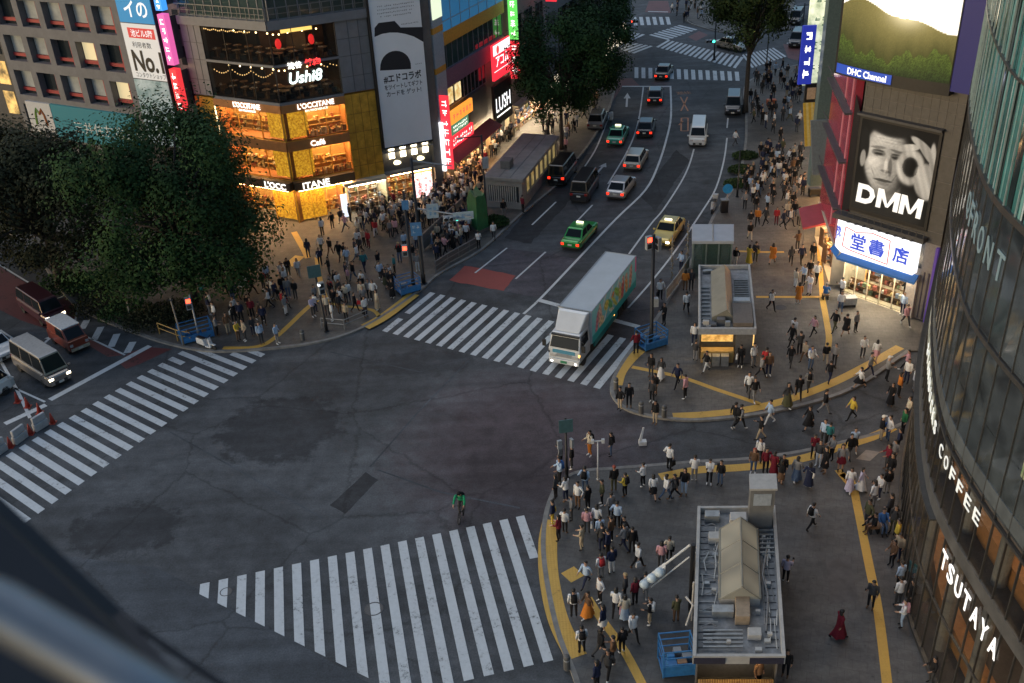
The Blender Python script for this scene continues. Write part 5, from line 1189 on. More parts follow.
# rooms behind the lower glass: back walls, counters, shelves, ceiling lamps
m_warmwall = emit_noise('store_back_glow', (0.02, 0.012, 0.008), (0.42, 0.20, 0.07), 0.55, 0.5, 0.42, 0.72)  # glow in the wall colour stands in for lamplit rooms
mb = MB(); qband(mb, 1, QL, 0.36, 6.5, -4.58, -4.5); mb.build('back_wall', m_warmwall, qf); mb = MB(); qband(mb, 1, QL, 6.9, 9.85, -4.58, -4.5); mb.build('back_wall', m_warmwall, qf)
lb = MB()
for i in range(2, NQ-1, 2):
    for z in (6.45, 9.8):
        if rnd.random() < 0.8: s = i*QS; qband(lb, s, s+0.5, z-0.04, z, -2.6, -2.2, step=1)
lb.build('ceiling_lamp', emit('store_lamp', (1.0, 0.68, 0.38), 26.0), qf)
mb = MB(); qband(mb, 20, QL-1, 6.86, 7.75, -1.5, -1.0); mb.build('counter', mat('counter_wood', (0.34, 0.15, 0.05), 0.5), qf); mb = MB(); qband(mb, 6, QL-1, 0.36, 1.3, -1.8, -1.2); mb.build('counter', mat('counter_wood', ()), qf)
for i in (14, 19, 24, 28, 31, 34): mb = MB(); p = qpos(i*1.02, 0, -0.75); mb.lathe([(0.28, 0.3), (0.28, 20)], 14, (p[0], p[1], 0)); mb.build('column', mat('column_pale', (0.2, 0.19, 0.18), 0.6), qf)
for s, z, k in ((32.5, 12.6, 0),):
    mb2 = MB(); qband(mb2, s, s+0.8, z, z+1.5, 0.02, 0.035, step=1); mb2.build('window_poster', [emit_noise('window_poster', (0.05, 0.12, 0.05), (0.3, 0.26, 0.16), 0.4, 1.2)], qf)
mb = MB(); qband(mb, 0, 27.5, 6.42, 6.5, 0.0, 0.3); mb.build('ledge', m_mull, qf)  # ledge added to hide the glow strips beneath it from above
mb = MB()
for i in range(1, 26, 2): qband(mb, i*QS+.1, i*QS+.75, 6.36, 6.42, 0.05, 0.2, step=1)
mb.build('added_ledge_glow', emit('added_ledge_glow', (1.0, 0.56, 0.24), 30.0), qf)  # unseen strips added to warm the side road and pavement
# end pier of the curved front
mb = MB(); mb.prism([(27.61, 56.75), (28.7, 58.9), (30.7, 58.2), (29, 55.6)], 0, 38); mb.build('end_pier', mat('pier_brown', (0.095, 0.078, 0.07), 0.55, 0.1, 0.2, 0.8), qf)
# ------------------------------------------------------------------ trees
m_bark = mat('bark', (0.055, 0.045, 0.038), 0.9, 0, 0.35, 9, bump=0.6)
def leafmat(name, c): 
    m = mat(name, c, 0.75, 0, 0.3, 1.2, 0.12); return m
GREENS = [leafmat('leaf_dark', (0.017, 0.042, 0.015)), leafmat('leaf_mid', (0.025, 0.058, 0.020)), leafmat('leaf_light', (0.036, 0.076, 0.026))]
BROWNS = [leafmat('leaf_brown_dark', (0.026, 0.032, 0.017)), leafmat('leaf_brown', (0.036, 0.040, 0.022)), leafmat('leaf_olive', (0.046, 0.048, 0.026))]
OLIVES = [leafmat('leaf_olive_dark', (0.026, 0.046, 0.016)), leafmat('leaf_olive_mid', (0.038, 0.062, 0.021)), leafmat('leaf_olive_light', (0.055, 0.08, 0.028))]
def tree(name, label, base, height, R, Rz, trunk_r, nclump, nleaf, leaf, mats, seed, group=None, lean=(0, 0), fork=0.35, low=-0.8):
    """trunk with limbs reaching to leaf clumps spread through an uneven crown"""
    rnd = random.Random(seed); t = thing(name, label, 'tree', (base[0], base[1], 0.1), group=group)
    cz = height-Rz; C = Vector((base[0]+lean[0], base[1]+lean[1], cz)); clumps = []
    for i in range(nclump):
        for _ in range(40):
            d = Vector((rnd.gauss(0, 1), rnd.gauss(0, 1), rnd.gauss(0, 1))).normalized()
            if d.z > low: break
        d = Vector([(1 if c >= 0 else -1)*abs(c)**0.72 for c in d])*0.94
        k = rnd.uniform(0.35, 1.0)**0.5; bump = 0.86+0.22*sin(3*atan2(d.y, d.x)+seed)+0.1*sin(5*d.z+seed)
        p = C+Vector((d.x*R*k*bump, d.y*R*k*bump, d.z*Rz*k)); clumps.append((p, R*rnd.uniform(0.20, 0.36)))
    tb = MB(); top = Vector((base[0]+lean[0]*0.5, base[1]+lean[1]*0.5, cz*0.75+0.1)); b0 = Vector((base[0], base[1], 0.0))
    tb.tube([b0, b0.lerp(top, 0.12), b0.lerp(top, 0.55), top, C], [trunk_r*1.45, trunk_r, trunk_r*0.85, trunk_r*0.7, trunk_r*0.25], 10)
    for p, r in clumps[::2]:
        s = b0.lerp(top, rnd.uniform(1-fork, 1.0)); mid = s.lerp(p, 0.5)+Vector((0, 0, (p-s).length*0.10)); tb.tube([s, mid, p], [trunk_r*0.38, trunk_r*0.22, trunk_r*0.07], 6)
    tb.build('trunk', m_bark, t, smooth=True)
    lb = MB(); per = max(6, nleaf//nclump); nrm = []
    for p, r in clumps:
        tone = rnd.random()
        for _ in range(per):
            d = Vector((rnd.gauss(0, 1), rnd.gauss(0, 1), rnd.gauss(0, 1))).normalized(); q = p+d*r*(rnd.uniform(0.25, 1.12))
            if q.z < (2.6 if height < 16 else 1.5): continue
            n_ = (d+Vector((rnd.gauss(0, .38), rnd.gauss(0, .38), 0.35+rnd.gauss(0, .38)))).normalized()
            a = n_.cross(Vector((rnd.gauss(0, 1), rnd.gauss(0, 1), rnd.gauss(0, 1)))).normalized(); b = n_.cross(a); l = leaf*rnd.uniform(0.6, 1.3)
            x = tone*0.95+rnd.random()*0.25; mi = 0 if x < 0.42 else (1 if x < 0.85 else 2)
            lb.add([q-a*l*0.5, q-b*l*0.28+n_*l*0.06, q+a*l*0.5, q+b*l*0.28+n_*l*0.06], [(0, 1, 2, 3)], mi); sn_ = (d*0.55+(q-C).normalized()*0.45+n_*0.3+Vector((0, 0, 0.15))).normalized(); nrm += [sn_]*4
    cw = lb.build('crown', mats, t); cw.data.normals_split_custom_set_from_vertices([tuple(v) for v in nrm]); return t
tree('broadleaf_tree', 'huge dark green tree in front of the gold shop building', g(194, 301), 14.3, 7.2, 6.5, 0.42, 130, 60000, 0.27, GREENS, 3)
tree('broadleaf_tree', 'big brownish dark tree in front of the office building', g(62, 285), 13.0, 6.8, 5.8, 0.38, 100, 36000, 0.29, BROWNS, 8)
tree('broadleaf_tree', 'brown tree cut by the left edge under the lit side facade', g(-40, 262), 12.5, 6.2, 5.5, 0.36, 70, 15000, 0.32, BROWNS, 12)
tree('street_tree', 'tall green roadside tree by the roofed underground entrance', g(562, 150), 13.6, 5.3, 5.0, 0.2, 75, 30000, 0.28, GREENS, 21, 'roadside trees', low=-0.95)
tree('street_tree', 'green roadside tree standing just beyond the underground entrance tree', g(594, 114), 12.6, 4.8, 4.8, 0.2, 60, 24000, 0.28, GREENS, 23, 'roadside trees', low=-0.95)
tree('street_tree', 'dark tree over the far crosswalk at the top of the road', g(598, 72), 13.0, 4.2, 4.6, 0.2, 50, 15000, 0.3, GREENS, 26, 'roadside trees', low=-0.6)
tree('street_tree', 'olive tree with a bare tall trunk at the far corner of the right pavement', g(745, 113), 17.0, 5.3, 5.2, 0.26, 85, 32000, 0.28, OLIVES, 31, 'roadside trees', low=-0.55)
def shrub(label, base, r, h, seed, mats, n=1500, name='shrub'):
    rnd = random.Random(seed); t = thing(name, label, 'shrub', (base[0], base[1], 0.1), group='shrubs in the planting beds'); lb = MB(); tb = MB()
    for k in range(7):
        a = rnd.random()*6.28; tb.tube([(base[0], base[1], 0.05), (base[0]+cos(a)*r*0.6, base[1]+sin(a)*r*0.6, h*0.45)], [0.03, 0.012], 5)
    tb.build('stem', m_bark, t)
    for _ in range(n):
        a = rnd.random()*6.28; k = sqrt(rnd.random()); z = h*rnd.random()**0.7*(1-0.55*k*k); q = Vector((base[0]+cos(a)*r*k, base[1]+sin(a)*r*k*0.8, 0.12+z)); d = Vector((rnd.gauss(0, 1), rnd.gauss(0, 1), rnd.gauss(0.6, 1))).normalized()
        x = d.cross(Vector((rnd.gauss(0, 1), rnd.gauss(0, 1), 0.3))).normalized(); y = d.cross(x); l = 0.2*rnd.uniform(.6, 1.3); lb.add([q-x*l*.5, q-y*l*.3, q+x*l*.5, q+y*l*.3], [(0, 1, 2, 3)], rnd.randrange(3))
    lb.build('leaves', mats, t); return t
shr = [(40, 262, 'dark shrub at the kerb where the left road bends'), (68, 288, 'dark shrub in the bed beside the slanted lane line'), (100, 312, 'dark shrub above the short cycle crossing bars'), (128, 318, 'dark shrub behind the thin wooden stake'), (152, 326, 'dark shrub near the end of the planting bed by the left crosswalk'), (92, 290, 'dark low shrub under the middle of the two big trees'), (176, 318, 'dark shrub next to the red pedestrian signal')]
for i, (x, y, lab) in enumerate(shr): shrub(lab, g(x, y), 2.1, 1.3, 40+i, GREENS if i % 2 else BROWNS)
for i, (x, y, lab) in enumerate([(495, 226, 'small green bush beside the green tarpaulin'), (745, 158, 'low green planting strip bush at the far pavement kerb'), (741, 172, 'low hedge bush at the kerb among the crowd'), (737, 186, 'low bush nearest the blue round sign on the far pavement')]): shrub(lab, g(x, y), 1.25, 0.55 if i else 0.9, 60+i, OLIVES if i else GREENS, 1300)

# ------------------------------------------------------------------ poles, signals, signs
m_pole = mat('pole_dark', (0.016, 0.017, 0.02), 0.45, 0.3, 0.2, 4); m_pole2 = mat('pole_grey', (0.22, 0.23, 0.24), 0.5, 0.4, 0.2, 4)
m_siggrey = mat('signal_housing', (0.26, 0.28, 0.30), 0.5, 0.1, 0.15, 6)
m_red_on = emit('signal_red', (1.0, 0.05, 0.02), 5.0); m_green_on = emit('signal_green', (0.05, 0.9, 0.6), 4.0); m_off = mat('lens_dark', (0.03, 0.03, 0.03), 0.2)
def pole(label, px, h, r=0.11, m=None, name='signal_pole', top=None, group=None, collar=True):
    b = g(*px); t = thing(name, label, 'pole', (b[0], b[1], 0), group=group); tp_ = top or (b[0], b[1])
    mb = MB(); mb.tube([(b[0], b[1], 0), (b[0], b[1], 0.9), (b[0]+(tp_[0]-b[0])*0.1, b[1]+(tp_[1]-b[1])*0.1, 0.95), (tp_[0], tp_[1], h)], [r*1.35, r*1.35, r, r*0.8], 12); mb.build('shaft', m or m_pole, t, smooth=True)
    if collar: mb = MB(); mb.lathe([(r*2.2, 0.0), (r*2.2, 0.15), (r*1.4, 0.2)], 12, (b[0], b[1], 0)); mb.build('base_plate', m or m_pole, t)
    return t, (b[0], b[1])
def ped_signal(parent, x, y, z, yaw, lit='red', name='pedestrian_signal', k_=1.0):
    c, s = cos(yaw), sin(yaw); P = lambda a, d, zz: (x+k_*(a*c-d*s), y+k_*(a*s+d*c), z+k_*(zz-z))
    mb = MB(); q = [P(-.2, -.12, z-.45), P(.2, -.12, z-.45), P(.2, .12, z-.45), P(-.2, .12, z-.45)]; mb.hexa(q+[(p[0], p[1], z+.45*k_) for p in q]); o = mb.build(name, m_siggrey, parent)
    for k, col_ in ((0.22, 'red'), (-0.22, 'green')):
        mb = MB(); q = [P(-.15, -.135, z+k-.15), P(.15, -.135, z+k-.15), P(.15, -.121, z+k-.15), P(-.15, -.121, z+k-.15)]; mb.hexa(q+[(p[0], p[1], p[2]+.3*k_) for p in q])
        mb.build('lamp', (m_red_on if col_ == 'red' else m_green_on) if lit == col_ else m_off, o)
    return o
def car_signal(parent, p, u, lit=None, name='traffic_signal'):
    """three lenses in a row along u, facing away down the road unless lit"""
    mb = MB(); a = Vector(p); u = Vector((u[0], u[1], 0)).normalized(); n = Vector((u.y, -u.x, 0))
    P = lambda s, d, z: tuple(a+u*s+n*d+Vector((0, 0, z)))
    lo = [P(-.62, -.12, -.22), P(.62, -.12, -.22), P(.62, .12, -.22), P(-.62, .12, -.22)]; mb.hexa(lo+[(q[0], q[1], q[2]+.44) for q in lo]); o = mb.build(name, m_siggrey, parent, bevel=0.04)
    for k, nm in ((-.4, 'red'), (0, 'amber'), (.4, 'green')):
        for sd in (1,):
            c = a+u*k+n*(0.13*sd); mb = MB(); R_ = 0.165; V = [tuple(c+u*(R_*cos(2*pi*i/12))+Vector((0, 0, R_*sin(2*pi*i/12)))) for i in range(12)]; W_ = [tuple(Vector(v)+n*(0.05*sd)) for v in V]
            mb.add(V+W_, [tuple(range(12, 24))]+[(i, (i+1) % 12, 12+(i+1) % 12, 12+i) for i in range(12)]); mb.build('lens', (m_green_on if nm == 'green' else m_red_on) if lit == nm else m_off, o)
        mb = MB(); c = a+u*k+n*0.13; hv = []
        for i in range(7): ang = pi*i/6; hv.append((c+u*(0.2*cos(ang))+Vector((0, 0, 0.2*sin(ang)))))
        for p0, p1 in zip(hv, hv[1:]): mb.quad(tuple(p0), tuple(p1), tuple(p1+n*0.28), tuple(p0+n*0.28))
        mb.build('hood', m_siggrey, o)
    return o
def board(parent, c, yaw, w, h, m_, name='sign_board', t=0.05, mark=None, mw=None, seed=0):
    cs, sn = cos(yaw), sin(yaw); P = lambda a, b, d: (c[0]+a*cs+d*sn, c[1]+a*sn-d*cs, c[2]+b)
    mb = MB(); q = [P(-w/2, -h/2, t), P(w/2, -h/2, t), P(w/2, -h/2, 0), P(-w/2, -h/2, 0)]; mb.hexa(q+[(p[0], p[1], p[2]+h) for p in q]); o = mb.build(name, m_, parent)
    if mark: lb = MB(); scribble(lb, lambda a, b, d: P(a, b, t+0.004+d), w*0.8, h*0.7, mark, seed); lb.build('sign_print', mw, o)
    return o
m_signblue = mat('sign_blue', (0.08, 0.22, 0.42), 0.5); m_signpale = mat('sign_pale_blue', (0.30, 0.38, 0.44), 0.5); m_signteal = mat('sign_back_teal', (0.05, 0.11, 0.12), 0.5)
m_print = mat('print_white', (0.6, 0.62, 0.63), 0.6)
t, b = pole('tall black signal pole rising out of the blue cart by the lorry', (651, 346), 8.1, 0.13)
ped_signal(t, b[0]-0.32, b[1]-0.1, 7.6, RAD(25), 'red'); ped_signal(t, b[0]+0.30, b[1]+0.1, 7.4, RAD(-60), None)
mb = MB(); mb.box(b[0]+.1, b[1]-.15, 3.0, b[0]+.4, b[1]+.15, 3.6); mb.build('control_box', m_siggrey, t)
t, b = pole('tallest black lamp pole with long arm before the billboard shop', (424, 285), 10.1, 0.13)
mb = MB(); e1 = atY(452, 166, b[1]+1.2); mb.tube([(b[0], b[1], 9.9), (e1[0], b[1]+1.2, e1[1])], [0.07, 0.045], 8); e2 = atY(472, 217, b[1]-1.0); zz2 = atY(423, 208, b[1])[1]
mb.tube([(b[0], b[1], zz2), (e2[0], b[1]-1.0, e2[1])], [0.07, 0.05], 8); mb.build('arm', m_siggrey, t)
f_ = lambda px: (lambda k: (b[0]+(e2[0]-b[0])*k, b[1]-1.0*k, zz2+(e2[1]-zz2)*k))((px-421)/51)
board(t, f_(436), 0.1, 0.85, 1.1, m_signpale, 'sign_board', mark=2, mw=m_signblue, seed=3); board(t, f_(464), 0.1, 1.5, 0.6, m_signpale, 'sign_board', mark=1, mw=m_signblue, seed=4)
p = f_(453); car_signal(t, (p[0], p[1]-0.1, p[2]-0.3), (1, 0.1), 'green')
board(t, (b[0]-0.15, b[1]-0.15, atY(421, 228, b[1])[1]), 0.0, 0.8, 1.05, m_signblue, mark=2, mw=m_print, seed=5)
t, b = pole('black signal pole with lit red walking signal by the blue racks', (414, 291), 8.0, 0.11)
ped_signal(t, b[0]-0.35, b[1]-0.1, atY(404, 250, b[1])[1], RAD(10), 'red'); board(t, (b[0]+0.05, b[1]-0.15, 7.0), 0.2, 0.5, 0.7, m_signblue)
t, b = pole('dark lamp pole beside the green tarpaulin', (487, 223), 7.8, 0.1, name='lamp_pole')
mb = MB(); mb.box(b[0]-.05, b[1]-.3, 5.0, b[0]+.45, b[1]+.1, 5.9); mb.build('control_box', m_siggrey, t); mb = MB(); mb.tube([(b[0], b[1], 7.7), (b[0]-1.6, b[1]-0.9, 7.95)], 0.045, 6); mb.build('arm', m_pole, t); mb = MB(); mb.ell((b[0]-1.75, b[1]-1, 7.93), (0.3, 0.16, 0.08), 10, 6); mb.build('lamp_head', m_siggrey, t)
b5 = g(327, 333); tp5 = atY(314, 268, b5[1]); t, b = pole('slightly leaning black signal pole with a teal board on the crowded corner', (327, 333), tp5[1], 0.09, top=(tp5[0], b5[1]))
board(t, (tp5[0], b5[1]-0.1, tp5[1]-0.2), 0.3, 0.9, 0.9, m_signteal); ped_signal(t, tp5[0]+0.3, b5[1]-0.1, tp5[1]-1.5, RAD(30), None)
mb = MB(); mb.ell((tp5[0]+0.2, b5[1]-.2, tp5[1]-1.2), (0.14, 0.14, 0.14), 8, 6); mb.build('lamp_head', emit('dim_white_lamp', (0.9, 0.95, 1.0), 0.7), t)
t, b = pole('grey signal pole showing red beside the dark trees', (200, 340), 3.6, 0.07, m_pole2)
ped_signal(t, b[0]-0.2, b[1], atY(196, 303, b[1])[1], RAD(20), 'red')
for lab, a, h in (('thin wooden stake leaning at the kerb under the big tree', (132, 323), (123, 283)), ('thicker wooden stake leaning beside the left crosswalk', (184, 347), (170, 298))):
    A = g(*a); T_ = atY(h[0], h[1], A[1]); t, b = pole(lab, a, T_[1], 0.06, m_wood if False else mat('stake_wood', (0.22, 0.19, 0.15), 0.8), 'wooden_stake', (T_[0], A[1]), 'tree stakes', collar=False)
    mb = MB(); mb.tube([(T_[0]-0.15, A[1]-0.02, T_[1]-0.15), (T_[0]+0.15, A[1]+0.02, T_[1]-0.15)], 0.07, 6); mb.build('tie_band', m_black, t)
for lab, a, h in (('slim pale post with ivy string by the white road guard rail', (670.6, 293), 4.6), ('slim pale post next to the glass lift house', (686.6, 268), 3.9)):
    t, b = pole(lab, a, h, 0.04, m_pole2, 'slim_post', None, 'slim posts by the guard rail')
    mb = MB(); rnd = random.Random(int(a[0]))
    for k in range(60): z = 1+h*0.7*rnd.random(); mb.ell((b[0]+rnd.gauss(0, .07), b[1]+rnd.gauss(0, .07), z), (.05, .05, .05), 5, 4)
    mb.build('decoration', mat('dry_leaf', (0.2, 0.16, 0.1), 0.8), t)
t, b = pole('black pole on the far pavement with a blue round sign', (737, 198), 4.4, 0.07, name='sign_pole')
c0 = atY(727, 191, b[1])
t2, b2 = pole('short post carrying a round blue traffic sign by the parked scooter', (726, 214), 2.6, 0.04, m_pole2, 'sign_pole', collar=False)
mb = MB(); mb.lathe([(0.42, -0.02), (0.42, 0.02)], 20, (b2[0], b2[1]-0.06, 2.3), axis='y'); mb.build('round_sign', mat('round_blue', (0.02, 0.24, 0.55), 0.4), t2)
t, b = pole('grey sign pole with the dark back of a board at the near corner', (566, 480), 0, 0.06, m_pole2, 'sign_pole') if False else pole('grey sign pole with the dark back of a board at the near corner', (567, 480), atY(563, 418, g(567, 480)[1])[1], 0.07, m_pole, 'sign_pole')
zc = atY(563, 425, b[1])[1]; board(t, (b[0], b[1]-0.09, zc), 0.15, 0.75, 0.8, m_signteal); ped_signal(t, b[0]-0.35, b[1]+0.05, zc-1.3, RAD(200), None, k_=0.6); ped_signal(t, b[0]+0.3, b[1], zc-1.2, RAD(120), None, k_=0.6)
hT = atY(598, 441, g(598, 481)[1])[1]
t, b = pole('slender white post with a T shaped top at the near corner', (598, 481), hT, 0.045, mat('post_white', (0.45, 0.46, 0.47), 0.5), 'signal_post')
mb = MB(); mb.tube([(b[0]-0.3, b[1], hT), (b[0]+0.3, b[1], hT)], 0.04, 8); mb.box(b[0]-.36, b[1]-.08, hT-.12, b[0]-.2, b[1]+.08, hT+.1); mb.box(b[0]+.2, b[1]-.08, hT-.12, b[0]+.36, b[1]+.08, hT+.1); mb.build('cross_arm', mat('post_white', ()), t)
# white marker on the crossing road between the two pavements
b = g(643, 445); t = thing('white_marker', 'white upright arrow shaped marker with a square foot on the side road', 'marker', (b[0], b[1], 0))
mb = MB(); mb.box(b[0]-.24, b[1]-.12, 0.01, b[0]+.2, b[1]+.2, 0.28); mb.build('foot', mat('marker_white', (0.62, 0.63, 0.63), 0.5), t, bevel=0.02)
mb = MB(); mb.hexa([(b[0]-.24, b[1]-.02, .28), (b[0]-.08, b[1]-.02, .28), (b[0]-.08, b[1]+.08, .28), (b[0]-.24, b[1]+.08, .28), (b[0]-.02, b[1]+.05, 1.15), (b[0]+.06, b[1]+.05, 1.15), (b[0]+.06, b[1]+.12, 1.15), (b[0]-.02, b[1]+.12, 1.15)]); mb.build('upright', mat('marker_white', ()), t)
# far crossing signals
t, b = pole('distant signal pole showing green in front of the far tree', (714, 60), 5.2, 0.1); p = atY(713.5, 41, b[1]-0.2); car_signal(t, (p[0]-0.4, b[1]-0.2, p[1]), (1, 0), 'green')
t, b = pole('distant signal pole showing red at the far left crosswalk', (629, 36), 5.0, 0.1); p = atY(631, 21.5, b[1]-0.2); car_signal(t, (p[0]+0.4, b[1]-0.2, p[1]), (1, 0), 'red')
t, b = pole('thin dark lamp pole among people at the far crosswalk', (766, 70), 6.0, 0.08, name='lamp_pole'); mb = MB(); mb.ell((b[0], b[1]-0.3, 6.0), (0.2, 0.35, 0.1), 8, 5); mb.build('lamp_head', m_siggrey, t)
t, b = pole('dark pole with wires near the blue vertical sign', (799, 66), 7.5, 0.09, name='lamp_pole'); mb = MB(); mb.tube([(b[0]-1, b[1], 7.2), (b[0]+1, b[1], 7.3)], 0.04, 6); mb.build('arm', m_pole, t)
# signal hanging out over the near plaza from the kiosk side
b = g(690, 612); t = thing('signal_mast', 'white signal mast leaning three rounded lamp backs out over the crowd', 'traffic signal', (b[0], b[1], 0))
tipY = b[1]+0.6; tip = atY(645, 580, tipY); root = atY(690, 545, b[1]+0.3)
mb = MB(); mb.tube([(b[0], b[1], 0.1), (b[0], b[1]+0.1, root[1]+0.2)], 0.1, 10); mb.build('shaft', m_pole, t)
A_, B_ = Vector((tip[0], tipY, tip[1])), Vector((root[0], b[1]+0.3, root[1]))
mb = MB(); mb.tube([A_, B_], 0.055, 8); mb.tube([A_+Vector((0.3, 0, -0.45)), B_+Vector((0, 0, -0.7))], 0.035, 8); mb.build('arm', mat('mast_white', (0.5, 0.52, 0.53), 0.45), t)
u_ = (B_-A_).normalized(); mb = MB(); c = A_+u_*0.6+Vector((0, 0, -0.22)); hw = 0.75
w_ = Vector((0, 1, 0))*0.14
mb.hexa([tuple(c-u_*hw-w_-Vector((0, 0, .24))), tuple(c+u_*hw-w_-Vector((0, 0, .24))), tuple(c+u_*hw+w_-Vector((0, 0, .24))), tuple(c-u_*hw+w_-Vector((0, 0, .24))), tuple(c-u_*hw-w_+Vector((0, 0, .24))), tuple(c+u_*hw-w_+Vector((0, 0, .24))), tuple(c+u_*hw+w_+Vector((0, 0, .24))), tuple(c-u_*hw+w_+Vector((0, 0, .24)))]); o = mb.build('signal_housing', mat('mast_white', ()), t, bevel=0.03)
for k in (-0.5, 0, 0.5): mb = MB(); q = c+u_*k+Vector((-0.12, -0.2, 0.1)); mb.ell(tuple(q), (0.24, 0.24, 0.2), 12, 8); mb.build('lamp_back', mat('lamp_back_white', (0.50, 0.58, 0.63), 0.35), o, smooth=True)

# ------------------------------------------------------------------ kiosks
def kiosk(label, corners, h, name='kiosk'):
    """corners of the roof edge: back-left, back-right, front-right, front-left"""
    cx = sum(p[0] for p in corners)/4; cy = sum(p[1] for p in corners)/4; t = thing(name, label, 'kiosk', (cx, cy, 0.12))
    ins = lambda k, z: [(cx+(p[0]-cx)*k, cy+(p[1]-cy)*k, z) for p in corners]
    return t, cx, cy, ins
m_roofgrey = mat('roof_sheet', (0.22, 0.225, 0.23), 0.65, 0.1, 0.5, 1.6); m_rim = mat('roof_rim', (0.40, 0.39, 0.37), 0.6, 0, 0.15, 3); m_kwall = mat('kiosk_wall', (0.10, 0.10, 0.105), 0.6); m_bone = mat('skylight_cream', (0.22, 0.21, 0.17), 0.4, 0, 0.15, 1.5)
m_duct = mat('duct_metal', (0.30, 0.31, 0.31), 0.4, 0.5, 0.25, 3); m_cable = mat('cable', (0.03, 0.03, 0.03), 0.6)
def local(c0, ux, uy): return lambda a, b, z: (c0[0]+ux[0]*a+uy[0]*b, c0[1]+ux[1]*a+uy[1]*b, z)
# near kiosk
H = 3.0; ck = [g(697.6, 505.8, H), g(772.7, 507.4, H), g(785.8, 656, H), g(692.7, 656, H)]
t, cx, cy, ins = kiosk('long flat roofed kiosk in the near plaza with cream glass roof ridge and lit counter', ck, H)
fl_, fr__ = ck[3], ck[2]; ux = Vector((fr__[0]-fl_[0], fr__[1]-fl_[1])); Wd = ux.length; ux.normalize(); uy = Vector((ck[0][0]-fl_[0], ck[0][1]-fl_[1])); Dp = uy.length; uy.normalize(); K = local(fl_, ux, uy)
def kb(mb, a0, a1, b0, b1, z0, z1, mi=0): q = [K(a0, b0, z0), K(a1, b0, z0), K(a1, b1, z0), K(a0, b1, z0)]; return mb.hexa(q+[(p[0], p[1], z1) for p in q], mi)
mb = MB(); kb(mb, 0.18, 0.24, 0.7, Dp-0.2, 0.12, H-0.5); kb(mb, Wd-0.24, Wd-0.18, 0.7, Dp-0.2, 0.12, H-0.5); kb(mb, 0.24, Wd-0.24, Dp-0.3, Dp-0.2, 0.12, H-0.5); kb(mb, 0.24, Wd-0.24, 1.5, 1.6, 0.12, H-0.5); mb.build('wall', m_kwall, t)
mb = MB(); kb(mb, 0.1, Wd-0.1, 0.1, Dp-0.1, H-0.5, H-0.32); rf = mb.build('roof', m_roofgrey, t)
mb = MB(); kb(mb, 0, 0.14, 0, Dp, H-0.45, H); kb(mb, Wd-0.14, Wd, 0, Dp, H-0.45, H); kb(mb, 0.14, Wd-0.14, 0, 0.14, H-0.45, H-0.02); kb(mb, 0.14, Wd-0.14, Dp-0.14, Dp, H-0.45, H-0.02); mb.build('parapet', m_rim, rf)
mb = MB(); kb(mb, 0.05, 1.3, -0.03, 0, H-0.42, H-0.1); mb.build('sign_strip', mat('dark_sign', (0.03, 0.03, 0.05), 0.5), t); mb = MB(); kb(mb, Wd-1.4, Wd-0.05, -0.03, 0, H-0.42, H-0.1); mb.build('sign_strip', mat('dark_sign', ()), t)
mb = MB()
for i in range(int(Dp/0.42)):
    b0 = 0.3+i*0.42; kb(mb, 0.2, 0.9, b0, b0+0.03, H-0.32, H-0.28); kb(mb, Wd-0.75, Wd-0.2, b0, b0+0.03, H-0.32, H-0.28)
mb.build('roof_seams', m_kwall, rf)
# skylight ridge
a0, a1, b0, b1, am = 1.05, 2.75, 3.1, 7.6, 1.95; zr, ze = H+0.75, H+0.05
mb = MB(); 
for i in range(3):
    y0, y1 = b0+(b1-b0)*i/3, b0+(b1-b0)*(i+1)/3
    mb.quad(K(a0, y0, ze), K(am, y0, zr), K(am, y1, zr), K(a0, y1, ze)); mb.quad(K(am, y0, zr), K(a1, y0, ze), K(a1, y1, ze), K(am, y1, zr))
mb.add([K(a0, b0, ze), K(a1, b0, ze), K(am, b0, zr)], [(0, 1, 2)]); mb.add([K(a0, b1, ze), K(a1, b1, ze), K(am, b1, zr)], [(2, 1, 0)])
sk = mb.build('skylight', emit_noise('skylight_glow', (0.12, 0.115, 0.095), (0.27, 0.25, 0.19), 0.25, 0.45, 0.35, 0.7, 1.0), t)
mb = MB()
for i in range(4):
    y = b0+(b1-b0)*i/3; mb.tube([K(a0, y, ze), K(am, y, zr), K(a1, y, ze)], 0.035, 5)
mb.tube([K(am, b0, zr), K(am, b1, zr)], 0.05, 6); mb.tube([K(a0, b0, ze), K(a0, b1, ze)], 0.05, 6); mb.tube([K(a1, b0, ze), K(a1, b1, ze)], 0.05, 6); mb.build('glazing_bars', m_bone, sk)
mb = MB(); kb(mb, a0, a1, b0, b1, H-0.32, ze); mb.build('skylight_kerb', m_rim, sk)
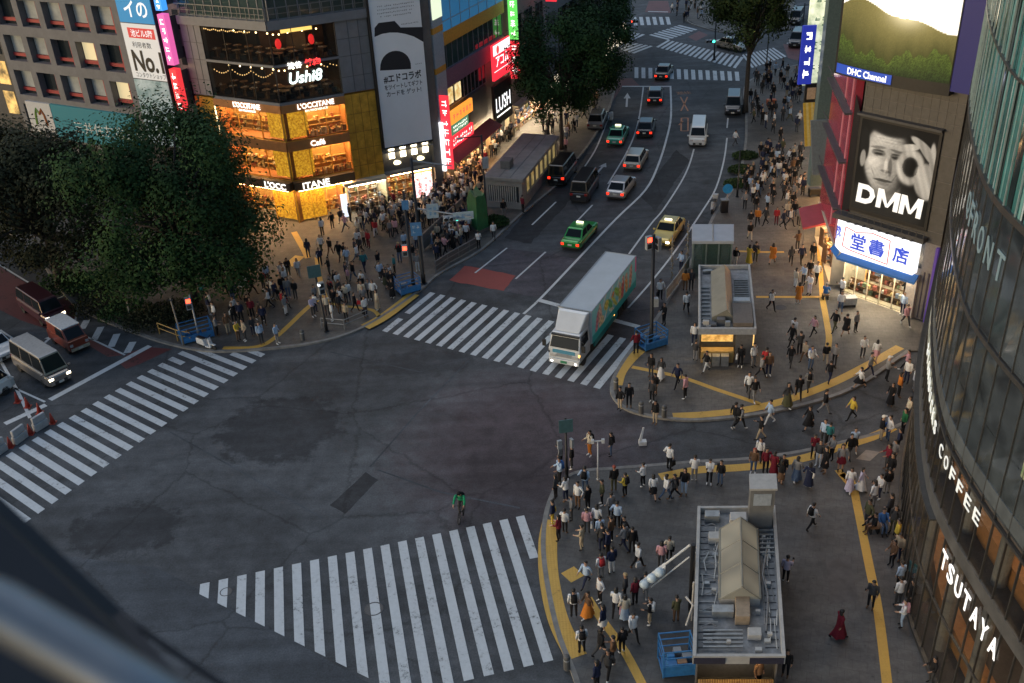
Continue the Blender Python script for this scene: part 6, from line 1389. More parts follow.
# roof plant
mb = MB(); kb(mb, 2.35, 3.45, Dp-1.35, Dp-0.35, H-0.32, H+2.0); o = mb.build('vent_shaft', mat('shaft_grey', (0.15, 0.15, 0.145), 0.6, 0, 0.2, 2), t)
mb = MB(); kb(mb, 2.28, 3.52, Dp-1.42, Dp-0.28, H+2.0, H+2.1); mb.build('cap', m_rim, o); mb = MB(); kb(mb, 2.5, 3.3, Dp-1.38, Dp-1.35, H+1.1, H+1.75); mb.build('grille', mat('panel_pale', (0.32, 0.36, 0.40), 0.5), o)
for a, b, w_, d_, h_, m_ in ((1.5, Dp-1.6, 0.75, 0.6, 0.75, m_rim), (0.35, Dp-0.9, 0.7, 0.45, 0.4, m_duct), (0.55, Dp-2.4, 0.6, 0.5, 0.35, m_rim), (0.75, 2.35, 0.9, 0.45, 0.35, m_duct), (1.7, 1.95, 0.6, 1.2, 0.5, mat('box_tan', (0.30, 0.23, 0.16), 0.7)), (2.2, 1.1, 0.55, 0.45, 0.3, m_rim)):
    mb = MB(); kb(mb, a, a+w_, b, b+d_, H-0.3, H-0.3+h_); mb.build('roof_unit', m_, t, bevel=0.02)
mb = MB(); rnd = random.Random(77)
for i in range(9):
    b = 0.9+i*0.9; mb.tube([K(0.35, b, H-0.2), K(0.7, b+0.1, H-0.12), K(0.95, b, H-0.22)], 0.03, 5)
for i in range(7): mb.tube([K(rnd.uniform(2.8, 3.5), rnd.uniform(1, Dp-1), H-0.25) for _ in range(3)], 0.025, 5)
mb.tube([K(2.95, 1.5, H-.2), K(3.1, 3.4, H-.1), K(2.9, 4.6, H), K(3.15, 6.4, H-.1)], 0.035, 5); mb.build('cables', mat('cable_grey', (0.2, 0.2, 0.2), 0.6), t)
mb = MB()
for i in range(5): kb(mb, 0.4, 2.0, 0.6+i*0.22, 0.66+i*0.22, H-0.2, H-0.12)
for i in range(6): kb(mb, 2.85, 3.5, Dp-3.2+i*0.3, Dp-3.13+i*0.3, H-0.2, H-0.1)
mb.build('roof_rack', m_duct, t)
mb = MB(); kb(mb, 0.3, Wd-0.3, -0.55, 0.55, 0.12, 1.05); o = mb.build('counter', mat('counter_yellow', (0.42, 0.28, 0.10), 0.6, 0, 0.2, 3), t)
mb = MB()
for i in range(30): kb(mb, 0.35+i*0.1, 0.4+i*0.1, 0.0, 0.5, 1.05, 1.1)
mb.build('counter_slats', m_wood, o); mb = MB(); kb(mb, 0.3, Wd-0.3, 0.3, 0.4, H-0.62, H-0.52); mb.build('counter_lamp', emit('counter_lamp', (1.0, 0.68, 0.3), 14.0), t)
mb = MB()
for a in (0.25, 2.9): p = K(a, -0.35, 0); mb.lathe([(0.28, 0.12), (0.32, 0.75), (0.25, 0.8)], 12, (p[0], p[1], 0))
mb.build('bin', m_rim, t)
mb = MB(); mb.tube([K(-0.05, 4.6, 0.3), K(-0.05, 4.6, 2.6)], 0.05, 6); mb.tube([K(-0.05, 6.2, 0.3), K(-0.05, 6.2, 2.9)], 0.05, 6); mb.tube([K(-0.3, 2.8, 1.8), K(-0.05, 3.4, 2.4), K(-0.35, 4.0, 2.3)], 0.05, 6); mb.build('drain_pipe', m_rim, t)
rnd = random.Random(91); m_pipe = mat('pipe_pale', (0.42, 0.42, 0.40), 0.5)
mb = MB()
for i in range(14):
    a = rnd.choice([rnd.uniform(.25, .95), rnd.uniform(2.85, Wd-.25)]); b = rnd.uniform(.5, Dp-1.2); L_ = rnd.uniform(.6, 2.2)
    mb.tube([K(a, b, H-.2), K(a+rnd.uniform(-.1, .1), b+L_*.5, H-.17), K(a+rnd.uniform(-.15, .15), b+L_, H-.2)], rnd.uniform(.018, .035), 5)
for i in range(6): b = rnd.uniform(.5, Dp-1); mb.tube([K(.2, b, H-.22), K(1.0, b+rnd.uniform(-.2, .2), H-.2)], .02, 5)
mb.build('pipes', m_pipe, t)
for i in range(16):
    a = rnd.choice([rnd.uniform(.25, .8), rnd.uniform(2.85, Wd-.5), rnd.uniform(1, 2.7)]); b = rnd.uniform(.4, 2.6) if 1 <= a <= 2.75 else rnd.uniform(.4, Dp-1.6); s_ = rnd.uniform(.08, .2); mb = MB(); kb(mb, a, a+s_*1.4, b, b+s_, H-.32, H-.32+rnd.uniform(.1, .28)); mb.build('junction_box', rnd.choice([m_rim, m_duct, m_pipe, m_kwall]), t)
# far kiosk
H = 2.75; cf, cr_ = g(700, 357), g(756, 366); ck = [g(698.5, 264.6, H), g(751, 266, H), g(756.5, 328, H), g(698.5, 328, H)]
t, cx, cy, ins = kiosk('small flat roofed kiosk before the glass lift house, with glowing yellow counter', ck, H)
fl_, fr__ = ck[3], ck[2]; ux = Vector((fr__[0]-fl_[0], fr__[1]-fl_[1])); Wd = ux.length; ux.normalize(); uy = Vector((ck[0][0]-fl_[0], ck[0][1]-fl_[1])); Dp = uy.length; uy.normalize(); K = local(fl_, ux, uy)
mb = MB(); kb(mb, 0.1, 0.16, 0.7, Dp-0.1, 0.12, H-0.45); kb(mb, Wd-0.16, Wd-0.1, 0.7, Dp-0.1, 0.12, H-0.45); kb(mb, 0.16, Wd-0.16, Dp-0.2, Dp-0.1, 0.12, H-0.45); kb(mb, 0.16, Wd-0.16, 1.6, 1.7, 0.12, H-0.45); kb(mb, Wd-1.2, Wd-0.16, 0.1, 0.16, 0.12, H-0.45); mb.build('wall', m_kwall, t)
mb = MB(); kb(mb, 0.1, Wd-0.1, 0.1, Dp-0.1, H-0.45, H-0.3); rf = mb.build('roof', m_roofgrey, t)
mb = MB(); kb(mb, 0, 0.13, 0, Dp, H-0.4, H); kb(mb, Wd-0.13, Wd, 0, Dp, H-0.4, H); kb(mb, 0.13, Wd-0.13, 0, 0.13, H-0.4, H-0.02); kb(mb, 0.13, Wd-0.13, Dp-0.13, Dp, H-0.4, H-0.02); mb.build('parapet', m_rim, rf)
mb = MB(); kb(mb, 0.0, Wd, -0.05, 0.0, H-0.45, H-0.03); mb.build('sign_strip', mat('sign_grey', (0.26, 0.28, 0.31), 0.5), t)
mb = MB(); a0, a1, b0, b1, am = 0.85, 2.2, 1.3, Dp-1.2, 1.75; ze, zr = H+0.05, H+0.6
mb.quad(K(a0, b0, ze), K(am, b0, zr), K(am, b1, zr), K(a0, b1, ze)); mb.quad(K(am, b0, zr), K(a1, b0, ze), K(a1, b1, ze), K(am, b1, zr)); mb.add([K(a0, b0, ze), K(a1, b0, ze), K(am, b0, zr)], [(0, 1, 2)]); mb.add([K(a0, b1, ze), K(a1, b1, ze), K(am, b1, zr)], [(2, 1, 0)]); kb(mb, a0, a1, b0, b1, H-0.3, ze)
sk = mb.build('skylight', m_bone, t)
mb = MB(); kb(mb, 2.15, Wd-0.2, 0.25, 3.0, H-0.3, H+0.22); o = mb.build('plant_room', mat('plant_brown', (0.13, 0.11, 0.095), 0.7), t); mb = MB(); kb(mb, 2.25, Wd-0.3, 3.0, 3.5, H-0.3, H+0.35); mb.build('panel', mat('panel_pale', ()), o)
rnd = random.Random(5); 
for i in range(9):
    a, b = rnd.uniform(0.25, 1.7), rnd.choice([0.3, 0.5, 0.8, Dp-0.9, Dp-0.6]); mb = MB(); kb(mb, a, a+rnd.uniform(.25, .6), b, b+rnd.uniform(.2, .45), H-0.3, H-0.3+rnd.uniform(.2, .55)); mb.build('roof_unit', rnd.choice([m_duct, m_rim, m_kwall]), t, bevel=0.02)
mb = MB()
for i in range(10): kb(mb, 0.22, 0.75, 1.0+i*0.55, 1.05+i*0.55, H-0.3, H-0.18); kb(mb, 2.4, Wd-0.25, 3.8+i*0.35, 3.86+i*0.35, H-0.3, H-0.1)
mb.build('roof_rack', m_duct, t)
mb = MB(); kb(mb, 0.25, Wd-1.3, 0.15, 0.7, 0.12, 0.95); mb.build('counter', mat('counter_yellow', ()), t); mb = MB(); kb(mb, 0.25, Wd-1.3, 0.45, 0.6, H-0.55, H-0.47); mb.build('counter_lamp', emit('counter_lamp', ()), t)
mb = MB(); kb(mb, 0.25, Wd-1.3, 1.5, 1.58, 0.9, H-0.6); mb.build('lit_back_panel', emit_noise('kiosk_back', (0.35, 0.18, 0.04), (0.85, 0.55, 0.18), 0.6, 2.0), t)
mb = MB(); kb(mb, Wd-0.09, Wd-0.04, 0.5, 1.2, 0.5, 1.9); mb.build('lit_menu', emit('amber_menu', (1.0, 0.6, 0.2), 0.9), t)
for k in range(3): mb = MB(); kb(mb, 0.4+k*0.55, 0.9+k*0.55, -0.35, 0.1, 0.12, 0.85); mb.build('storage_box', m_duct, t, bevel=0.02)
# glass lift house
H = 3.1; q = [g(692, 224, H), g(734, 224, H), g(734, 241, H), g(692, 241, H)]; cx = sum(p[0] for p in q)/4; cy = sum(p[1] for p in q)/4
t = thing('lift_house', 'green glass lift house with white two panel roof behind the small kiosk', 'lift house', (cx, cy, 0.12)); sc = lambda k: [(cx+(p[0]-cx)*k, cy+(p[1]-cy)*k) for p in q]
mb = MB(); mb.prism(q, H-0.25, H); mb.build('roof', mat('lift_roof', (0.36, 0.38, 0.41), 0.4, 0, 0.1, 1), t, bevel=0.03); mb = MB(); mb.prism(sc(0.9), 0.12, H-0.25, cap=False); mb.build('glass_wall', glass('lift_glass', (0.05, 0.10, 0.08), 0.06, 0.45), t)
mb = MB(); s9 = sc(0.91)
for p, p2 in zip(s9, s9[1:]+s9[:1]):
    for k in (0, 0.33, 0.66): mb.box(p[0]+(p2[0]-p[0])*k-.05, p[1]+(p2[1]-p[1])*k-.05, 0.12, p[0]+(p2[0]-p[0])*k+.05, p[1]+(p2[1]-p[1])*k+.05, H-0.25)
mb.build('frame', mat('lift_frame', (0.16, 0.20, 0.18), 0.5), t); mb = MB(); m0 = lerp(q[0], q[1], .5); m1 = lerp(q[3], q[2], .5); mb.tube([m0+(H+.01,), m1+(H+.01,)], 0.04, 4); mb.build('roof_seam', m_duct, t)
mb = MB(); mb.prism(sc(0.45), 0.12, H-0.3); mb.build('lift_car', mat('lift_car', (0.14, 0.17, 0.15), 0.5), t)
# underground entrance by the road
A2, B2_ = g(488, 208), g(523, 211); BK = (5.35, 92.7); u2 = Vector((B2_[0]-A2[0], B2_[1]-A2[1])); Wd = u2.length; u2.normalize(); v2 = Vector((BK[0]-B2_[0], BK[1]-B2_[1])); Dp = v2.length; v2.normalize(); K = local(A2, u2, v2); H = 3.0
t = thing('underground_entrance', 'flat concrete roofed underground entrance by the road with yellow lit side windows', 'station entrance', (A2[0]+1.5, A2[1]+4, 0.12)); m_conc = mat('concrete_pale', (0.24, 0.225, 0.21), 0.8, 0, 0.2, 1.2)
mb = MB(); kb(mb, -0.2, Wd+0.2, -0.2, Dp+0.2, H-0.3, H); mb.build('roof', m_conc, t, bevel=0.03)
mb = MB(); kb(mb, -0.1, 0.15, 0, Dp, 0.12, H-0.3); kb(mb, Wd-0.3, Wd, 0, Dp, 0.12, 1.0); kb(mb, 0.15, Wd-0.3, Dp-0.2, Dp, 0.12, H-0.3); kb(mb, Wd-0.3, Wd, 0, 1.2, 1.0, H-0.3); kb(mb, 0.15, Wd-0.3, 0.0, 0.2, 0.12, 0.7); kb(mb, 0.15, Wd-0.3, 0.0, 0.2, H-0.8, H-0.3); mb.build('wall', m_conc, t)
mb = MB(); kb(mb, 0.15, Wd-0.3, 0.3, 0.36, 0.7, H-0.8); o = mb.build('louvre', m_dgrey, t); mb = MB()
for i in range(13): kb(mb, 0.2+i*0.2, 0.28+i*0.2, 0.05, 0.15, 0.7, H-0.8)
mb.build('louvre_bars', m_rim, o)
for i in range(7): mb = MB(); y = 1.35+i*(Dp-1.6)/7; kb(mb, Wd-0.2, Wd-0.15, y, y+(Dp-1.6)/7-0.15, 1.05, H-0.35); mb.build('lit_window', emit_noise('entrance_window', (0.35, 0.24, 0.07), (0.85, 0.66, 0.28), 0.28, 1.0), t)
mb = MB()
for i in range(8): y = 1.2+i*(Dp-1.6)/7; kb(mb, Wd-0.28, Wd+0.02, y, y+0.15, 1.0, H-0.3)
mb.build('mullions', m_conc, t); mb = MB(); kb(mb, 0.7, 1.6, 1.9, 3.0, H, H+0.75); mb.build('air_unit', mat('unit_grey', (0.11, 0.11, 0.11), 0.6), t, bevel=0.03)
mb = MB()
for a in (1.2, 2.2): kb(mb, a, a+.03, 0, Dp, H, H+0.02)
mb.build('roof_seams', m_kwall, t)

# ------------------------------------------------------------------ rails, racks, barriers, cones, bollards
def fence(label, px, h, m_, name='railing', z=0.12, cat='railing', n=1.2, infill=None, group=None):
    P = px_path(px, 0.12, 1); t = thing(name, label, cat, (P[0][0], P[0][1], z), group=group); mb = MB()
    for k in (h, h*0.55): mb.tube([(p[0], p[1], z+k) for p in P], 0.035, 6)
    mb.build('rail', m_, t); L = 0
    for a, b in zip(P, P[1:]):
        d = hypot(b[0]-a[0], b[1]-a[1]); m = max(1, int(d/n))
        for k in range(m): 
            mb = MB(); q = lerp(a, b, k/m); mb.tube([(q[0], q[1], z-0.05), (q[0], q[1], z+h)], 0.045, 6); mb.build('post', m_, t)
    if infill: mb = MB(); mb.wall(P, 0.03, z+0.12, z+h-0.06); mb.build('panel', infill, t)
    return t
fence('white guard rail along the road kerb beside the glass lift house', [(666, 301), (678, 285), (689, 268)], 0.95, mat('rail_white', (0.42, 0.42, 0.40), 0.5), infill=mat('rail_panel', (0.32, 0.31, 0.29), 0.6))
fence('grey railing along the kerb beside the red bus lane', [(436, 272), (448, 264), (480, 246)], 0.9, m_pole2, infill=mat('rail_mesh', (0.10, 0.10, 0.105), 0.6))
fence('low hoarding that splits the crowd in front of the billboard shop', [(424, 251), (444, 232), (463, 214)], 1.5, m_pole2, 'hoarding', infill=mat('hoarding', (0.20, 0.185, 0.17), 0.7))
fence('thin rope rail at the corner kerb near the leaning pole', [(322, 328), (345, 330), (368, 320)], 0.8, m_pole2)
fence('yellow brown barrier rail by the police motorbike', [(160, 334), (178, 341), (192, 344)], 0.9, mat('rail_ochre', (0.36, 0.22, 0.06), 0.6), 'barrier_rail', cat='barrier')
b = g(480, 236); t = thing('tarpaulin_stall', 'green tarpaulin wrapped stand in the crowd beside the lamp pole', 'stall', (b[0], b[1], .12))
pts = [g(468, 226), g(478, 236), g(489, 231), g(479, 221)]; mb = MB(); V = []
for z, k in ((0.12, 1.0), (1.2, 0.95), (2.4, 0.9), (3.4, 0.75)):
    for i in range(16):
        e = i/4; a = pts[int(e) % 4]; c = pts[(int(e)+1) % 4]; q = lerp(a, c, e-int(e)); r = k*(1+0.06*sin(i*2.3+z*3)); V.append((b[0]+(q[0]-b[0])*r, b[1]+(q[1]-b[1])*r, z+0.1*sin(i*1.7)))
mb.add(V, [(j*16+i, j*16+(i+1) % 16, (j+1)*16+(i+1) % 16, (j+1)*16+i) for j in range(3) for i in range(16)]+[tuple(range(48, 64))]); mb.build('tarpaulin', mat('tarp_green', (0.02, 0.14, 0.055), 0.5, 0, 0.25, 2), t)
mb = MB(); mb.wall(pts+[pts[0]], 0.06, 0.1, 0.4); mb.build('base_frame', m_steel, t)
m_crate = mat('cart_blue', (0.03, 0.16, 0.38), 0.5, 0, 0.25, 4)
def cart(label, px, w_, d_, h_, rz, seed, cargo=True):
    b = g(*px, 0.12); t = thing('blue_cart', label, 'cart', (b[0], b[1], 0.12), rz, 'blue carts on the kerbs'); mb = MB()
    for x in (-w_/2, w_/2):
        for y in (-d_/2, d_/2): mb.box(x-.03, y-.03, 0.1, x+.03, y+.03, h_)
    for z in (0.2, h_*0.5, h_*0.75, h_-0.03):
        for y in (-d_/2, d_/2): mb.box(-w_/2, y-.02, z-.025, w_/2, y+.02, z+.025)
        for x in (-w_/2, w_/2): mb.box(x-.02, -d_/2, z-.025, x+.02, d_/2, z+.025)
    mb.box(-w_/2, -d_/2-0.005, 0.12, w_/2, -d_/2+0.03, h_*0.45); mb.build('frame', m_crate, t, world=False)
    mb = MB(); mb.box(-w_/2+.04, -d_/2+.05, 0.1, w_/2-.04, d_/2-.05, 0.16); mb.build('deck', m_crate, t, world=False)
    for x in (-w_/2+.1, w_/2-.1):
        for y in (-d_/2+.1, d_/2-.1): mb = MB(); mb.lathe([(0.09, -.03), (0.09, .03)], 10, (x, y, 0.09), 'x'); mb.build('wheel', m_black, t, world=False)
    rnd = random.Random(seed)
    if cargo:
        for k in range(5): x, y = rnd.uniform(-w_/2+.2, w_/2-.2), rnd.uniform(-d_/2+.15, d_/2-.15); s = rnd.uniform(.12, .22); mb = MB(); mb.box(x-s, y-s*.8, .16, x+s, y+s*.8, rnd.uniform(.4, h_*0.7)); mb.build('load', rnd.choice([m_crate, m_siggrey, m_wood, m_kwall]), t, world=False, bevel=0.02)
    return t
cart('blue cage cart around the foot of the black signal pole by the lorry', (651, 345), 1.7, 1.3, 1.25, 0.45, 1)
cart('blue rack cart beside the red walking signal', (408, 291), 1.6, 1.2, 1.2, 0.5, 2)
cart('tall blue trolley at the corner of the near kiosk', (676, 668), 1.35, 1.1, 1.6, 0.05, 3)
cart('blue rack by the police motorbike under the dark trees', (197, 338), 2.2, 1.2, 1.2, 0.45, 4)
m_cone = mat('cone_red', (0.36, 0.045, 0.03), 0.5, 0, 0.12, 5); m_cband = mat('cone_band', (0.55, 0.55, 0.55), 0.5)
for lab, x, y in (('red cone at the crosswalk end of the barriers', 53, 423), ('red cone between the first and second barrier', 31, 434), ('red cone between the second and third barrier', 11, 447), ('red cone behind the first barrier near the stop line', 40, 413), ('red cone farther back along the lane edge line', 28, 407), ('red cone next to the white lorry at the frame edge', 18, 402)):
    b = g(x, y); t = thing('traffic_cone', lab, 'cone', (b[0], b[1], 0), group='traffic cones by the left road'); mb = MB(); mb.lathe([(0.17, 0.04), (0.03, 0.75), (0.02, 0.76)], 12); c = mb.build('cone_body', m_cone, t, world=False, smooth=True)
    mb = MB(); mb.lathe([(0.128, 0.25), (0.095, 0.4)], 12); mb.build('white_band', m_cband, c, world=False); mb = MB(); mb.box(-.2, -.2, 0, .2, .2, .05); mb.build('base', m_cone, t, world=False)
for i, (a, c, lab) in enumerate((((48, 424), (35, 432), 'grey white plastic barrier nearest the crosswalk end cone'), ((27, 436), (15, 445), 'grey white plastic barrier in the middle of the row'), ((7, 449), (-8, 459), 'grey white plastic barrier cut by the picture edge'))):
    A, C_ = g(*a), g(*c); t = thing('road_barrier', lab, 'barrier', (A[0], A[1], 0), group='plastic road barriers'); mb = MB(); mb.wall([A, C_], 0.34, 0.0, 0.5); mb.build('foot', mat('barrier_grey', (0.34, 0.35, 0.36), 0.6, 0, 0.2, 2), t, bevel=0.04); mb = MB(); mb.wall([lerp(A, C_, .03), lerp(A, C_, .97)], 0.2, 0.5, 0.95); mb.build('panel', mat('barrier_grey', ()), t, bevel=0.04)
b0_ = g(617, 388)
for lab, x, y in (('dark bollard at the crosswalk corner of the far plaza', 616, 389), ('dark bollard between two waiting men on the far plaza kerb', 641, 413), ('dark bollard beside the man with black backpack', 664, 417), ('dark bollard at the foot of the curved yellow strip', 567, 669), ('bollard near the end of the rope rail on the corner', 303, 340)):
    b = g(x, y, 0.12); t = thing('bollard', lab, 'bollard', (b[0], b[1], 0.12), group='kerb bollards'); mb = MB(); mb.lathe([(0.15, 0), (0.15, 0.72), (0.12, 0.8), (0.05, 0.84)], 12); mb.build('body', mat('bollard_dark', (0.09, 0.09, 0.09), 0.6), t, world=False, smooth=False); mb = MB(); mb.lathe([(0.153, 0.55), (0.153, 0.63)], 12); mb.build('band', m_siggrey, t, world=False)
b = g(724, 212, .12); t = thing('litter_bin', 'black box shaped bin by the round blue sign', 'bin', (b[0], b[1], .12)); mb = MB(); mb.box(-.3, -.25, 0, .3, .25, 1.1); mb.build('body', m_black, t, world=False, bevel=.03); mb = MB(); mb.box(-.33, -.28, 1.1, .33, .28, 1.18); mb.build('lid', m_pole2, t, world=False)
for lab, x, y, m_ in (('orange red low stand in the far pavement crowd', 771, 106, mat('stand_orange', (0.5, 0.12, 0.04), 0.6)), ('dark framed notice stand beside the red canopy', 814, 196, m_black), ('glass case of goods outside the bookshop door', 848, 306, m_siggrey)):
    b = g(x, y, .12); t = thing('display_stand', lab, 'stand', (b[0], b[1], .12)); mb = MB(); mb.box(-.5, -.3, .2, .5, .3, .75); mb.build('box', m_, t, world=False, bevel=.03)
    for sx in (-.4, .4): mb = MB(); mb.box(sx-.04, -.25, 0, sx+.04, .25, .2); mb.build('leg', m_pole, t, world=False)
# wares on racks outside the shop left of the bookshop
rnd = random.Random(3)
for i, (x, y, lab) in enumerate(((829, 262, 'rack of bright wares under the red canopy edge'), (826, 246, 'rack of pink and yellow wares behind the first rack'), (838, 268, 'rack of small goods at the bookshop corner'))):
    b = g(x, y, .12); t = thing('goods_rack', lab, 'rack', (b[0], b[1], .12), 0.2, 'racks of wares'); mb = MB()
    for z in (.3, .8, 1.3): mb.box(-.5, -.3, z, .5, .3, z+.04)
    for sx in (-.5, .46): mb.box(sx, -.3, 0, sx+.04, .3, 1.6)
    mb.build('shelves', m_wood, t, world=False); mb = MB()
    for z in (.34, .84, 1.34):
        for k in range(7): x0 = -.45+k*.13; mb.box(x0, -.25, z, x0+.1, .2, z+rnd.uniform(.12, .3), rnd.randrange(6))
    mb.build('goods', m_goods, t, world=False)
# ------------------------------------------------------------------ vehicles
def carpaint(name, c, metal=0.3): return mat('paint_'+name, c, 0.28, metal, 0.06, 1.0, 0.5, coat=0.6)
m_tyre = mat('tyre', (0.018, 0.018, 0.018), 0.85); m_rim2 = mat('wheel_rim', (0.30, 0.30, 0.31), 0.35, 0.8); m_cglass = glass('car_glass', (0.010, 0.013, 0.015), 0.05); m_cglass.node_tree.nodes['Principled BSDF'].inputs['Specular IOR Level'].default_value = 0.18; m_trim = mat('car_trim', (0.02, 0.02, 0.02), 0.5)
m_hl_on = emit('headlight_on', (1.0, 0.85, 0.58), 6.0); m_hl_off = mat('headlight_off', (0.5, 0.5, 0.5), 0.15, 0.2); m_tl_on = emit('tail_light_on', (1.0, 0.03, 0.01), 1.5); m_tl_off = mat('tail_light_off', (0.26, 0.015, 0.012), 0.3); m_plate = mat('number_plate', (0.55, 0.56, 0.52), 0.5); m_amberl = emit('amber_lamp', (1.0, 0.45, 0.08), 4.0)
def wheel(t, x, y, r, wd=0.2):
    mb = MB(); sx = 1 if x > 0 else -1; mb.lathe([(r*0.62, -wd/2), (r*0.95, -wd/2), (r, -wd/2+.03), (r, wd/2-.03), (r*0.95, wd/2), (r*0.62, wd/2)], 18, (x, y, r), 'x'); w_ = mb.build('wheel', m_tyre, t, world=False, smooth=False)
    mb = MB(); mb.lathe([(r*0.62, -wd/2+.02), (r*0.5, -wd/2+.05), (r*0.12, -wd/2-.0), (r*0.12, wd/2), (r*0.5, wd/2-.05), (r*0.62, wd/2-.02)], 14, (x, y, r), 'x'); mb.build('rim', m_rim2, w_, world=False)
SHAPES = dict(   # length, width, height, belt, bonnet, (windscreen base, windscreen top, roof rear, rear glass base) as fractions from the front
    saloon=(4.7, 1.70, 1.50, 0.92, 0.86, (0.29, 0.42, 0.72, 0.86), 0.93), hatch=(4.4, 1.74, 1.48, 0.94, 0.84, (0.24, 0.40, 0.80, 0.97), 0.96), wagon=(4.6, 1.75, 1.52, 0.94, 0.86, (0.24, 0.38, 0.88, 0.98), 0.96),
    minivan=(4.8, 1.72, 1.85, 1.02, 0.96, (0.13, 0.26, 0.93, 0.985), 1.0), van=(4.9, 1.72, 2.05, 1.10, 1.05, (0.05, 0.16, 0.955, 0.99), 1.08), suv=(4.5, 1.78, 1.70, 1.0, 0.96, (0.24, 0.36, 0.85, 0.97), 1.0))
def vehicle(name, label, px, px2, kind, paint, hl=False, tl=False, roof=None, taxi=None, group=None, cat='car', plate=m_plate, stripe=None, L_=None, H_=None):
    """px: ground pixel of the middle; px2: another ground pixel the front points towards"""
    a, b = g(*px), g(*px2); rz = atan2(b[1]-a[1], b[0]-a[0])-pi/2
    t = thing(name, label, cat, (a[0], a[1], 0), rz, group); L, W, Ht, belt, bon, (w0, w1, r1, r0), boot = SHAPES[kind]
    L = L_ or L; Ht = H_ or Ht
    Y = lambda f: L/2-f*L; hw = W/2; zb = 0.22; mb = MB()
    st = [(0.0, zb+.12, bon-.22, hw*.80), (0.015, zb+.04, bon-.12, hw*.88), (0.06, zb, bon-.04, hw*.96), (max(0.08, w0*.7), zb, bon, hw), (max(0.1, w0), zb, belt, hw), (0.5, zb, belt, hw), (r0 if r0 < .97 else .95, zb, belt, hw), (0.96, zb, boot-.02, hw*.97), (0.99, zb+.05, boot-.07, hw*.92), (1.0, zb+.14, boot-.16, hw*.86)]
    st.sort(key=lambda s: s[0]); ring = []
    for f, z0, z1, h in st: ring.append([(-h*.9, Y(f), z0), (-h, Y(f), z0+.14), (-h, Y(f), z1-.16), (-h*.93, Y(f), z1-.03), (-h*.8, Y(f), z1), (h*.8, Y(f), z1), (h*.93, Y(f), z1-.03), (h, Y(f), z1-.16), (h, Y(f), z0+.14), (h*.9, Y(f), z0)])
    V = [p for r in ring for p in r]; n = 10; k = len(ring)
    Fc = [(i*n+j, i*n+(j+1) % n, (i+1)*n+(j+1) % n, (i+1)*n+j) for i in range(k-1) for j in range(n)]+[tuple(range(n-1, -1, -1)), tuple((k-1)*n+j for j in range(n))]
    mb.add(V, Fc)
    ht, hb = hw*.76, hw*.92; zr = Ht
    base = [(-hb, Y(r0), belt-.02), (hb, Y(r0), belt-.02), (hb, Y(w0), belt-.02), (-hb, Y(w0), belt-.02)]; topq = [(-ht, Y(r1), zr-.05), (ht, Y(r1), zr-.05), (ht, Y(w1), zr-.05), (-ht, Y(w1), zr-.05)]
    mb.hexa(base+topq); crown = [(-ht*.93, Y(r1-.02), zr), (ht*.93, Y(r1-.02), zr), (ht*.93, Y(w1+.03), zr), (-ht*.93, Y(w1+.03), zr)]
    mb.add(topq+crown, [(4, 5, 6, 7), (0, 1, 5, 4), (1, 2, 6, 5), (2, 3, 7, 6), (3, 0, 4, 7)], 1 if roof else 0)
    body = mb.build('body', [paint, roof] if roof else paint, t, world=False, bevel=0.025)
    def pane(nm, q, ins=0.1, off=0.012, vert=0.12, mm=m_cglass):
        c = [Vector(p) for p in q]; ctr = sum(c, Vector())/4; nrm = (c[1]-c[0]).cross(c[3]-c[0]).normalized()
        u0, u1 = ins, 1-ins; P = lambda s, r: c[0]*(1-s)*(1-r)+c[1]*s*(1-r)+c[2]*s*r+c[3]*(1-s)*r
        if nrm.dot(ctr-Vector((0, ctr.y if abs(nrm.x) > .5 else Y((w0+r0)/2), belt))) < 0: nrm = -nrm
        pts = [P(u0, vert), P(u1, vert), P(u1, 1-vert*.7), P(u0, 1-vert*.7)]; o_ = MB(); o_.quad(*[tuple(p+nrm*off) for p in pts]); return o_.build(nm, mm, t, world=False)
    pane('windscreen', [base[3], base[2], topq[2], topq[3]], 0.05); pane('rear_window', [base[1], base[0], topq[0], topq[1]], 0.08)
    nw = 3 if kind in ('van', 'minivan', 'wagon') else 2
    for s in (0, 1):
        b0, b1 = (base[0], base[3]) if s == 0 else (base[1], base[2]); t0, t1 = (topq[0], topq[3]) if s == 0 else (topq[1], topq[2])
        for i in range(nw):
            f0, f1 = i/nw, (i+1)/nw; lb = lambda p, q, f: tuple(p[k_]+(q[k_]-p[k_])*f for k_ in range(3)); pane('side_window', [lb(b0, b1, f0), lb(b0, b1, f1), lb(t0, t1, f1), lb(t0, t1, f0)], 0.05)
    for s in (-1, 1):
        mb = MB(); x0 = s*hw*.52; x1 = s*hw*.86; mb.box(min(x0, x1), L/2-.08, bon-.36, max(x0, x1), L/2+.012, bon-.2); mb.build('headlight', m_hl_on if hl else m_hl_off, t, world=False, bevel=.02)
        mb = MB(); x0 = s*hw*.6; x1 = s*hw*.9; zt_ = boot-.22 if kind not in ('van', 'minivan') else boot-.1; mb.box(min(x0, x1), -L/2-.012, zt_-.2, max(x0, x1), -L/2+.1, zt_+.02); mb.build('tail_light', m_tl_on if tl else m_tl_off, t, world=False, bevel=.02)
        mb = MB(); mb.box(s*hw-.02 if s > 0 else -hw-.16, Y(w0)-.18, belt-.02, s*hw+.16 if s > 0 else -hw+.02, Y(w0)-.08, belt+.12); mb.build('wing_mirror', paint, t, world=False, bevel=.02)
        for fy in (0.18, 0.81): wheel(t, s*(hw-.1), Y(fy), 0.31)
